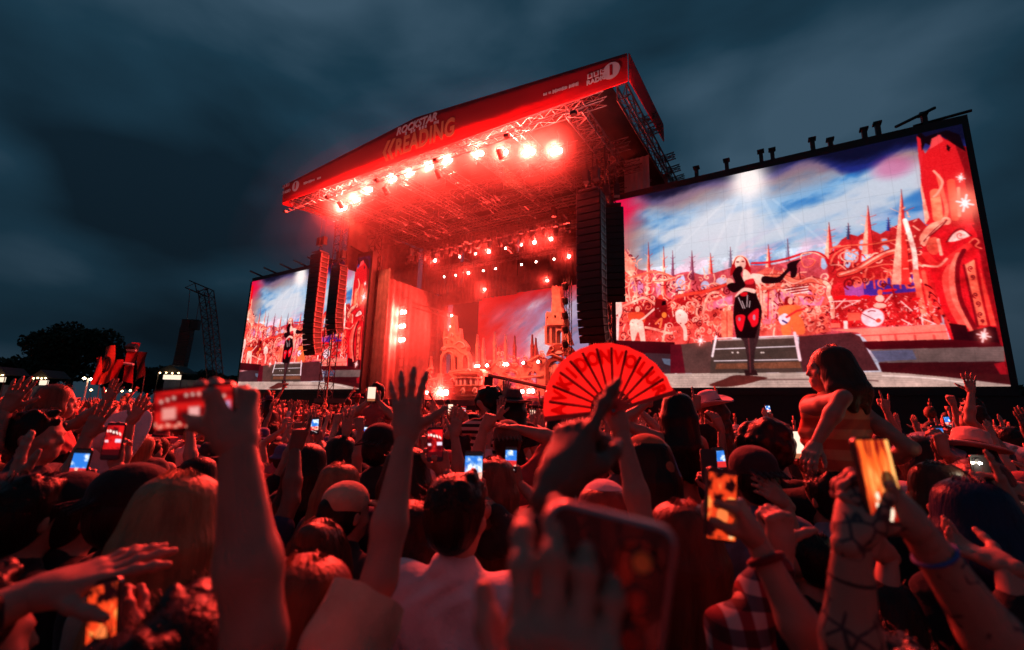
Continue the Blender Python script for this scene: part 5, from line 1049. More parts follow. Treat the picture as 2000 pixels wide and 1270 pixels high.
# ------------------------------------------------------------------ castle scenery on the stage
def build_castle():
    Q = lambda pts, v: [on_v(x, y, v) for x, y in pts]
    Jz = (830, 580, .16533)          # zoom frame of the photograph
    def J(pts): return [(Jz[0]+x*Jz[2], Jz[1]+y*Jz[2]) for x, y in pts]
    def flat(parent, name, pts, v, th=.25, m=m_set, holes=()):
        """carved flat: outline extruded, with arched openings cut by bridging"""
        P = Q(J(pts), v); me = None
        bm = bmesh.new(); ring = [bm.verts.new((u-parent['u0'], 0, z)) for u, z in P]; edges = [bm.edges.new((ring[i], ring[(i+1) % len(ring)])) for i in range(len(ring))]
        for hp in holes:
            HP = Q(J(hp), v); r2 = [bm.verts.new((u-parent['u0'], 0, z)) for u, z in HP]; edges += [bm.edges.new((r2[i], r2[(i+1) % len(r2)])) for i in range(len(r2))]
        bmesh.ops.triangle_fill(bm, use_beauty=True, edges=edges)
        r = bmesh.ops.extrude_face_region(bm, geom=bm.faces[:]); bmesh.ops.translate(bm, verts=[e for e in r['geom'] if isinstance(e, bmesh.types.BMVert)], vec=(0, th, 0)); bmesh.ops.recalc_face_normals(bm, faces=bm.faces)
        me = bpy.data.meshes.new(name); bm.to_mesh(me); bm.free(); me.materials.append(m); return link(name, me, parent, (0, v-parent['v0'], -parent['z0']))
    def thing(name, px, v, label, cat='stage set'):
        u, z = on_v(px, 700, v); t = stage_empty(name, u, v, 2.6, label, cat); t['u0'] = u; t['v0'] = v; t['z0'] = 2.6; return t
    def relief(parent, name, lines, v, r=.07, m=m_set):
        mb = MB()
        for ln in lines: P = Q(J(ln), v); mb.tube([(u-parent['u0'], 0, z) for u, z in curve(P, k=4)], r, 5)
        o = mb.build(name, m, parent, True, loc=(0, v-parent['v0'], -parent['z0'])); o['kind'] = 'stuff'; return o
    arch = lambda cx, y0, y1, w: [(cx-w, y1), (cx-w, y0+w*.9), (cx-w*.7, y0+w*.3), (cx, y0), (cx+w*.7, y0+w*.3), (cx+w, y0+w*.9), (cx+w, y1)]
    # left gatehouse
    t = thing('castle_gatehouse', 885, 30, 'pale castle gatehouse with pointed arches at the left of the stage set')
    flat(t, 'front', [(175,1100),(180,700),(205,660),(195,600),(220,590),(215,510),(212,480),(225,380),(240,480),(270,460),(300,370),(310,230),(345,215),(355,400),(375,460),(395,470),(405,370),(415,490),(450,520),(500,590),(490,640),(520,700),(520,1100)], 30, .5, holes=[arch(260,660,1000,52), arch(352,690,1000,30), arch(478,690,1000,26), [(250,520),(262,520),(262,560),(250,560)], [(312,520),(325,520),(325,560),(312,560)]])
    relief(t, 'arch_moulding', [[(195,1000),(200,740),(265,650),(340,700),(345,1000)], [(440,1000),(445,740),(480,680),(515,740),(515,1000)], [(190,630),(260,600),(350,600),(430,660),(510,690)], [(320,700),(322,900)]], 29.94, .09)
    relief(t, 'scrolls', [[(200,610),(230,590),(245,610),(225,625),(212,612)], [(360,560),(400,530),(450,550),(470,590),(430,600)], [(300,470),(310,430),(330,440),(325,470)], [(220,500),(240,480),(270,490)]], 29.92, .06, m_white)
    # stairs and balustrade
    t = thing('balustrade_stair', 845, 27.5, 'pale scrolled balustrade of the stair at the left foot of the set')
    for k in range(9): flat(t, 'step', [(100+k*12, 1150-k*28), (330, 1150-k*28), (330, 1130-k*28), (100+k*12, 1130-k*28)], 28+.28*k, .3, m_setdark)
    flat(t, 'newel', [(145,1170),(145,920),(150,905),(180,905),(188,920),(185,1170)], 27.4, .3)
    relief(t, 'handrail', [[(10,900),(60,850),(90,850)], [(20,960),(80,880)], [(0,1000),(160,960)]], 27.4, .10); relief(t, 'scrolls', [[(30,1100),(60,1000),(110,1010),(100,1080),(60,1060)], [(70,1150),(110,1090),(140,1110),(120,1150)], [(20,960),(50,930),(80,960),(60,990)], [(200,1150),(240,1080),(280,1100),(260,1150)]], 27.4, .07)
    # riser with the band platforms
    t = thing('band_riser', 930, 29, 'stepped band platform with carved front and rails in mid stage')
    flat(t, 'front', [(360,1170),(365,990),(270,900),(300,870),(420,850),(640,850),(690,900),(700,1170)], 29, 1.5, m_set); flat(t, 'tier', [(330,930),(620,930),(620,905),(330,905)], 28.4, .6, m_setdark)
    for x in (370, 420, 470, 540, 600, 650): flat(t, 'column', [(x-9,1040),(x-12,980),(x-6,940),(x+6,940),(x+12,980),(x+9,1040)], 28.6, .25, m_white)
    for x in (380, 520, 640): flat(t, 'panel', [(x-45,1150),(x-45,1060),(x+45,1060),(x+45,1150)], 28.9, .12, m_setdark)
    relief(t, 'rail', [[(280,900),(450,870),(640,890)], [(340,960),(500,950),(690,970)], [(360,1050),(700,1045)]], 28.5, .06)
    relief(t, 'scrolls', [[(560,1120),(580,1080),(610,1090),(600,1130)], [(420,1110),(450,1080),(470,1120)], [(300,980),(330,960),(350,1000)], [(480,880),(510,850),(540,880)]], 28.4, .06, m_white)
    # central arcade with scrolls
    t = thing('scroll_arcade', 1000, 30.5, 'long carved arcade with scrolled gables across the middle of the stage')
    flat(t, 'front', [(690,1170),(700,860),(760,830),(830,780),(880,740),(930,760),(1000,800),(1090,800),(1130,830),(1200,780),(1280,730),(1360,690),(1420,720),(1430,1170)], 30.5, .4, m_set, holes=[arch(1000,880,1100,70), arch(820,890,1080,50), arch(1270,870,1100,55)])
    relief(t, 'gable', [[(720,870),(830,780),(885,735),(960,780),(1090,800)], [(1150,810),(1280,730),(1380,690)], [(700,960),(900,940),(1100,960),(1400,930)], [(920,900),(1000,860),(1090,900),(1110,1050)]], 30.4, .11)
    sc = []
    rng = random.Random(8)
    for i in range(46):
        x, y, r, a0, s_ = rng.uniform(700, 1400), rng.uniform(660, 1120), rng.uniform(14, 34), rng.uniform(0, 6.28), rng.choice((-1, 1)); sc.append([(x+r*(1-k/9)*math.cos(a0+s_*k*.95), y+r*(1-k/9)*math.sin(a0+s_*k*.95)) for k in range(9)])
    relief(t, 'scrolls', sc[:23], 30.38, .055, m_white); relief(t, 'scrolls', sc[23:], 30.36, .05, m_set)
    for x, y in ((610,440), (680,480), (815,410), (870,590), (945,440), (1050,455), (1258,440), (1300,480), (60,700), (1090,720)):
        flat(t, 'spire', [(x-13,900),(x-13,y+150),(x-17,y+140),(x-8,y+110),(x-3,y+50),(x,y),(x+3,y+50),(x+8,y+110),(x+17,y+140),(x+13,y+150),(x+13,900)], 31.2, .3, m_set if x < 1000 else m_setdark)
    # right castle tower
    t = thing('castle_tower', 1092, 29, 'tall broken castle tower with crenellated drum and arched window')
    flat(t, 'shaft', [(1490,200),(1500,30),(1495,-120),(1510,-135),(1525,-60),(1545,-140),(1560,-60),(1590,-130),(1600,0),(1610,120),(1640,180)], 29, .6)
    flat(t, 'drum', [(1420,330),(1425,200),(1440,170),(1455,190),(1475,175),(1500,190),(1560,180),(1600,190),(1640,180),(1650,330)], 28.7, .8, holes=[[(1525,215),(1550,215),(1550,250),(1525,250)], [(1440,230),(1450,230),(1450,265),(1440,265)], [(1608,235),(1622,235),(1622,265),(1608,265)]])
    flat(t, 'base', [(1415,560),(1412,340),(1650,330),(1720,560)], 29, .7, holes=[arch(1455,350,550,18), arch(1585,390,550,30), arch(1520,350,550,24)])
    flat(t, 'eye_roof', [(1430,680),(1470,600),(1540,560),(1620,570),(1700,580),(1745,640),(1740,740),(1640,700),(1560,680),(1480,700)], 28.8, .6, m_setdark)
    flat(t, 'eye', [(1530,665),(1570,635),(1610,640),(1630,660),(1590,675)], 28.74, .05, m_white)
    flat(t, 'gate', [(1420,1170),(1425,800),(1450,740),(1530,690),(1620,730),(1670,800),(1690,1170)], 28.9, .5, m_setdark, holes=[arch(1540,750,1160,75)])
    m_win = mat('pale_window', (0.8, 0.7, 0.62), .7)  # plain pale colour of the arched panes
    for x in (1485, 1535, 1585): flat(t, 'window_pane', [(x-22,1150),(x-22,800),(x,775),(x+22,800),(x+22,1150)], 29.1, .05, m_win)
    relief(t, 'scrolls', [[(1470,600),(1500,580),(1520,620),(1490,640)], [(1600,600),(1630,580),(1650,610),(1620,620)], [(1690,600),(1720,620),(1700,650)], [(1430,700),(1500,680),(1540,690),(1620,720)], [(1485,830),(1475,870),(1490,900),(1480,940)], [(1585,830),(1575,870),(1590,900),(1580,940)], [(1485,980),(1475,1020),(1490,1050)]], 28.7, .05)
    # dark truss mast with lamps beside the tower
    t = thing('lamp_mast', 1109, 27.6, 'black truss mast with unlit lamps beside the castle tower', 'mast'); u, z = on_v(1109, 560, 27.6)
    MB().truss((u-t['u0'], 0, 0), (u-t['u0'], 0, z-2.0), .4, .4, up=(0, 1, 0), step=.6, r=.03).build('truss', m_black, t)
    for k in range(5): zz = on_v(1108, 560+k*28, 27.6)[1]; mb = MB(); mb.lathe([(.02, .2), (.2, .18), (.24, -.1), (.2, -.3), (.02, -.3)], 10); mb.build('lamp', m_black, t, loc=(u-t['u0']-.1, -.3, zz-2.6), rot=(.5, 0, 0))
    # slanting side truss and the ladder of the left wing
    t = thing('side_truss', 810, 29, 'lit slanting truss reaching from the left wing toward the smoke', 'truss'); a = on_v(748, 580, 27); b = on_v(884, 618, 31)
    MB().truss((a[0]-t['u0'], -2, a[1]-2.6), (b[0]-t['u0'], 2, b[1]-2.6), .4, .4, step=.5).build('truss', m_steel, t)
    t = thing('wing_ladder', 845, 30, 'upright lattice ladder left of the castle gate', 'ladder'); p0 = on_v(842, 705, 30); p1 = on_v(846, 608, 30)
    mb = MB(); mb.bar((-.4, 0, p0[1]-2.6), (-.4, 0, p1[1]-2.6), .03); mb.bar((.4, 0, p0[1]-2.6), (.4, 0, p1[1]-2.6), .03); mb.build('rail', m_steel, t)
    for k in range(7): zz = p0[1]-2.6+(p1[1]-p0[1])*(k+.3)/7; MB().bar((-.4, 0, zz), (.4, 0, zz), .02).build('rung', m_steel, t)
    # camera crane in front of the set
    a = W(*[on_v(955, 733, 21.5)[0], 21.5, on_v(955, 733, 21.5)[1]]); b = W(*[on_v(1088, 762, 19.5)[0], 19.5, on_v(1088, 762, 19.5)[1]])
    t = empty('camera_crane', (b.x, b.y, 0), 0, 'dark camera crane arm sloping across the stage front', 'crane')
    o = MB().bar(a-Vector((b.x, b.y, 0)), b+(b-a)*.4-Vector((b.x, b.y, 0)), .10, 6).build('arm', m_black, t); MB().box(-.25, .25, -.3, .3, -.9, -.1).build('camera_head', m_black, t, loc=a-Vector((b.x, b.y, 0)))
    mb = MB(); mb.bar((0, 0, 0), (0, 0, b.z-.05), .12, 8); mb.build('column', m_black, t)
    # tall mic mast in front of the left wall
    u, z = on_v(650, 650, 19.0); t = stage_empty('flag_mast', u, 19, 0, 'thin dark mast standing before the left video wall', 'mast'); MB().bar((0, 0, 0), (0, 0, z), .06, 6).build('pole', m_black, t); MB().bar((-.1, 0, z), (.3, 0, z+.3), .05).build('bracket', m_black, t)
build_castle()

# ------------------------------------------------------------------ left background: trees, flags, delay tower, stalls
def leaf_crown(center, rad, n, seed, size=.5, lobes=17, flat=0.0):
    rs = np.random.RandomState(seed); cs = []
    for i in range(lobes):
        d = nrm(rs.normal(size=3)); d[2] = abs(d[2])*.9-.25; cs.append((np.array(center)+d*np.array(rad)*rs.uniform(.35, .85), np.array(rad)*rs.uniform(.20, .38)))
    cs.append((np.array(center), np.array(rad)*.62)); mb = []; vs = np.zeros((n*4, 3)); 
    k = rs.randint(0, len(cs), n); d = rs.normal(size=(n, 3)); d /= np.linalg.norm(d, axis=1)[:, None]; rr = rs.uniform(.55, 1.08, n)**.6
    k = np.where(rs.rand(n) < .12, len(cs)-1, k % (len(cs)-1)); P = np.array([cs[i][0] for i in k])+d*np.array([cs[i][1] for i in k])*rr[:, None]
    a = rs.normal(size=(n, 3)); a /= np.linalg.norm(a, axis=1)[:, None]; b = np.cross(a, rs.normal(size=(n, 3))); b /= np.linalg.norm(b, axis=1)[:, None]; s = size*rs.uniform(.5, 1.2, n)[:, None]
    vs[0::4] = P-a*s; vs[1::4] = P+b*s*.6; vs[2::4] = P+a*s; vs[3::4] = P-b*s*.6
    f = np.arange(n*4).reshape(-1, 4); return vs, f, np.zeros(n, int)
m_leaf = mat('night_foliage', (0.030, 0.038, 0.018), .8, noise=(.7, .4)); m_bark = mat('bark', (0.05, 0.04, 0.03), .9)
def tree(px, pytop, Y, label, rx=1.0, n=6000, seed=1, base_z=0.0, size=.5, trunk=True):
    top = atY(px, pytop, Y); H_ = top.z; t = empty('tree', (top.x, top.y, 0), 0, label, 'tree', 'dark trees beyond the crowd')
    r = (H_*.42*rx, H_*.40*rx, H_*.40)
    link('crown', mk_mesh('crown', [leaf_crown((0, 0, H_*.60), r, n, seed, size)], [m_leaf], False), t)['kind'] = 'stuff'
    mb = MB(); mb.bar((0, 0, 0), (0, 0, H_*.55), H_*.035, 7, H_*.02)
    rs = random.Random(seed)
    for i in range(6): a = rs.uniform(0, 6.28); mb.bar((0, 0, H_*rs.uniform(.25, .45)), (math.cos(a)*r[0]*.6, math.sin(a)*r[1]*.6, H_*rs.uniform(.55, .8)), H_*.014, 5, H_*.005)
    mb.build('trunk', m_bark, t)
def build_left():
    tree(165, 612, 70, 'big round dark tree on the left skyline', 1.15, 9000, 3, size=.34)
    for i, (px, py, Y, rx, lab) in enumerate([(20, 690, 75, 1.3, 'low dark tree at the left edge of the view'), (60, 700, 85, 1.2, 'small dark tree between the left edge and the big tree'), (300, 705, 90, 1.5, 'low dark tree just right of the flags'), (345, 712, 95, 1.5, 'low dark tree left of the speaker crane'), (400, 716, 100, 1.6, 'low dark tree behind the foot of the speaker crane'), (455, 722, 95, 1.6, 'low dark tree beside the left video wall'), (110, 672, 78, 1.1, 'dark tree leaning on the left flank of the big tree'), (240, 690, 80, 1.2, 'dark tree directly behind the flags')]): tree(px, py, Y, lab, rx, 3600, 20+i, size=.5)
    for i, (px, py, Y, rx, lab) in enumerate([(1985, 735, 60, 1.6, 'low dark tree past the right edge of the right video wall'), (2060, 725, 55, 1.6, 'dark tree at the far right edge')]): tree(px, py, Y, lab, rx, 2600, 40+i, size=.5)
    # feather flags
    Y = 36.0
    zq = lambda pts: [(x*.26, 520+y*.26) for x, y in pts]
    flags = [([(725,690),(770,680),(740,890),(690,890)], (0.50, 0.07, 0.06), 'plain red flag, leftmost of the five', 0), ([(790,605),(865,595),(830,870),(740,890)], (0.52, 0.12, 0.07), 'tall red flag with a dark ring printed on it', 1), ([(862,705),(920,700),(880,880),(820,880)], (0.40, 0.03, 0.04), 'short dark red flag in the middle of the five', 0), ([(980,575),(1045,575),(990,880),(910,860)], (0.46, 0.03, 0.04), 'tallest red flag with dark top and pale bands', 2), ([(1045,645),(1105,645),(1080,820),(1010,870)], (0.10, 0.02, 0.02), 'dark patterned flag, rightmost of the five', 3)]
    for i, (pts, col, lab, kind) in enumerate(flags):
        Yi = Y+i*.5; P = [atY(x, y, Yi) for x, y in zq(pts)]; b = (P[2]+P[3])/2; t = empty('flag', (b.x, Yi, 0), 0, lab, 'flag', 'festival flags left of the stage'); o = Vector((b.x, Yi, 0))
        mb = MB(); nx, nz = 4, 10; vs = []
        for y_ in (0, .03):
            for k in range(nz+1):
                for j in range(nx+1):
                    q = (P[0]*(1-j/nx)+P[1]*(j/nx))*(1-k/nz)+(P[3]*(1-j/nx)+P[2]*(j/nx))*(k/nz)-o; vs.append((q.x, y_+.12*math.sin(j*1.3+k*.5+i), q.z))
        n1 = (nx+1)*(nz+1); fs = []
        for k in range(nz):
            for j in range(nx): a = k*(nx+1)+j; fs += [(a, a+nx+1, a+nx+2, a+1), (n1+a, n1+a+1, n1+a+nx+2, n1+a+nx+1)]
        mb.add(vs, fs); mb.build('cloth', cloth_translucent('flag_cloth', col, .25), t, True)
        MB().bar(P[2]-o+Vector((0, .1, 0)), (P[2].x-b.x+.1, .1, 0), .04).build('pole', m_darksteel, t)
        c = (P[0]+P[1]+P[2]+P[3])/4-o
        if kind == 1:
            rg = MB(); pr = []
            for k in range(20): a = 2*math.pi*k/20; pr.append((c.x+.35*math.cos(a), -.16, c.z+.6*math.sin(a)))
            rg.tube(pr+pr[:1], .09, 4); rg.build('printed_ring', m_black, t)
        if kind == 2:
            for k, cc in ((.12, m_black), (.2, m_pale), (.55, m_pale)):
                a = P[0]*(1-k)+P[3]*k-o; b2 = P[1]*(1-k)+P[2]*k-o; MB().bar((a.x, -.16, a.z), (b2.x, -.16, b2.z), .12 if cc is m_pale else .3, 4).build('printed_band', cc, t)
    # delay tower: curved truss with a hanging array
    Yd = 44.0; pts = [(421, 790), (420, 735), (416, 690), (409, 620), (402, 567)]
    b = atY(420, 780, Yd); t = empty('delay_tower', (b.x, Yd, 0), 0, 'curved lattice crane holding a black speaker column left of the stage', 'tower'); o = Vector((b.x, Yd, 0)); P = [atY(x, y, Yd)-o for x, y in pts]; P[0].z = 0
    mb = MB()
    for a, c in zip(P[:-1], P[1:]): mb.truss(a, c, .95, .95, up=(0, 1, 0), step=.8, r=.06, rd=.035)
    mb.build('mast', m_black, t); mb = MB(); a, c = atY(406, 572, Yd)-o, atY(371, 557, Yd)-o; mb.truss(a, c, .8, .8, step=.7, r=.055, rd=.035); mb.build('jib', m_black, t)
    s0 = atY(366, 642, Yd)-o; s1 = atY(365, 716, Yd)-o
    t2 = empty('delay_speaker', tuple(s0+o), 0.2, 'black speaker column hanging from the lattice crane', 'speaker')
    hh = (s0.z-s1.z)/11
    for k in range(11): q = k/10; MB().box(-.5+.0*q, .5, -.4, .4, -hh*.46, hh*.46).build('cabinet', m_black, t2, loc=(-.1*q*q, 0, -hh*(k+.5)), rot=(0, .04*q, 0))
    for (x0, y0, x1, y1) in ((372, 566, 364, 640), (390, 575, 379, 640)):
        A, B = atY(x0, y0, Yd)-s0-o, atY(x1, y1, Yd)-s0-o; MB().bar(A, B, .03).build('chain', m_darksteel, t2); MB().box(-.35, .35, -.3, .3, -.5, .5).build('motor', m_black, t2, loc=B+Vector((0, 0, .3)))
    # stalls, fence, lamps
    m_fence = mat('pale_fence', (.35, .36, .38), .7, noise=(1, .3)); warm = (1.0, .62, .28)
    for i, (x0, x1, y0, y1, Yf) in enumerate([(318, 478, 741, 757, 52), (0, 140, 752, 768, 50)]):
        a, b2 = atY(x0, y1, Yf), atY(x1, y1, Yf); tp = atY(x0, y0, Yf); t = empty('site_fence', (a.x, Yf, 0), 0, ['pale boarded fence behind the crowd under the crane', 'pale boarded fence at the far left behind the crowd'][i], 'fence'); n = 14; wd = (b2.x-a.x)/n
        for k in range(n): MB().box(k*wd+.02, (k+1)*wd-.02, 0, .05, 0, tp.z).build('panel', m_fence, t)
    for i, (x0, x1, y0, y1, Ys) in enumerate([(305, 357, 728, 748, 48), (62, 96, 738, 752, 46), (-20, 12, 732, 748, 46)]):
        a, b2 = atY(x0, y1, Ys), atY(x1, y0, Ys); w_ = b2.x-a.x; t = empty('food_stall', (a.x, Ys, 0), 0, ['small lit food stall in front of the pale fence by the crane', 'small lit stall left of the big tree foot', 'lit stall at the very left edge'][i], 'stall', 'stalls along the back of the field')
        mb = MB(); mb.box(0, w_, 0, 2, 0, 1.0); mb.build('counter', m_pale, t); mb = MB(); mb.prism([(-.2, b2.z), (w_+.2, b2.z), (w_*.5, b2.z+.8)], -.2, 2.2); mb.build('roof', m_black, t)
        for x in (0.05, w_-.05): MB().bar((x, 0, 0), (x, 0, b2.z), .05).build('post', m_darksteel, t)
        MB().box(.4, w_-.3, .3, .34, b2.z-.75, b2.z-.25).build('menu_board', emis('menu_board', (1, .8, .6), 1.2), t)
        for k in range(4):
            x = w_*(k+.5)/4; mb = MB(); mb.lathe([(.001, .09), (.09, 0), (.001, -.09)], 8); mb.build('bulb', emis('warm_bulb', warm, 14), t, loc=(x, -.15, b2.z-.1+.05*(k % 2)))
        ld = bpy.data.lights.new('stall_light', 'POINT'); ld.energy = 22; ld.color = warm; ld.shadow_soft_size = .2; lo = bpy.data.objects.new('stall_light', ld); COL.objects.link(lo); lo.parent = t; lo.location = (w_/2, -.5, b2.z-.2)
    p = atY(172, 740, 40); t = empty('light_mast', (p.x, 40, 0), 0, 'mast with two bright work lights beside the flags', 'lamp'); MB().bar((0, 0, 0), (0, 0, p.z), .07, 6).build('pole', m_pale, t)
    for x in (-.25, .35): mb = MB(); mb.lathe([(.001, .12), (.13, 0), (.001, -.12)], 8); mb.build('lamp', emis('work_light', (1, .75, .42), 40), t, loc=(x, -.1, p.z-.1*x))
    for i, (x, y, Yb) in enumerate([(178, 762, 38), (208, 764, 38), (238, 764, 38), (255, 763, 38)]):
        p = atY(x, y, Yb); t = empty('string_lamp', (p.x, Yb, p.z), 0, f'small warm lamp under the flags, {["first","second","third","fourth"][i]} from the left', 'lamp', 'warm lamps under the flags'); mb = MB(); mb.lathe([(.001, .1), (.11, 0), (.001, -.1)], 8); mb.build('bulb', MATS['warm_bulb'], t); MB().bar((0, 0, 0), (0, 0, -p.z), .03).build('pole', m_darksteel, t)
build_left()
# ------------------------------------------------------------------ phones, fan, and the people near the camera
def phone_pic(kind, w=20, h=40, seed=0):
    rs = np.random.RandomState(seed); a = np.zeros((h, w, 3)); yy, xx = np.mgrid[0:h, 0:w]; Y = yy/h; X = xx/w
    n = fbm((h, w), w*.4, h*.2, seed+50, 4)
    if kind == 'blue':
        a[:] = (40, 110, 200); a += (np.array((225, 230, 235))-a)*np.clip((n-.45)*5, 0, 1)[..., None]; a[Y > .5] = (200, 40, 40); a[(Y > .5) & (n > .52)] = (255, 170, 150); a[Y > .74] = (12, 6, 10); a[Y < .1] = (12, 12, 16)
        for k in range(5): a[int(h*(.78+.03*k)), int(w*(.2+.15*k))] = (230, 220, 220)
    elif kind == 'red':
        a[:] = (214, 20, 24); a += (np.array((60, 0, 6))-a)*np.clip((n-.42)*4, 0, 1)[..., None]
        for k in range(9): y = int(h*.22+k*.012*h); x = int(w*(.12+.09*k)); a[max(0, y-1):y+1, x:x+1] = (255, 220, 210)
        a[int(h*.48):int(h*.56), int(w*.1):int(w*.3)] = (235, 190, 200); a[int(h*.45):int(h*.56), int(w*.66):int(w*.95)] = (220, 200, 220); a[Y > .70] = (60, 4, 8); a[Y > .86] = (10, 4, 6); a[Y < .06] = (10, 4, 6)
    elif kind == 'white': a[:] = (250, 215, 190); a[Y > .8] = (160, 90, 60)
    elif kind == 'orange':
        a[:] = (235, 92, 30); st = fbm((h, w), w*.06+1.1, h*.5, seed+9, 4); a += (np.array((255, 176, 96))-a)*np.clip((st-.5)*5, 0, 1)[..., None]; a += (np.array((120, 10, 8))-a)*np.clip((.44-st)*7, 0, 1)[..., None]; a += (np.array((150, 20, 10))-a)*np.clip((Y-.55)*2.4, 0, 1)[..., None]
        d = np.hypot((X-.72)/.22, (Y-.52)/.14); a[d < 1] *= .35
        for (x, y, r) in ((.45, .76, .055), (.7, .70, .07), (.82, .80, .06), (.25, .80, .05), (.58, .86, .09), (.3, .68, .05), (.55, .95, .05)): a[np.hypot((X-x), (Y-y)*h/w*.5) < r] = (255, 226, 196)
        a[Y > .97] = (30, 6, 6)
    elif kind == 'blotch':
        a[:] = (226, 60, 24); a += (np.array((20, 2, 4))-a)*np.clip((n-.50)*9, 0, 1)[..., None]; a += (np.array((250, 150, 70))-a)*np.clip((.36-n)*8, 0, 1)[..., None]; a[np.hypot(X-.5, (Y-.65)*1.6) < .2] = (240, 120, 60); a[np.hypot(X-.8, (Y-.92)*2) < .07] = (255, 210, 150); a[Y < .04] = (14, 4, 6)
    elif kind == 'stagewide':
        a[:] = (216, 24, 22); a += (np.array((120, 4, 8))-a)*np.clip((n-.45)*5, 0, 1)[..., None]
        
        for k in range(11):
            if k in (3, 7): continue
            d = np.hypot(X-(.08+.08*k), (Y-(.30-.16*math.sin((k+1)/12*math.pi)))*h/w); a += (np.array((255, 226, 210))-a)*np.exp(-(d/.022)**2)[..., None]

        for (x, y, rx, ry, col) in ((.18, .58, .09, .15, (240, 150, 140)), (.50, .60, .07, .14, (246, 170, 165)), (.83, .56, .13, .17, (200, 170, 214))): d = np.maximum(np.abs(X-x)/rx, np.abs(Y-y)/ry); a += (np.array(col)-a)*np.clip((1.15-d)*3, 0, 1)[..., None]
        for k in range(26): x, y = rs.randint(w), int(h*rs.uniform(.74, .95)); a[y:y+2, x:x+2] = (255, 150, 130)
    return np.clip(a, 0, 255)
m_case = mat('black_phone_case', (0.015, 0.015, 0.017), .35, coat=.3); m_redcase = mat('phone_metal_edge', (0.35, 0.30, 0.30), .3, .6); m_glass = mat('lens_glass', (0.01, 0.01, 0.012), .08, coat=1.0)
_phone_m = {}
LGL = [mat('amber_glint_lens', (.75, .30, .06), .25, coat=1.0), mat('red_glint_lens', (.45, .03, .02), .25, coat=1.0), mat('dark_red_glint_lens', (.30, .02, .015), .25, coat=1.0)]  # warm reflections put into the base colours of the lenses
def rounded(w, h, r, n=4):
    pts = []
    for cx, cy_, a0 in ((w-r, h-r, 0), (-w+r, h-r, 90), (-w+r, -h+r, 180), (w-r, -h+r, 270)):
        for k in range(n+1): a = math.radians(a0+90*k/n); pts.append((cx+r*math.cos(a), cy_+r*math.sin(a)))
    return pts
def phone(label, pos, xdir, zdir, pic='red', w=.074, h=.155, group=None, lenses=0, lens_side=1, k_lens=1.0, seed=0, strength=1.3, case=None, flash=False, res=(16, 32)):
    """phone with its screen toward -y of its own axes; xdir = screen right, zdir = screen up (world)"""
    x = Vector(xdir).normalized(); z = Vector(zdir); z = (z-x*z.dot(x)).normalized(); y = z.cross(x)
    t = empty('phone', (0, 0, 0), 0, label, 'phone', group); M_ = Matrix((x, y, z)).transposed().to_4x4(); M_.translation = pos; t.matrix_world = M_
    mb = MB(); mb.prism(rounded(w/2, h/2, .011), -.004, .0045); mb.build('case', case or m_case, t)
    if k_lens < 1: rg = rounded(w/2, h/2, .011, 6); eb = MB(); eb.tube([(x_, 0, z_) for x_, z_ in rg+rg[:1]], .0046, 6); eb.build('edge', m_redcase, t, True)
    if pic:
        key = (pic, seed, res, w, h)
        if key not in _phone_m:
            nm = 'phone_screen_%.1f' % strength; m_ = MATS.get(nm) or led_mat(nm, strength=strength, gloss=.4); _phone_m[key] = grid_display('screen', phone_pic(pic, res[0], res[1], seed), w-.007, h-.010, m_)
        link('screen', _phone_m[key], t, (-(w-.007)/2, -.0048, -(h-.010)/2))
    if lenses:
        q = k_lens; cx = lens_side*(w/2-.024*max(.8, q)); mb = MB(); bw, bh = .016*q+.004, .042*q; mb.prism([(p[0]+cx, p[1]+h/2-.012-bh) for p in rounded(bw, bh, .012)], .0046, .0066); mb.build('camera_plate', m_glass, t)
        for k in range(lenses):
            z = h/2-.012-.014*q-k*.029*q; lb = MB(); lb.bar((cx, .0060, z), (cx, .0100, z), .0105*q, 18); ln = lb.build('lens', m_case, t)
            MB().bar((cx, .0101, z), (cx, .0106, z), .0080*q, 16).build('lens_glass', LGL[k % 3] if k_lens < 1 else m_glass, ln)
    if flash:
        lb = MB(); lb.bar((w/2-.012, .0047, h/2-.012), (w/2-.012, .006, h/2-.012), .006, 10); lb.build('flash', emis('phone_flash', (1, .9, .72), 260), t)
    return t
AWAY, TOCAM = (0, 1, 0), (0, -1, 0)
def pxdir(a, b): return (atY(*b)-atY(*a))
def hero(label, hx, hy, Y, face=0, arms=(None, None), h=None, rider=False, vox=.010, hvox=.0055, head=(0, 0, 0), lean=(0, 0), **kw):
    """person whose head centre is seen at (hx, hy), Y metres ahead; face in degrees, 0 = looking away from the camera, + = turned left"""
    P = atY(hx, hy, Y); yaw = math.radians(face)
    hh = h or min(2.02, max(1.42, P.z/1.665*1.75)); base = Vector((P.x, P.y, P.z-1.665*hh/1.75))
    if not rider: base.z = 0
    fk = {k: kw.pop(k) for k in list(kw) if k in ('hair', 'fem', 'sleeve', 'build', 'hairlen', 'hat', 'twist', 'bare', 'baggy')}
    return _hero(label, base, yaw, hh, arms, head, lean, 'sit' if rider else 'stand', fk, vox, hvox, kw)
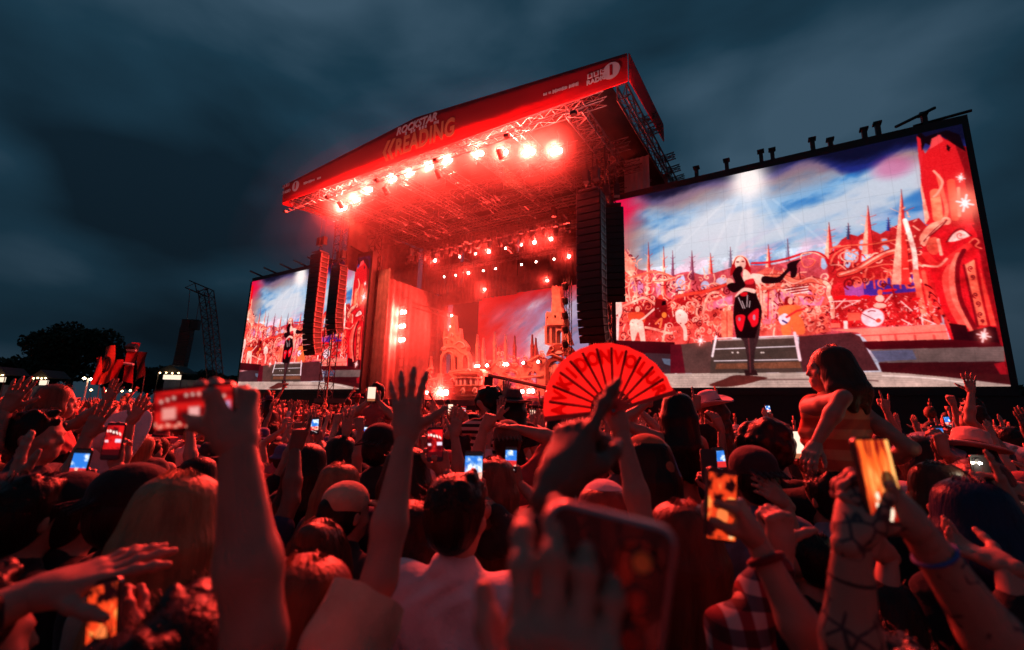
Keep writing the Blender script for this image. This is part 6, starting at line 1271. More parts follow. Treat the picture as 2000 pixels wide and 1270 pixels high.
def _hero(label, base, yaw, hh, arms, head, lean, legs, fk, vox, hvox, kw):
    f, fd = loc_of(base, yaw); A = []
    for i, a in enumerate(arms):
        if a is None: A.append(None); continue
        a = dict(a); wp = atY(*a['px']) if 'px' in a else Vector(a['at']); d = {'w': f(wp), 'pose': a.get('pose', 'open')}
        if 'to' in a: d['f'] = fd(atY(*a['to'])-wp)
        p = a.get('palm', AWAY); d['p'] = fd(p); d['e'] = fd(a['e']) if 'e' in a else ((-1, 1)[i], -.6, -.3)
        if 'thumb' in a: d['thumb'] = fd(a['thumb'])
        A.append(d)
    g = figure(hh, tuple(A), head, lean, legs, **fk); t = build_person(label, base, yaw, g, vox, hvox, h=hh, **kw); t['h'] = hh
    return t, g
def arm_hero(label, S, sx, arm, face=0, h=None, other=None, vox=.008, hvox=.0042, **kw):
    """person known by a raised arm: S = (px, py, Y) of that shoulder; the rest stands below the frame"""
    P = atY(*S); yaw = math.radians(face); hh = h or min(1.98, max(1.45, P.z/1.44*1.75)); s = hh/1.75; ox = sx*.18*s
    base = Vector((P.x-ox*math.cos(yaw), P.y-ox*math.sin(yaw), 0)); fk = {k: kw.pop(k) for k in list(kw) if k in ('hair', 'fem', 'sleeve', 'build', 'hairlen', 'hat', 'baggy')}
    return _hero(label, base, yaw, hh, (arm, other) if sx < 0 else (other, arm), kw.pop('head', (0, 0, 0)), (0, 0), 'stand', fk, vox, hvox, kw)
def band(parent_hero, sx, r, col, label, k=.02, width=.012, name='wristband', cat='wristband'):
    t, g = parent_hero; w, el = g['anchors'][('wrist', sx)], g['anchors'][('elbow', sx)]; d = Vector(w-el).normalized(); c = Vector(w)-d*k; mb = MB(); x = d.orthogonal().normalized(); y = d.cross(x); pts = [c+(x*math.cos(2*math.pi*i/20)+y*math.sin(2*math.pi*i/20))*r for i in range(21)]
    mb.tube(pts, width*.5, 5); o = mb.build(name, cmat('cloth', col), None, True); o.matrix_world = t.matrix_basis.copy(); tag(o, label, cat)
BLK, WHT = (0.012, 0.012, 0.014), (0.62, 0.61, 0.62)
def build_heroes():
    # --- arm with the landscape phone, far left of centre, very close to the lens
    a = arm_hero('bare blurred arm rising close to the lens at left, holding a phone sideways', (440, 1560, .72), 1, dict(px=(464, 868, .74), to=(450, 740, .755), palm=(-.75, .6, .1), pose='grip', e=(1, -.15, 0), thumb=(-.5, -.6, .3)), face=-10, h=1.68, sleeve=.4)
    phone('phone held sideways in the blurred hand at left, screen full of red stage', atY(382, 796, .735), ray(430, 790)-ray(330, 800), (0.03, -.05, 1), 'stagewide', w=.132, h=.070, res=(60, 30), strength=1.0)
    # --- arm with spread hand and khaki sleeve
    b = arm_hero('raised arm in a khaki sleeve with open spread hand left of centre', (585, 1325, .86), 1, dict(px=(792, 852, 1.12), to=(797, 735, 1.15), palm=AWAY, pose='wide', e=(.35, -.2, -1), thumb=(1, 0, 0)), face=15, h=1.70, sleeve=.92, baggy=.022, fem=True, topc=(0.58, 0.46, 0.32))
    # --- dark pointing hand in front of the fan
    c = arm_hero('dark silhouetted hand pointing up in front of the red fan', (1125, 1500, .66), -1, dict(px=(1084, 948, .63), to=(1142, 800, .67), palm=(.7, .5, -.3), pose='point', e=(-.6, -.3, -1), thumb=(.4, -.3, .6)), face=-20, h=1.66, sleeve=.4, skin=(0.13, 0.07, 0.05), topc=BLK)
    band(c, -1, .036, BLK, 'black band on the wrist of the dark pointing hand', .05, .03)
    # --- big blurred hand gripping a phone, camera lenses toward us
    d = arm_hero('large blurred hand at bottom centre with fingers across the back of a phone', (960, 2000, .40), -1, dict(px=(1085, 1545, .345), to=(1100, 1300, .35), palm=(.12, 1, .12), pose='grip2', e=(-.5, -.5, -1), thumb=(-1, 0, .2)), face=-8, h=1.66, sleeve=.4, hvox=.0032)
    phone('phone at bottom centre, its back with three camera lenses toward us', atY(1160, 1238, .375), Vector((-1, 0.12, .20)), Vector((.20, .05, 1)), None, w=.094, h=.168, lenses=3, lens_side=-1, k_lens=.92)
    # --- fan and its arm
    e = arm_hero('bare pale arm holding up the open red fan', (1255, 1225, 1.32), 1, dict(px=(1213, 838, 1.47), to=(1196, 790, 1.48), palm=(.2, 1, 0), pose='fist', e=(.5, -.2, -1), thumb=(-.6, -.2, .8)), face=5, h=1.66, fem=True, sleeve=.5, topc=BLK, hair='short', hat='bandana', hatc=(.55, .5, .5))
    build_fan(atY(1196, 803, 1.46))
    # --- left foreground hand with spread fingers and the phone under it
    f_ = arm_hero('hand with fingers spread flat at the bottom left corner', (-60, 1420, .80), 1, dict(px=(70, 1158, .86), to=(200, 1115, .92), palm=(.15, .5, -.9), pose='wide', e=(-.2, -.4, -1), thumb=(.3, -.2, 1)), face=-30, h=1.70, sleeve=1.7, topc=BLK)
    phone('phone under the spread hand at the bottom left, red picture on its tilted screen', atY(203, 1215, .88), ray(232, 1205)-ray(172, 1220), (.12, .1, 1), 'blotch', w=.062, h=.14, seed=3, res=(24, 48))
    g_ = arm_hero('person behind the tilted phone at the bottom left, sleeve reaching up', (330, 1600, .95), -1, dict(px=(250, 1265, .93), to=(222, 1205, .92), palm=(-.6, .6, .2), pose='grip', e=(.5, -.3, -1), thumb=(0, -.5, .8)), face=10, h=1.56, sleeve=1.8, topc=BLK, fem=True)
    # --- right: two tattooed hands and the phone between
    h_ = arm_hero('person raising a phone in both tattooed hands at right', (1690, 1560, .90), -1, dict(px=(1664, 1045, .80), to=(1694, 955, .81), palm=(.8, .6, 0), pose='grip', e=(-.6, -.2, -1), thumb=(.3, -.7, .5)), face=0, h=1.60, sleeve=.45, topc=BLK, skinmat=tattoo_mat(), other=dict(px=(1792, 1035, .80), to=(1742, 960, .81), palm=(-.8, .6, 0), pose='grip', e=(.8, -.2, -1), thumb=(-.3, -.7, .5)))
    for (px, py, Y, r1) in ((1648, 1120, .775, .020), (1655, 1170, .76, .024), (1642, 1075, .79, .014), (1668, 1200, .745, .022)): pass
    phone('phone held up in two tattooed hands at right, orange picture on its screen', atY(1715, 938, .79), (1, .05, 0.03), (-.05, .10, 1), 'orange', w=.066, h=.142, res=(48, 100), strength=1.5)
    band(h_, 1, .031, (.05, .12, .4), 'blue festival wristband on the tattooed right arm', .045, .007); band(h_, -1, .031, (.02, .02, .02), 'dark cord bracelet on the tattooed left arm', .07, .006)
    # --- phone with orange blotches and the arm with the red and black bracelet
    i_ = arm_hero('pale forearm with a dark red bracelet holding a phone below the singer', (1500, 1500, 1.02), -1, dict(px=(1475, 1052, 1.0), to=(1440, 985, 1.0), palm=(-.8, .5, .1), pose='grip', e=(.3, -.3, -1), thumb=(-.4, -.6, .4)), face=4, h=1.60, fem=True, sleeve=.4, topc=BLK)
    band(i_, -1, .030, (.12, .01, .015), 'dark red and black bracelet on the forearm under the blotched phone', .04, .018)
    phone('phone below the singer with orange and black blotches on its screen', atY(1408, 985, 1.0), (1, .12, -.12), (.16, .05, 1), 'blotch', w=.070, h=.148, seed=5, res=(28, 56), strength=1.2)
    # --- thumb-up fist
    arm_hero('fist with the thumb sticking up right of the blotched phone', (1590, 1480, 1.05), -1, dict(px=(1527, 1078, 1.18), to=(1522, 1020, 1.18), palm=(-.2, 1, .1), pose='thumb', e=(-.6, -.2, -1), thumb=(1, 0, .3)), face=-5, h=1.58, sleeve=1.8, baggy=.008, topmat=plaid_mat())
    # --- people seen from behind, nearest first
    hero('dark haired man in a plain white t-shirt seen from behind at bottom centre', 893, 1003, 1.50, face=-14, head=(-.12, 0, 0), hair='short', topc=(.66, .65, .66), sleeve=.8, hairc=HAIRS[0], vox=.008, build=1.16, baggy=.012)
    hero('man with short black hair and black t-shirt, face turned right, at left', 258, 992, 1.50, face=-38, head=(-.22, 0, 0), hair='short', topc=BLK, sleeve=.7, vox=.008, hat='backcap', hatc=BLK)
    hero('woman with long straight fair hair down her back at left', 352, 1010, 1.34, face=-8, fem=True, hair='long', hairlen=.52, hairc=(.30, .17, .08), topc=(.30, .27, .22), hair_strands=(520, .52), vox=.008)
    hero('man with a shaved nape and cap in black, second from the left edge', 140, 1000, 1.62, face=-20, hair='short', hat='backcap', hatc=(.02, .02, .022), topc=BLK, sleeve=.7)
    hero('broad dark figure with cropped hair at the left edge', 48, 1005, 1.50, face=-10, hair='short', topc=BLK, build=1.12, sleeve=1.5)
    hero('dark haired person hidden behind the phone arm at left', 425, 1120, 1.2, face=-5, fem=True, hair='long', hairlen=.35, topc=BLK, sleeve=1.6, hairc=HAIRS[0], h=1.60)
    hero('person with ginger lit fringe at bottom left of centre', 590, 1195, 1.05, face=6, fem=True, hair='bob', hairc=(.16, .05, .02), topc=BLK, hair_strands=(200, .16))
    hero('woman with hair in a claw clip left of the khaki sleeve', 622, 1085, 1.55, face=0, fem=True, hair='bun', hairc=(.10, .05, .03), topc=(.05, .05, .06), hair_strands=(160, .25))
    hero('woman in a beige baseball cap with a ponytail, left of the khaki sleeve', 676, 1000, 2.05, face=-25, fem=True, hair='pony', hat='cap', hatc=(.50, .36, .24), topc=(.03, .03, .035), head=(-.2, 0, 0))
    hero('woman with light brown shoulder length hair behind the beige cap', 664, 948, 2.5, face=-18, fem=True, hair='long', hairlen=.30, hairc=(.22, .12, .06), topc=(.06, .05, .05), hair_strands=(260, .30))
    hero('woman with long black hair left of the beige cap', 603, 905, 2.9, face=-12, fem=True, hair='long', hairlen=.36, hairc=HAIRS[0], topc=BLK)
    hero('person with black bob just right of the long black hair', 666, 884, 3.4, face=5, fem=True, hair='bob', hairc=HAIRS[0], topc=(.03, .03, .04))
    hero('man in a black backward cap and shiny black jacket left of the raised hand', 742, 872, 2.9, face=-20, hair='short', hat='backcap', hatc=BLK, topc=(.02, .02, .022), sleeve=1.9)
    hero('woman with curly hair and braids right of the khaki sleeve', 800, 1040, 1.75, face=8, fem=True, hair='wavy', hairlen=.40, hairc=HAIRS[1], topc=(.10, .02, .03))
    hero('woman with long auburn hair behind the white t-shirt man', 964, 940, 2.4, face=6, fem=True, hair='long', hairlen=.42, hairc=(.14, .06, .035), topc=(.05, .05, .05), hair_strands=(240, .42))
    hero('man in a camo cap with one hand on his head right of centre', 990, 862, 3.2, face=10, hair='short', hat='backcap', hatc=(.14, .09, .07), topc=(.40, .10, .10), sleeve=.9, arms=(None, dict(px=(1012, 838, 3.15), to=(985, 832, 3.1), palm=(-.3, 0, -1), pose='open', e=(1, -.2, 0))))
    hero('woman in a printed white bandana behind the big blurred hand', 1180, 1005, 1.78, face=4, fem=True, hair='long', hairlen=.3, hat='bandana', hatc=(.62, .50, .50), hairc=(.20, .05, .03), topc=(.10, .03, .03))
    hero('woman with long straight red-brown hair right of the phone lenses', 1335, 1052, 1.52, face=-6, fem=True, hair='long', hairlen=.46, hairc=(.13, .035, .02), topc=(.16, .05, .05), hair_strands=(420, .46), vox=.008)
    hero('person with a camo bandana and long black hair sweeping right under the fan', 1262, 905, 2.2, face=30, fem=True, hair='long', hairlen=.55, hat='bandana', hatc=(.34, .12, .06), hairc=HAIRS[0], topc=BLK, sleeve=1.7)
    hero('man in a maroon cap and denim jacket below the singer', 1470, 932, 2.15, face=8, hair='short', hat='backcap', hatc=(.05, .02, .025), topc=(.14, .16, .22), sleeve=1.9)
    hero('person with dark curls behind the maroon cap', 1492, 880, 2.9, face=0, hair='afro', hairc=HAIRS[0], topc=BLK)
    hero('person with dyed dark blue hair at lower right', 1890, 1005, 1.62, face=12, hair='bob', hairc=(.010, .022, .055), topc=BLK, hair_strands=(260, .2), vox=.008, fem=True)
    hero('woman with long brown hair and a hair clip behind the blue hair', 1828, 955, 2.15, face=10, fem=True, hair='long', hairlen=.4, hairc=(.09, .03, .02), topc=BLK, hair_strands=(240, .4))
    hero('person in a wide pale felt hat at right', 1890, 885, 3.3, face=18, fem=True, hair='long', hairlen=.3, hat='fedora', hatc=(.62, .42, .36), topc=(.05, .05, .055), head=(0, 0, .22))
    hero('person in a blue-grey felt hat filming just left of the pale hat', 1812, 892, 3.4, face=25, fem=True, hair='bob', hat='fedora', hatc=(.20, .26, .34), topc=(.04, .04, .05), head=(.2, 0, -.35), arms=(None, dict(px=(1842, 880, 2.75), to=(1838, 862, 2.75), palm=AWAY, pose='grip')))
    hero('woman in profile holding a phone with its flash on at right edge', 1908, 948, 2.2, face=70, fem=True, hair='bob', hairc=(.12, .04, .03), topc=(.10, .13, .16), arms=(dict(px=(1900, 965, 2.05), to=(1905, 925, 2.05), palm=(.5, .5, 0), pose='grip'), dict(px=(1936, 965, 2.05), to=(1930, 925, 2.05), palm=(-.5, .5, 0), pose='grip')))
    phone('phone with its flash shining at the right edge', atY(1917, 925, 2.02), (-1, .1, 0), (0, .05, 1), None, flash=False, lenses=1)
    p = atY(1914, 905, 2.0); fl = MB(); fl.lathe([(.001, .004), (.007, 0), (.001, -.004)], 10); o = fl.build('phone_light', emis('phone_flash', (1, .86, .6), 420), None); o.location = p; tag(o, 'tiny white flash light shining on the phone at the right edge', 'light')
    arm_hero('bare arm with finger pointing up at the far right edge', (2085, 1260, 1.5), -1, dict(px=(1972, 985, 1.55), to=(1945, 905, 1.56), palm=(-.6, .7, 0), pose='point', e=(.6, -.2, -1), thumb=(-.6, -.4, .4)), face=20, h=1.62, sleeve=.5, topc=(.09, .12, .15))
    arm_hero('reaching arm low at the right, open palm', (2100, 1330, 1.25), -1, dict(px=(1965, 1105, 1.25), to=(1915, 1085, 1.3), palm=(-.2, .6, .7), pose='relax', e=(0, -.2, -1), thumb=(0, -.3, 1)), face=15, h=1.55, sleeve=1.6, topc=BLK)
    hero('man in profile facing right with short hair at the left', 72, 848, 2.5, face=-75, hair='short', topc=(.05, .06, .07), hairc=HAIRS[0], sleeve=.7)
    # raised hands at left
    arm_hero('open palm raised at the left edge by the profile man', (-30, 1120, 1.55), 1, dict(px=(28, 950, 1.62), to=(42, 872, 1.65), palm=(.5, .85, 0), pose='open', e=(-.3, -.2, -1), thumb=(1, -.2, 0)), face=-20, h=1.66, sleeve=1.8, topc=(.05, .07, .07))
    x = arm_hero('hand filming with an upright phone left of the white cowboy hat', (255, 1090, 1.9), 1, dict(px=(226, 905, 2.0), to=(226, 862, 2.0), palm=(-.1, 1, .1), pose='grip', e=(.6, -.2, -1), thumb=(-.6, -.4, .4)), face=-12, h=1.62, sleeve=.5, topc=BLK, fem=True)
    phone('upright phone left of the white cowboy hat, red picture', atY(222, 862, 1.97), (1, .1, 0), (0, .05, 1), 'red', seed=1)
    hero('person in a tipped white cowboy hat with pink trim at left', 292, 842, 3.4, face=-10, fem=True, hair='long', hairlen=.3, hat='cowboy', hatc=(.62, .58, .60), hairc=(.2, .1, .05), topc=(.05, .05, .05), head=(0, 1.05, .1), lean=(-.1, 0))
    # --- riders on shoulders
    r = hero('woman in an orange striped crop top and black shorts riding on shoulders', 1618, 716, 2.35, face=14, fem=True, rider=True, h=1.66, build=1.04, hair='bob', hairc=(.06, .025, .015), topc=(.50, .09, .035), botc=BLK, hair_strands=(320, .17), vox=.008, lean=(.02, .04), head=(1.0, -.05, 0), sleeve=0, arms=(dict(px=(1592, 868, 2.10), to=(1576, 900, 2.04), palm=(.3, .4, -.6), pose='relax', e=(-.2, -1, 0)), dict(px=(1716, 915, 2.42), to=(1712, 960, 2.40), palm=(-.5, .3, 0), pose='relax', e=(.15, -1, 0))), topmat=stripe_mat())
    hero('person in a pale denim shirt carrying the rider in orange', 1610, 925, 2.30, face=18, h=1.76, hair='short', topc=(.26, .30, .38), sleeve=1.6, build=1.08)
    r2 = hero('girl with fair hair riding on shoulders at left, arms flung out', 112, 782, 3.1, face=-55, fem=True, rider=True, h=1.60, hair='long', hairlen=.25, hairc=(.14, .07, .04), topc=(.45, .12, .12), sleeve=0, arms=(dict(px=(40, 790, 2.9), to=(48, 742, 2.9), palm=(.5, .8, 0), pose='open', e=(-1, 0, -1), thumb=(1, 0, 0)), dict(px=(205, 788, 2.85), to=(222, 762, 2.85), palm=AWAY, pose='wide', e=(.3, 0, -1), thumb=(-1, 0, 0))))
    hero('dark top person under the fair rider at left', 108, 905, 3.1, face=-40, h=1.70, hair='short', topc=BLK)
    hero('long haired bare-backed rider right of the fan', 1322, 800, 3.0, face=10, fem=True, rider=True, h=1.60, hair='long', hairlen=.42, hairc=HAIRS[0], topc=(.40, .26, .22), sleeve=0, bare=True, botc=BLK, hair_strands=(260, .42), arms=(dict(px=(1268, 785, 3.0), to=(1264, 760, 3.0), palm=AWAY, pose='open', e=(-1, 0, -1)), None))
    hero('rider in a fluffy pink-edged white cowboy hat below the singer', 1392, 797, 3.9, face=40, fem=True, rider=True, h=1.62, hair='wavy', hairlen=.45, hairc=(.08, .03, .02), hat='cowboy', hatc=(.60, .50, .53), topc=BLK, head=(.35, -.2, -.2), arms=(dict(px=(1362, 792, 3.7), to=(1360, 770, 3.7), palm=(.4, .8, 0), pose='point', e=(-1, 0, -1)), None))
    hero('rider with an afro and striped top in front of the stage', 956, 788, 4.3, face=10, fem=True, rider=True, h=1.62, hair='afro', hairc=HAIRS[0], topc=(.03, .03, .035), topmat=stripe_mat((.02, .02, .02), (.55, .45, .42), 34), arms=(dict(px=(905, 808, 4.1), to=(885, 800, 4.0), palm=AWAY, pose='relax', e=(-1, 0, -1)), dict(px=(975, 812, 4.0), to=(978, 792, 4.0), palm=AWAY, pose='open', e=(1, 0, -1))))
    hero('rider in a dark wide hat with an arm raised in front of the castle tower', 1003, 792, 4.2, face=0, fem=True, rider=True, h=1.62, hair='long', hairlen=.35, hairc=HAIRS[0], hat='fedora', hatc=(.10, .05, .05), topc=BLK, arms=(dict(px=(988, 775, 4.2), to=(990, 752, 4.2), palm=AWAY, pose='open', e=(-1, 0, -1)), None))
    hero('rider filming with a pale phone before the left wing lamps', 737, 768, 4.8, face=0, fem=True, rider=True, h=1.60, hair='bun', hairc=HAIRS[1], topc=(.30, .12, .12), arms=(dict(px=(722, 782, 4.6), to=(722, 770, 4.6), palm=AWAY, pose='grip', e=(-1, 0, -1)), dict(px=(738, 782, 4.6), to=(732, 770, 4.6), palm=AWAY, pose='grip', e=(1, 0, -1))))
    phone('small pale phone held by the rider before the left wing lamps', atY(726, 770, 4.55), (1, 0, 0), (0, 0, 1), 'white', h=.15, w=.085)
    hero('rider leaning left with a long bare arm raised at the right end of the wall', 1962, 812, 3.9, face=55, fem=True, rider=True, h=1.64, hair='bun', hairc=HAIRS[2], topc=(.04, .03, .03), bare=True, sleeve=0, lean=(.35, -.2), arms=(dict(px=(1897, 765, 3.8), to=(1893, 738, 3.8), palm=(.5, .5, .1), pose='wide', e=(-.3, 0, -1)), None))
    hero('second rider in profile with a fist raised at the right end of the wall', 1898, 800, 4.6, face=60, fem=True, rider=True, h=1.58, hair='short', hairc=HAIRS[2], topc=(.20, .06, .06), arms=(dict(px=(1862, 790, 4.4), to=(1857, 778, 4.4), palm=(.5, .5, 0), pose='fist', e=(-.3, 0, -1)), None))
    arm_hero('hand in a white bone-print glove making horns in front of the right wall', (1752, 880, 4.6), -1, dict(px=(1731, 800, 4.6), to=(1729, 775, 4.6), palm=AWAY, pose='rock', e=(.5, 0, -1)), face=0, h=1.74, sleeve=.4, topc=BLK, vox=.011, hvox=.006)
    # arms in the middle distance
    for i, (S, w, to, pose, lab) in enumerate([((1640, 1010, 2.0), (1535, 985, 2.0), (1505, 960, 2.0), 'relax', 'bent arm reaching left under the rider in orange'), ((720, 905, 3.2), (704, 838, 3.2), (700, 812, 3.2), 'fist', 'fist raised left of the spread hand'), ((675, 905, 3.4), (676, 846, 3.4), (678, 822, 3.4), 'open', 'palm raised before the left speakers'), ((880, 905, 2.6), (888, 850, 2.6), (892, 820, 2.6), 'open', 'palm raised right of the spread hand'), ((935, 900, 2.8), (945, 838, 2.8), (960, 812, 2.8), 'point', 'finger raised in front of the castle gate'), ((1430, 880, 3.0), (1408, 838, 3.0), (1398, 815, 3.0), 'relax', 'loose hand raised under the pink-edged hat'), ((160, 900, 2.3), (172, 850, 2.3), (190, 818, 2.3), 'open', 'open hand raised below the flags'), ((270, 900, 2.6), (255, 825, 2.6), (290, 772, 2.6), 'wide', 'arm stretched over the white cowboy hat'), ((-20, 880, 2.4), (12, 800, 2.4), (30, 770, 2.4), 'open', 'palm raised at the far left under the trees'), ((345, 900, 3.0), (372, 842, 3.0), (380, 818, 3.0), 'relax', 'loose hand raised under the sideways phone'), ((1790, 1120, 1.5), (1735, 1085, 1.45), (1700, 1060, 1.4), 'relax', 'arm with a pale wristband crossing behind the tattooed hands')]):
        arm_hero(lab, S, -1 if i % 2 else 1, dict(px=w, to=to, palm=(random.uniform(-.4, .4), 1, 0), pose=pose, e=(random.uniform(-.5, .5), -.2, -1)), face=random.uniform(-15, 15), h=1.56+.03*(i % 5), sleeve=.5, topc=TOPS[i % len(TOPS)], hair=['short', 'bob', 'long', 'bun'][i % 4], fem=bool(i % 2), vox=.011, hvox=.0058, hairc=HAIRS[i % 5])
    # phones in the middle distance
    for (x, y, Y, k, s, lab, wd) in [(850, 868, 2.2, 'red', 2, 'bright phone right of the spread hand, red stage on screen', .078), (998, 898, 2.7, 'blue', 1, 'upright phone right of centre with a blue picture', .072), (615, 832, 3.9, 'blue', 4, 'small phone in front of the left wall with a blue picture', .072), (1556, 869, 2.9, 'white', 1, 'white glowing phone left of the rider in orange', .085), (1773, 874, 3.4, 'blue', 6, 'phone right of the rider in orange, sky on its screen', .072), (1834, 853, 3.1, 'blue', 8, 'phone between the two felt hats', .074), (1916, 832, 4.2, 'blue', 9, 'small phone under the leaning rider', .072), (1850, 824, 5.2, 'blue', 10, 'tiny phone under the raised fist', .072), (925, 920, 2.2, 'blue', 12, 'phone lying low behind the white t-shirt man', .09), (1405, 900, 2.6, 'blue', 14, 'phone screen left of the maroon cap', .072), (1385, 910, 2.2, None, 0, 'dark phone back held left of the maroon cap', .075), (712, 845, 4.5, 'blue', 3, 'small phone left of the spread hand', .07), (1040, 812, 6.0, 'white', 2, 'tiny lit phone left of the fan', .075), (880, 800, 6.5, 'white', 3, 'tiny lit phone in front of the big floor lamp', .075), (905, 803, 6.2, 'red', 4, 'tiny red phone right of the big floor lamp', .075), (1500, 800, 7.0, 'blue', 5, 'tiny blue phone before the right wall foot', .075), (1240, 775, 5.0, 'red', 7, 'phone glowing just behind the fan', .075), (155, 912, 2.0, 'blue', 15, 'phone held low in the dark at left', .075)]:
        P = atY(x, y, Y); phone(lab, P, (1, random.uniform(-.15, .15), random.uniform(-.1, .1)), (random.uniform(-.08, .08), .08, 1), k, w=wd, h=wd*2.05, seed=s, lenses=0 if k else 2, group='phones raised in the crowd', strength=1.5)
        arm_hero('hand raising the '+lab.split(',')[0], (x+14, y+210/Y*1.6, Y+.12), 1 if random.random() < .5 else -1, dict(px=(x+38/Y, y+120/Y, Y+.05), to=(x+18/Y, y+40/Y, Y+.01), palm=(-.5, .6, .1), pose='grip', e=(.5, -.2, -1), thumb=(-.4, -.6, .4)), face=random.uniform(-12, 12), h=None, vox=.0115, hvox=.0062, sleeve=random.choice((.5, .5, 1.6)), topc=random.choice(TOPS), hair=random.choice(('short', 'long', 'bob')), fem=random.random() < .6, hairc=random.choice(HAIRS[:5]))
def tattoo_mat():
    m = mat('tattooed_skin', (0.36, 0.20, 0.145), .5, bump=(160, .1, .002)); t = m.node_tree; b = t.nodes['Principled BSDF']; tc = N(t, 'ShaderNodeTexCoord'); n2 = N(t, 'ShaderNodeTexVoronoi', feature='DISTANCE_TO_EDGE'); n2.inputs['Scale'].default_value = 34; n2.inputs['Randomness'].default_value = 1.0
    r = N(t, 'ShaderNodeValToRGB'); r.color_ramp.elements[0].position = .05; r.color_ramp.elements[0].color = (.04, .032, .036, 1); r.color_ramp.elements[1].position = .11; r.color_ramp.elements[1].color = (.36, .20, .145, 1)
    t.links.new(tc.outputs['Object'], n2.inputs['Vector']); t.links.new(n2.outputs[0], r.inputs[0]); nm = N(t, 'ShaderNodeTexNoise'); nm.inputs['Scale'].default_value = 13; rm = N(t, 'ShaderNodeValToRGB'); rm.color_ramp.elements[0].position = .50; rm.color_ramp.elements[1].position = .53; t.links.new(tc.outputs['Object'], nm.inputs['Vector']); t.links.new(nm.outputs[0], rm.inputs[0]); mx = N(t, 'ShaderNodeMixRGB'); mx.inputs[2].default_value = (.36, .20, .145, 1); t.links.new(rm.outputs[0], mx.inputs[0]); t.links.new(r.outputs[0], mx.inputs[1]); t.links.new(mx.outputs[0], b.inputs['Base Color']); return m
def plaid_mat():
    m = bpy.data.materials.new('checked_shirt'); m.use_nodes = True; t = m.node_tree; b = t.nodes['Principled BSDF']; tc = N(t, 'ShaderNodeTexCoord'); b.inputs['Roughness'].default_value = .9; src = None
    for ax, col in (('X', (.30, .03, .04, 1)), ('Z', (.02, .03, .07, 1))):
        w = N(t, 'ShaderNodeTexWave', wave_type='BANDS', bands_direction=ax); w.inputs['Scale'].default_value = 5.5; w.inputs['Distortion'].default_value = .4; t.links.new(tc.outputs['Object'], w.inputs['Vector']); r = N(t, 'ShaderNodeValToRGB'); r.color_ramp.elements[0].position = .45; r.color_ramp.elements[0].color = (.62, .58, .56, 1); r.color_ramp.elements[1].position = .55; r.color_ramp.elements[1].color = col; t.links.new(w.outputs[0], r.inputs[0])
        if src is None: src = r.outputs[0]
        else: mx = N(t, 'ShaderNodeMixRGB', blend_type='MULTIPLY'); mx.inputs[0].default_value = .9; t.links.new(src, mx.inputs[1]); t.links.new(r.outputs[0], mx.inputs[2]); t.links.new(mx.outputs[0], b.inputs['Base Color'])
    return m
def stripe_mat(c1=(.50, .07, .03), c2=(.62, .20, .10), scale=20):
    m = bpy.data.materials.new('striped_knit'); m.use_nodes = True; t = m.node_tree; b = t.nodes['Principled BSDF']; tc = N(t, 'ShaderNodeTexCoord'); w = N(t, 'ShaderNodeTexWave', wave_type='BANDS', bands_direction='Z'); w.inputs['Scale'].default_value = scale/6.28*1.0; w.inputs['Distortion'].default_value = .3
    r = N(t, 'ShaderNodeValToRGB'); r.color_ramp.elements[0].position = .42; r.color_ramp.elements[0].color = (*c1, 1); r.color_ramp.elements[1].position = .58; r.color_ramp.elements[1].color = (*c2, 1)
    t.links.new(tc.outputs['Object'], w.inputs['Vector']); t.links.new(w.outputs[0], r.inputs[0]); t.links.new(r.outputs[0], b.inputs['Base Color']); b.inputs['Roughness'].default_value = .9; return m
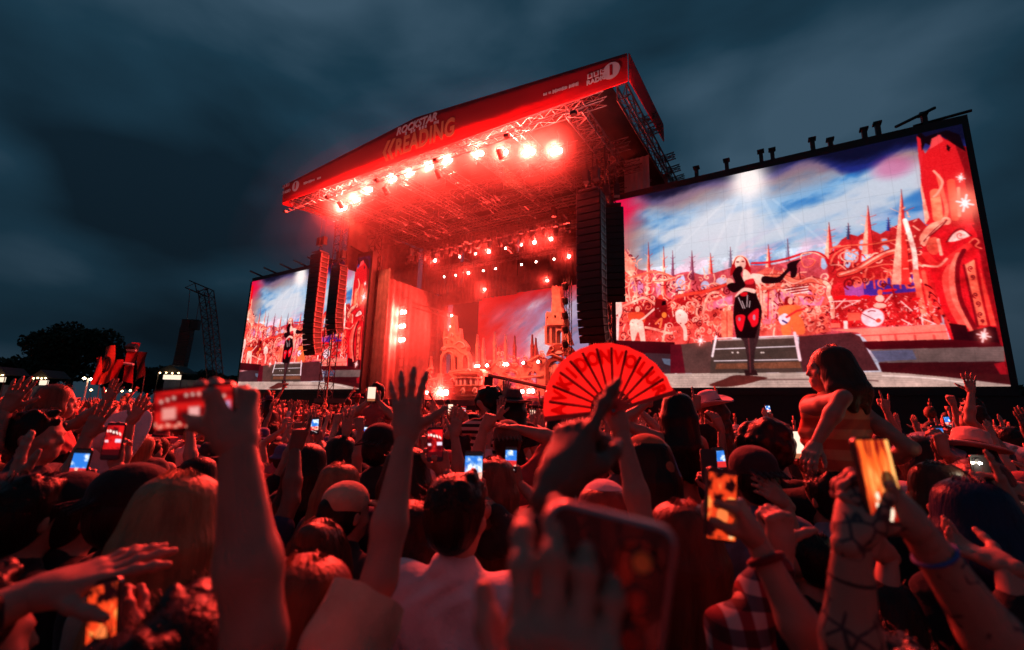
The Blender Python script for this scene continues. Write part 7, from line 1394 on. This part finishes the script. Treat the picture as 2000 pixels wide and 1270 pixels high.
def build_fan(piv):
    m_leaf_ = cloth_translucent('fan_paper', (.95, .36, .32), .62); m_ink = cloth_translucent('fan_ink', (.84, .05, .05), .80); m_rib = mat('fan_rib', (.20, .008, .010), .6); m_guard = mat('fan_guard', (.62, .05, .04), .55)
    t = empty('hand_fan', piv, 0, 'open red folding fan with big block letters held above the crowd', 'fan'); t.rotation_euler = (R(-6), R(2), R(6))
    r0, r1 = .072, .226; a0, a1 = R(19), R(190); n = 12; letters = 'RULOVNODIKVA'
    P = lambda r, a, y=0: (r*math.cos(a), y, r*math.sin(a))
    for i in range(n):
        aa, ab = a0+(a1-a0)*i/n, a0+(a1-a0)*(i+1)/n; am = (aa+ab)/2; mb = MB(); vs = []
        for y in (0, .0012):
            for a, dz in ((aa, -.004), (am, .004), (ab, -.004)):
                for r in (r0, (r0+r1)/2, r1): vs.append(P(r, a, dz*r/r1+y))
        fs = []
        for k in (0, 1):
            for j in (0, 1): q = k*3+j; fs += [(q, q+3, q+4, q+1), (9+q, 9+q+1, 9+q+4, 9+q+3)]
        fs += [(2, 5, 14, 11), (5, 8, 17, 14), (0, 9, 12, 3), (3, 12, 15, 6)]
        mb.add(vs, fs); leaf = mb.build('leaf_panel', m_leaf_, t)
        me = text_mesh(letters[i], m_ink, .060, .0034, .84, depth=.0006); o = link('letter', me, leaf, P(.176, am, -.006)); o.rotation_euler = (0, -(am-math.pi/2), 0); o.scale = (1, 1, 1.05)
    for i in range(n+1):
        a = a0+(a1-a0)*i/n; mb = MB(); g_ = i in (0, n); w_ = .006 if g_ else .0034; d = Vector((math.cos(a), 0, math.sin(a))); s_ = Vector((-math.sin(a), 0, math.cos(a))); L_ = r1 if g_ else r1*.93; y0 = -.008 if g_ else -.0075
        vs = [d*r+s_*q*w_*(.8+.5*(r/L_))+Vector((0, y, 0)) for r in (-.012, L_) for q in (-1, 1) for y in (y0, y0+.0025)]; mb.add(vs, [(0,1,3,2),(4,6,7,5),(0,4,5,1),(2,3,7,6),(0,2,6,4),(1,5,7,3)]); mb.build('guard' if g_ else 'rib', m_guard if g_ else m_rib, t)
        if not g_:
            mb = MB(); vs = [d*r+s_*q*.0052+Vector((0, y, 0)) for r in (-.01, r0) for q in (-1, 1) for y in (-.0105, -.0079)]; mb.add(vs, [(0,1,3,2),(4,6,7,5),(0,4,5,1),(2,3,7,6),(0,2,6,4),(1,5,7,3)]); mb.build('stick', m_guard, t)
    MB().bar((0, -.013, 0), (0, .006, 0), .006, 10).build('pivot', m_steel, t)
build_heroes()
# ------------------------------------------------------------------ the crowd: a few posed bodies copied as individuals, the far mass as one body of people
def crowd_variants():
    rs = random.Random(4); out = []
    up = lambda sx, z=2.0, x=.24, y=.14, pose='open', f=None: dict(w=(sx*x, y, z), f=f or (sx*rs.uniform(-.1, .25), .08, 1), p=(sx*rs.uniform(-.5, .3), 1, 0), pose=pose, e=(sx, -.4, -.4))
    specs = [('both arms raised', (up(-1, pose='wide'), up(1, pose='open'))), ('one arm raised', (None, up(1, 2.03, .22, pose='open'))), ('one fist raised', (up(-1, 2.0, .25, pose='fist'), None)), ('hands at chest', (dict(w=(-.10, .30, 1.30), f=(.3, .4, .7), p=(1, 0, 0), pose='relax'), dict(w=(.10, .30, 1.30), f=(-.3, .4, .7), p=(-1, 0, 0), pose='relax'))), ('arms down', (None, None)), ('arm reaching forward', (dict(w=(-.22, .50, 1.62), f=(0, .8, .5), p=(0, .3, -1), pose='open'), None)),
             ('pointing up', (None, up(1, 1.98, .2, .2, 'point'))), ('both hands filming', (dict(w=(-.10, .32, 1.72), f=(.2, .1, 1), p=(.7, .6, 0), pose='grip'), dict(w=(.10, .32, 1.72), f=(-.2, .1, 1), p=(-.7, .6, 0), pose='grip'))), ('making horns', (up(-1, 1.95, .3, .1, 'rock'), None)), ('arms over head', (up(-1, 1.9, .05, .1, 'relax'), up(1, 1.86, .10, .0, 'relax')))]
    looks = [('short dark hair', dict(hair='short')), ('long hair', dict(hair='long', fem=True, hairlen=.38)), ('a bob', dict(hair='bob', fem=True)), ('wavy hair', dict(hair='wavy', fem=True, hairlen=.3)), ('a baseball cap', dict(hair='short', hat='cap')), ('a bun', dict(hair='bun', fem=True)), ('a bucket hat', dict(hair='short', hat='bucket')), ('a ponytail', dict(hair='pony', fem=True)), ('a backward cap', dict(hair='short', hat='backcap')), ('a wide hat', dict(hair='long', fem=True, hairlen=.25, hat='fedora'))]
    pair = [(0, 0), (0, 1), (1, 2), (1, 0), (2, 4), (3, 3), (4, 1), (4, 0), (4, 5), (5, 0), (5, 7), (6, 2), (6, 8), (7, 1), (7, 0), (8, 0), (9, 5), (4, 9), (1, 6), (0, 3), (3, 8), (2, 1)]
    for a, l in pair:
        kw = dict(looks[l][1]); g = figure(1.74, specs[a][1], (rs.uniform(-.35, .35), rs.uniform(-.1, .2), rs.uniform(-.12, .12)), (rs.uniform(-.05, .08), rs.uniform(-.06, .06)), sleeve=rs.choice((.5, .55, 0, 1.7)), **kw); v = .0145
        body = mk_mesh('body', [sdf_mesh(g['body'], v)]+[sdf_mesh(x, .0075) for x in g['hands']], [m_skin]); parts = [('body', body)]
        for nm, key, m_ in (('top', 'top', m_top), ('trousers', 'bottom', m_bot), ('hair', 'hair', m_hair), ('hat', 'hat', m_hat)):
            if g[key]: parts.append((nm, mk_mesh(nm, [sdf_mesh(g[key], v if nm != 'trousers' else .02)], [m_])))
        mb = MB(); hk = kw['hair']
        if hk in ('long', 'bob', 'wavy'): strands(mb, g, 1.74, 90, {'bob': .15}.get(hk, .34), l+3, r=.0024)
        elif not kw.get('hat'): tufts(mb, g, 1.74, 110, .03, l+5, r=.0022)
        if mb.v: parts.append(('locks', mb.mesh('locks', m_hair, True)))
        out.append((specs[a][0], looks[l][0], parts, g['anchors']))
    return out
m_hat = mat('crowd_hats', (.4, .4, .4), .85, rand=[(.5, .46, .44), (.02, .02, .025), (.35, .10, .10), (.05, .08, .2), (.45, .30, .25)], bump=(20, .3, .02))
def far_person(rs, mats_n=4):
    """light-weight person for the far mass: shaped head, shoulders, tapering arms with hands"""
    mb = MB(); h = rs.uniform(.92, 1.06); skin, hair, top = 0, 1, 2
    prof = [(.10, .9), (.17, 1.0), (.15, 1.15), (.19, 1.32), (.20, 1.42), (.12, 1.48), (.055, 1.50), (.05, 1.56)]; n = 7; vs = []
    for r, z in prof:
        for k in range(n): a = 2*math.pi*k/n; vs.append((r*math.cos(a), r*.62*math.sin(a), z))
    mb.add(vs, [(i*n+k, i*n+(k+1) % n, (i+1)*n+(k+1) % n, (i+1)*n+k) for i in range(len(prof)-1) for k in range(n)], top); mb.m[-n*2:] = [skin]*(n*2)
    hy = rs.uniform(-.02, .03); hx = rs.uniform(-.03, .03); vs = []; fs = []; ms = []; nr, ns = 5, 8
    for i in range(nr+1):
        th = math.pi*i/nr
        for k in range(ns): a = 2*math.pi*k/ns; vs.append((hx+.083*math.sin(th)*math.cos(a), hy+.102*math.sin(th)*math.sin(a), 1.655+.118*math.cos(th)))
    long_ = rs.random() < .4
    for i in range(nr):
        for k in range(ns):
            a = 2*math.pi*(k+.5)/ns; fs.append((i*ns+k, (i+1)*ns+k, (i+1)*ns+(k+1) % ns, i*ns+(k+1) % ns)); ms.append(hair if (i < 2 or math.sin(a) < .25) else skin)
    b = len(mb.v); mb.v += vs; mb.f += [tuple(b+q for q in f) for f in fs]; mb.m += ms
    if long_: mb.bar((hx, hy-.05, 1.66), (hx, -.10, 1.36), .085, 6, .06, mi=hair)
    if rs.random() < .12: mb.bar((hx, hy, 1.70), (hx, hy, 1.715), .16, 9, .15, mi=3); mb.bar((hx, hy, 1.71), (hx, hy, 1.80), .09, 8, .075, mi=3)
    for sx in (-1, 1):
        q = rs.random(); S0 = Vector((sx*.19, 0, 1.42))
        if q < .55:
            el = S0+Vector((sx*rs.uniform(.02, .18), rs.uniform(.0, .15), rs.uniform(.16, .27))); w = el+Vector((rs.uniform(-.14, .12)*sx, rs.uniform(-.03, .10), rs.uniform(.18, .26)))
        elif q < .7: el = S0+Vector((sx*.08, .12, -.24)); w = el+Vector((-sx*.08, .16, .16))
        else: continue
        sl = rs.random() < .4; mb.bar(S0, el, .05, 5, .04, mi=top if sl else skin); mb.bar(el, w, .04, 5, .026, mi=skin); d = (w-el).normalized(); x = d.orthogonal().normalized()
        k = rs.random()
        if k < .6:
            c = w+d*.09; mb.bar(w, c, .032, 5, .04, mi=skin)
            for j in range(4): mb.bar(c+x*(j-1.5)*.02, c+d*.085+x*(j-1.5)*.034, .011, 4, .008, mi=skin)
            mb.bar(w+d*.03, w+d*.08+x*.07, .013, 4, .009, mi=skin)
        else: mb.bar(w, w+d*.09, .036, 6, .045, mi=skin)
    return np.array(mb.v)*h, mb.f, mb.m
def build_crowd():
    V = crowd_variants(); rs = random.Random(12); pts = [(x, y) for x, y in PEOPLE]; placed = []
    grid = {}
    def ok(x, y, dmin):
        gx, gy = int(x//.6), int(y//.6)
        for i in range(gx-1, gx+2):
            for j in range(gy-1, gy+2):
                for (a, b) in grid.get((i, j), ()):
                    if (a-x)**2+(b-y)**2 < dmin*dmin: return False
        return True
    def put(x, y): grid.setdefault((int(x//.6), int(y//.6)), []).append((x, y))
    for x, y in pts: put(x, y)
    cand = []
    for i in range(60000):
        az = math.radians(rs.uniform(-55, 54)); rmax = min(95, 13.2/max(.13, math.cos(az-YAW))); r = 1.9+(rmax-1.9)*math.sqrt(rs.random()); cand.append((r, r*math.sin(az), r*math.cos(az)))
    cand.sort(); near = []; far = []
    for r, x, y in cand:
        if r < 2.0 or y < 1.75: continue
        d = .46 if r < 6 else .50 if r < 20 else .62
        if ok(x, y, d): put(x, y); (near if len(near) < 290 else far).append((r, x, y))
    yaw0 = -YAW
    zones = [(60, 'at the left edge'), (150, 'under the big tree'), (230, 'left of the flags'), (300, 'below the flags'), (380, 'left of the crane'), (470, 'below the crane'), (540, 'before the left wall'), (610, 'before the small singer'), (720, 'below the left speakers'), (790, 'before the lamp column'), (850, 'left of the gate'), (930, 'before the castle gate'), (1000, 'before the arcade'), (1130, 'before the castle tower'), (1330, 'behind the fan'), (1420, 'left of the big singer'), (1500, 'below the big singer'), (1600, 'below the pictured guitarist'), (1720, 'behind the orange rider'), (1790, 'below the pictured drums'), (1860, 'right of the drums'), (1940, 'below the pictured dragon'), (9999, 'at the right edge')]
    cols = dict(black=(.014, .014, .017), white=(.52, .50, .50), navy=(.02, .03, .07), red=(.30, .035, .04), grey=(.14, .14, .15), beige=(.42, .36, .28), green=(.05, .09, .05), pink=(.36, .14, .18)); cm_ = {k: mat('top_'+k, v, .85, noise=(6, .25), bump=(9, .5, .03), spec=.2) for k, v in cols.items()}; wts = ['black']*5+['white']*2+['navy']*2+['red', 'grey', 'grey', 'beige', 'green', 'pink']
    for i, (r, x, y) in enumerate(near):
        pose, look, parts, anc = V[rs.randrange(len(V))]
        if r < 3.2 and pose not in ('arms down', 'hands at chest', 'arm reaching forward') and rs.random() < .75: pose, look, parts, anc = V[rs.choice([5, 6, 7, 8, 9, 10, 17, 20])]
        face = math.atan2(-(W(-16, 24, 0).x-x), W(-16, 24, 0).y-y); yaw = face*.8+rs.uniform(-.35, .35); sc = rs.uniform(.86, .99)
        tc = rs.choice(wts); px = 1000+FPX*x/y*.99; zone = next(z for lim, z in zones if px < lim); row = 'close' if r < 3.2 else 'near' if r < 4.6 else 'further' if r < 6.2 else 'mid-crowd' if r < 8.5 else 'far'
        t = empty('person', (x, y, 0), yaw, f'{look}, {tc} top, {pose}, {row} {zone}', 'person', 'people standing in the crowd'); t.scale = (sc, sc, sc)
        for nm, me in parts:
            o = bpy.data.objects.new(nm, me); COL.objects.link(o); o.parent = hair_o if nm == 'locks' else t
            if nm == 'hair': hair_o = o
            if nm == 'locks': o['kind'] = 'stuff'
            if nm == 'top': o.material_slots[0].link = 'OBJECT'; o.material_slots[0].material = cm_[tc]
        if pose == 'both hands filming' and rs.random() < .8:
            P = Vector((x, y, 0))+Matrix.Rotation(yaw, 3, 'Z')@Vector((0, .36*sc, 1.80*sc)); rt = Matrix.Rotation(yaw, 3, 'Z')@Vector((1, 0, 0)); phone(f'lit phone held by {tc} top and {look}, {row} {zone}', P, rt, (0, .1, 1), rs.choice(('blue', 'red', 'red', 'white')), seed=rs.choice((1, 2, 4, 5)), group='phones raised in the crowd', strength=1.5)
    for i in range(900):
        x, y = rs.uniform(-9, 9), rs.uniform(-9, -.75)
        if ok(x, y, .55): put(x, y); far.append((9, x, y))
    # far mass
    tem = [far_person(rs) for _ in range(40)]; vs, fs, ms, cs, b = [], [], [], [], 0
    loops = []; starts = []; tot = 0
    for (r, x, y) in far:
        v, f, m = tem[rs.randrange(len(tem))]; face = math.atan2(-(W(-16, 24, 0).x-x), W(-16, 24, 0).y-y)+rs.uniform(-.4, .4); c, s = math.cos(face), math.sin(face); sc = rs.uniform(.93, 1.05)
        if rs.random() < .03: dz = .55
        else: dz = 0
        q = np.stack([v[:, 0]*c-v[:, 1]*s, v[:, 0]*s+v[:, 1]*c, v[:, 2]], 1)*sc+np.array([x, y, dz]); vs.append(q); fs += [tuple(k+b for k in ff) for ff in f]; ms += m; cs.append(np.tile(np.array([rs.choice(SKINS), rs.choice(HAIRS), rs.choice(TOPS), rs.choice(TOPS)]).reshape(1, 12), (len(v), 1))); b += len(v)
    me = bpy.data.meshes.new('far_crowd'); me.from_pydata(np.concatenate(vs).tolist(), [], fs); C4 = np.concatenate(cs)
    for k, nm in enumerate(('skin', 'hair', 'top', 'hat')):
        at = me.color_attributes.new('Col_'+nm, 'FLOAT_COLOR', 'POINT'); a = np.ones((b, 4), np.float32); a[:, :3] = C4[:, 3*k:3*k+3]; at.data.foreach_set('color', a.ravel()); me.materials.append(attr_mat('far_'+nm, .6, attr='Col_'+nm))
    me.polygons.foreach_set('material_index', ms); me.polygons.foreach_set('use_smooth', [True]*len(ms)); me.update()
    o = link('far_crowd', me); tag(o, 'distant mass of festival goers packed in front of the stage', 'crowd', kind='stuff'); print('crowd near', len(near), 'far', len(far), 'faces', len(fs))
build_crowd()
# ------------------------------------------------------------------ stage smoke: closed clouds of even density that hang round the lamps
def build_smoke():
    def cloud(name, c, rad, dens, label, g=0.45, col=(0.95, 0.93, 0.92)):
        bm = bmesh.new(); bmesh.ops.create_icosphere(bm, subdivisions=4, radius=1.0)
        for v in bm.verts:
            p = v.co; k = 1+0.05*math.sin(3*p.x+1.3)*math.sin(4*p.z+.4)+.04*math.sin(5*p.y+2*p.x)
            v.co = (p.x*rad[0]*k, p.y*rad[1]*k, p.z*rad[2]*k)
        me = bpy.data.meshes.new(name); bm.to_mesh(me); bm.free()
        o = link(name, me, None, W(*c), (0, 0, -YAW)); tag(o, label, 'smoke', kind='stuff')
        m = bpy.data.materials.new(name); m.use_nodes = True; t = m.node_tree; t.nodes.clear()
        v = N(t, 'ShaderNodeVolumePrincipled'); v.inputs['Color'].default_value = (*col, 1); v.inputs['Density'].default_value = dens; v.inputs['Anisotropy'].default_value = g
        out = N(t, 'ShaderNodeOutputMaterial'); t.links.new(v.outputs[0], out.inputs['Volume']); me.materials.append(m)
    for i, k in enumerate((1.0, .80, .58)):
        cloud('roof_smoke', (-20.0, 19.8, 15.3-.5*i), (17.5*k, 6.5*k, 6.4*k), (.0004, .0009, .0014)[i], ['thin outer veil of smoke round the stage roof', 'middle veil of smoke round the roof lamps', 'thickest smoke right under the roof lamps'][i], .72)
    for i, k in enumerate((1.0, .78, .55)):
        cloud('stage_smoke', (-22.5+i*.6, 28.0, 7.0), (10.5*k, 6.5*k, 7.2*k), 0.0030, ['thin outer smoke over the left half of the stage', 'middle smoke over the left half of the stage', 'densest smoke by the castle gate'][i], .35)
    for (wp, watts, nm) in GLOW:
        R_ = 2.3 if watts > 2000 else 1.9 if watts > 800 else 1.5
        for i, (k, dens) in enumerate(((1.0, .0052), (.60, .013), (.28, .050))):  # nested smoke spheres put round each lamp to give it a halo
            bm = bmesh.new(); bmesh.ops.create_icosphere(bm, subdivisions=3, radius=R_*k); me = bpy.data.meshes.new('lamp_halo_smoke'); bm.to_mesh(me); bm.free()
            o = link('lamp_halo_smoke', me, None, wp); tag(o, ['outer', 'inner', 'innermost'][i]+' smoke added as a halo at the '+nm, 'smoke', 'smoke puffs added as lamp halos', 'stuff')
            key = 'puff%d' % i
            if key not in MATS:
                m = bpy.data.materials.new('halo_puff'); m.use_nodes = True; t = m.node_tree; t.nodes.clear(); v = N(t, 'ShaderNodeVolumePrincipled'); v.inputs['Color'].default_value = (.95, .93, .92, 1); v.inputs['Density'].default_value = dens; v.inputs['Anisotropy'].default_value = .35
                out = N(t, 'ShaderNodeOutputMaterial'); t.links.new(v.outputs[0], out.inputs['Volume']); MATS[key] = m
            me.materials.append(MATS[key])
build_smoke()
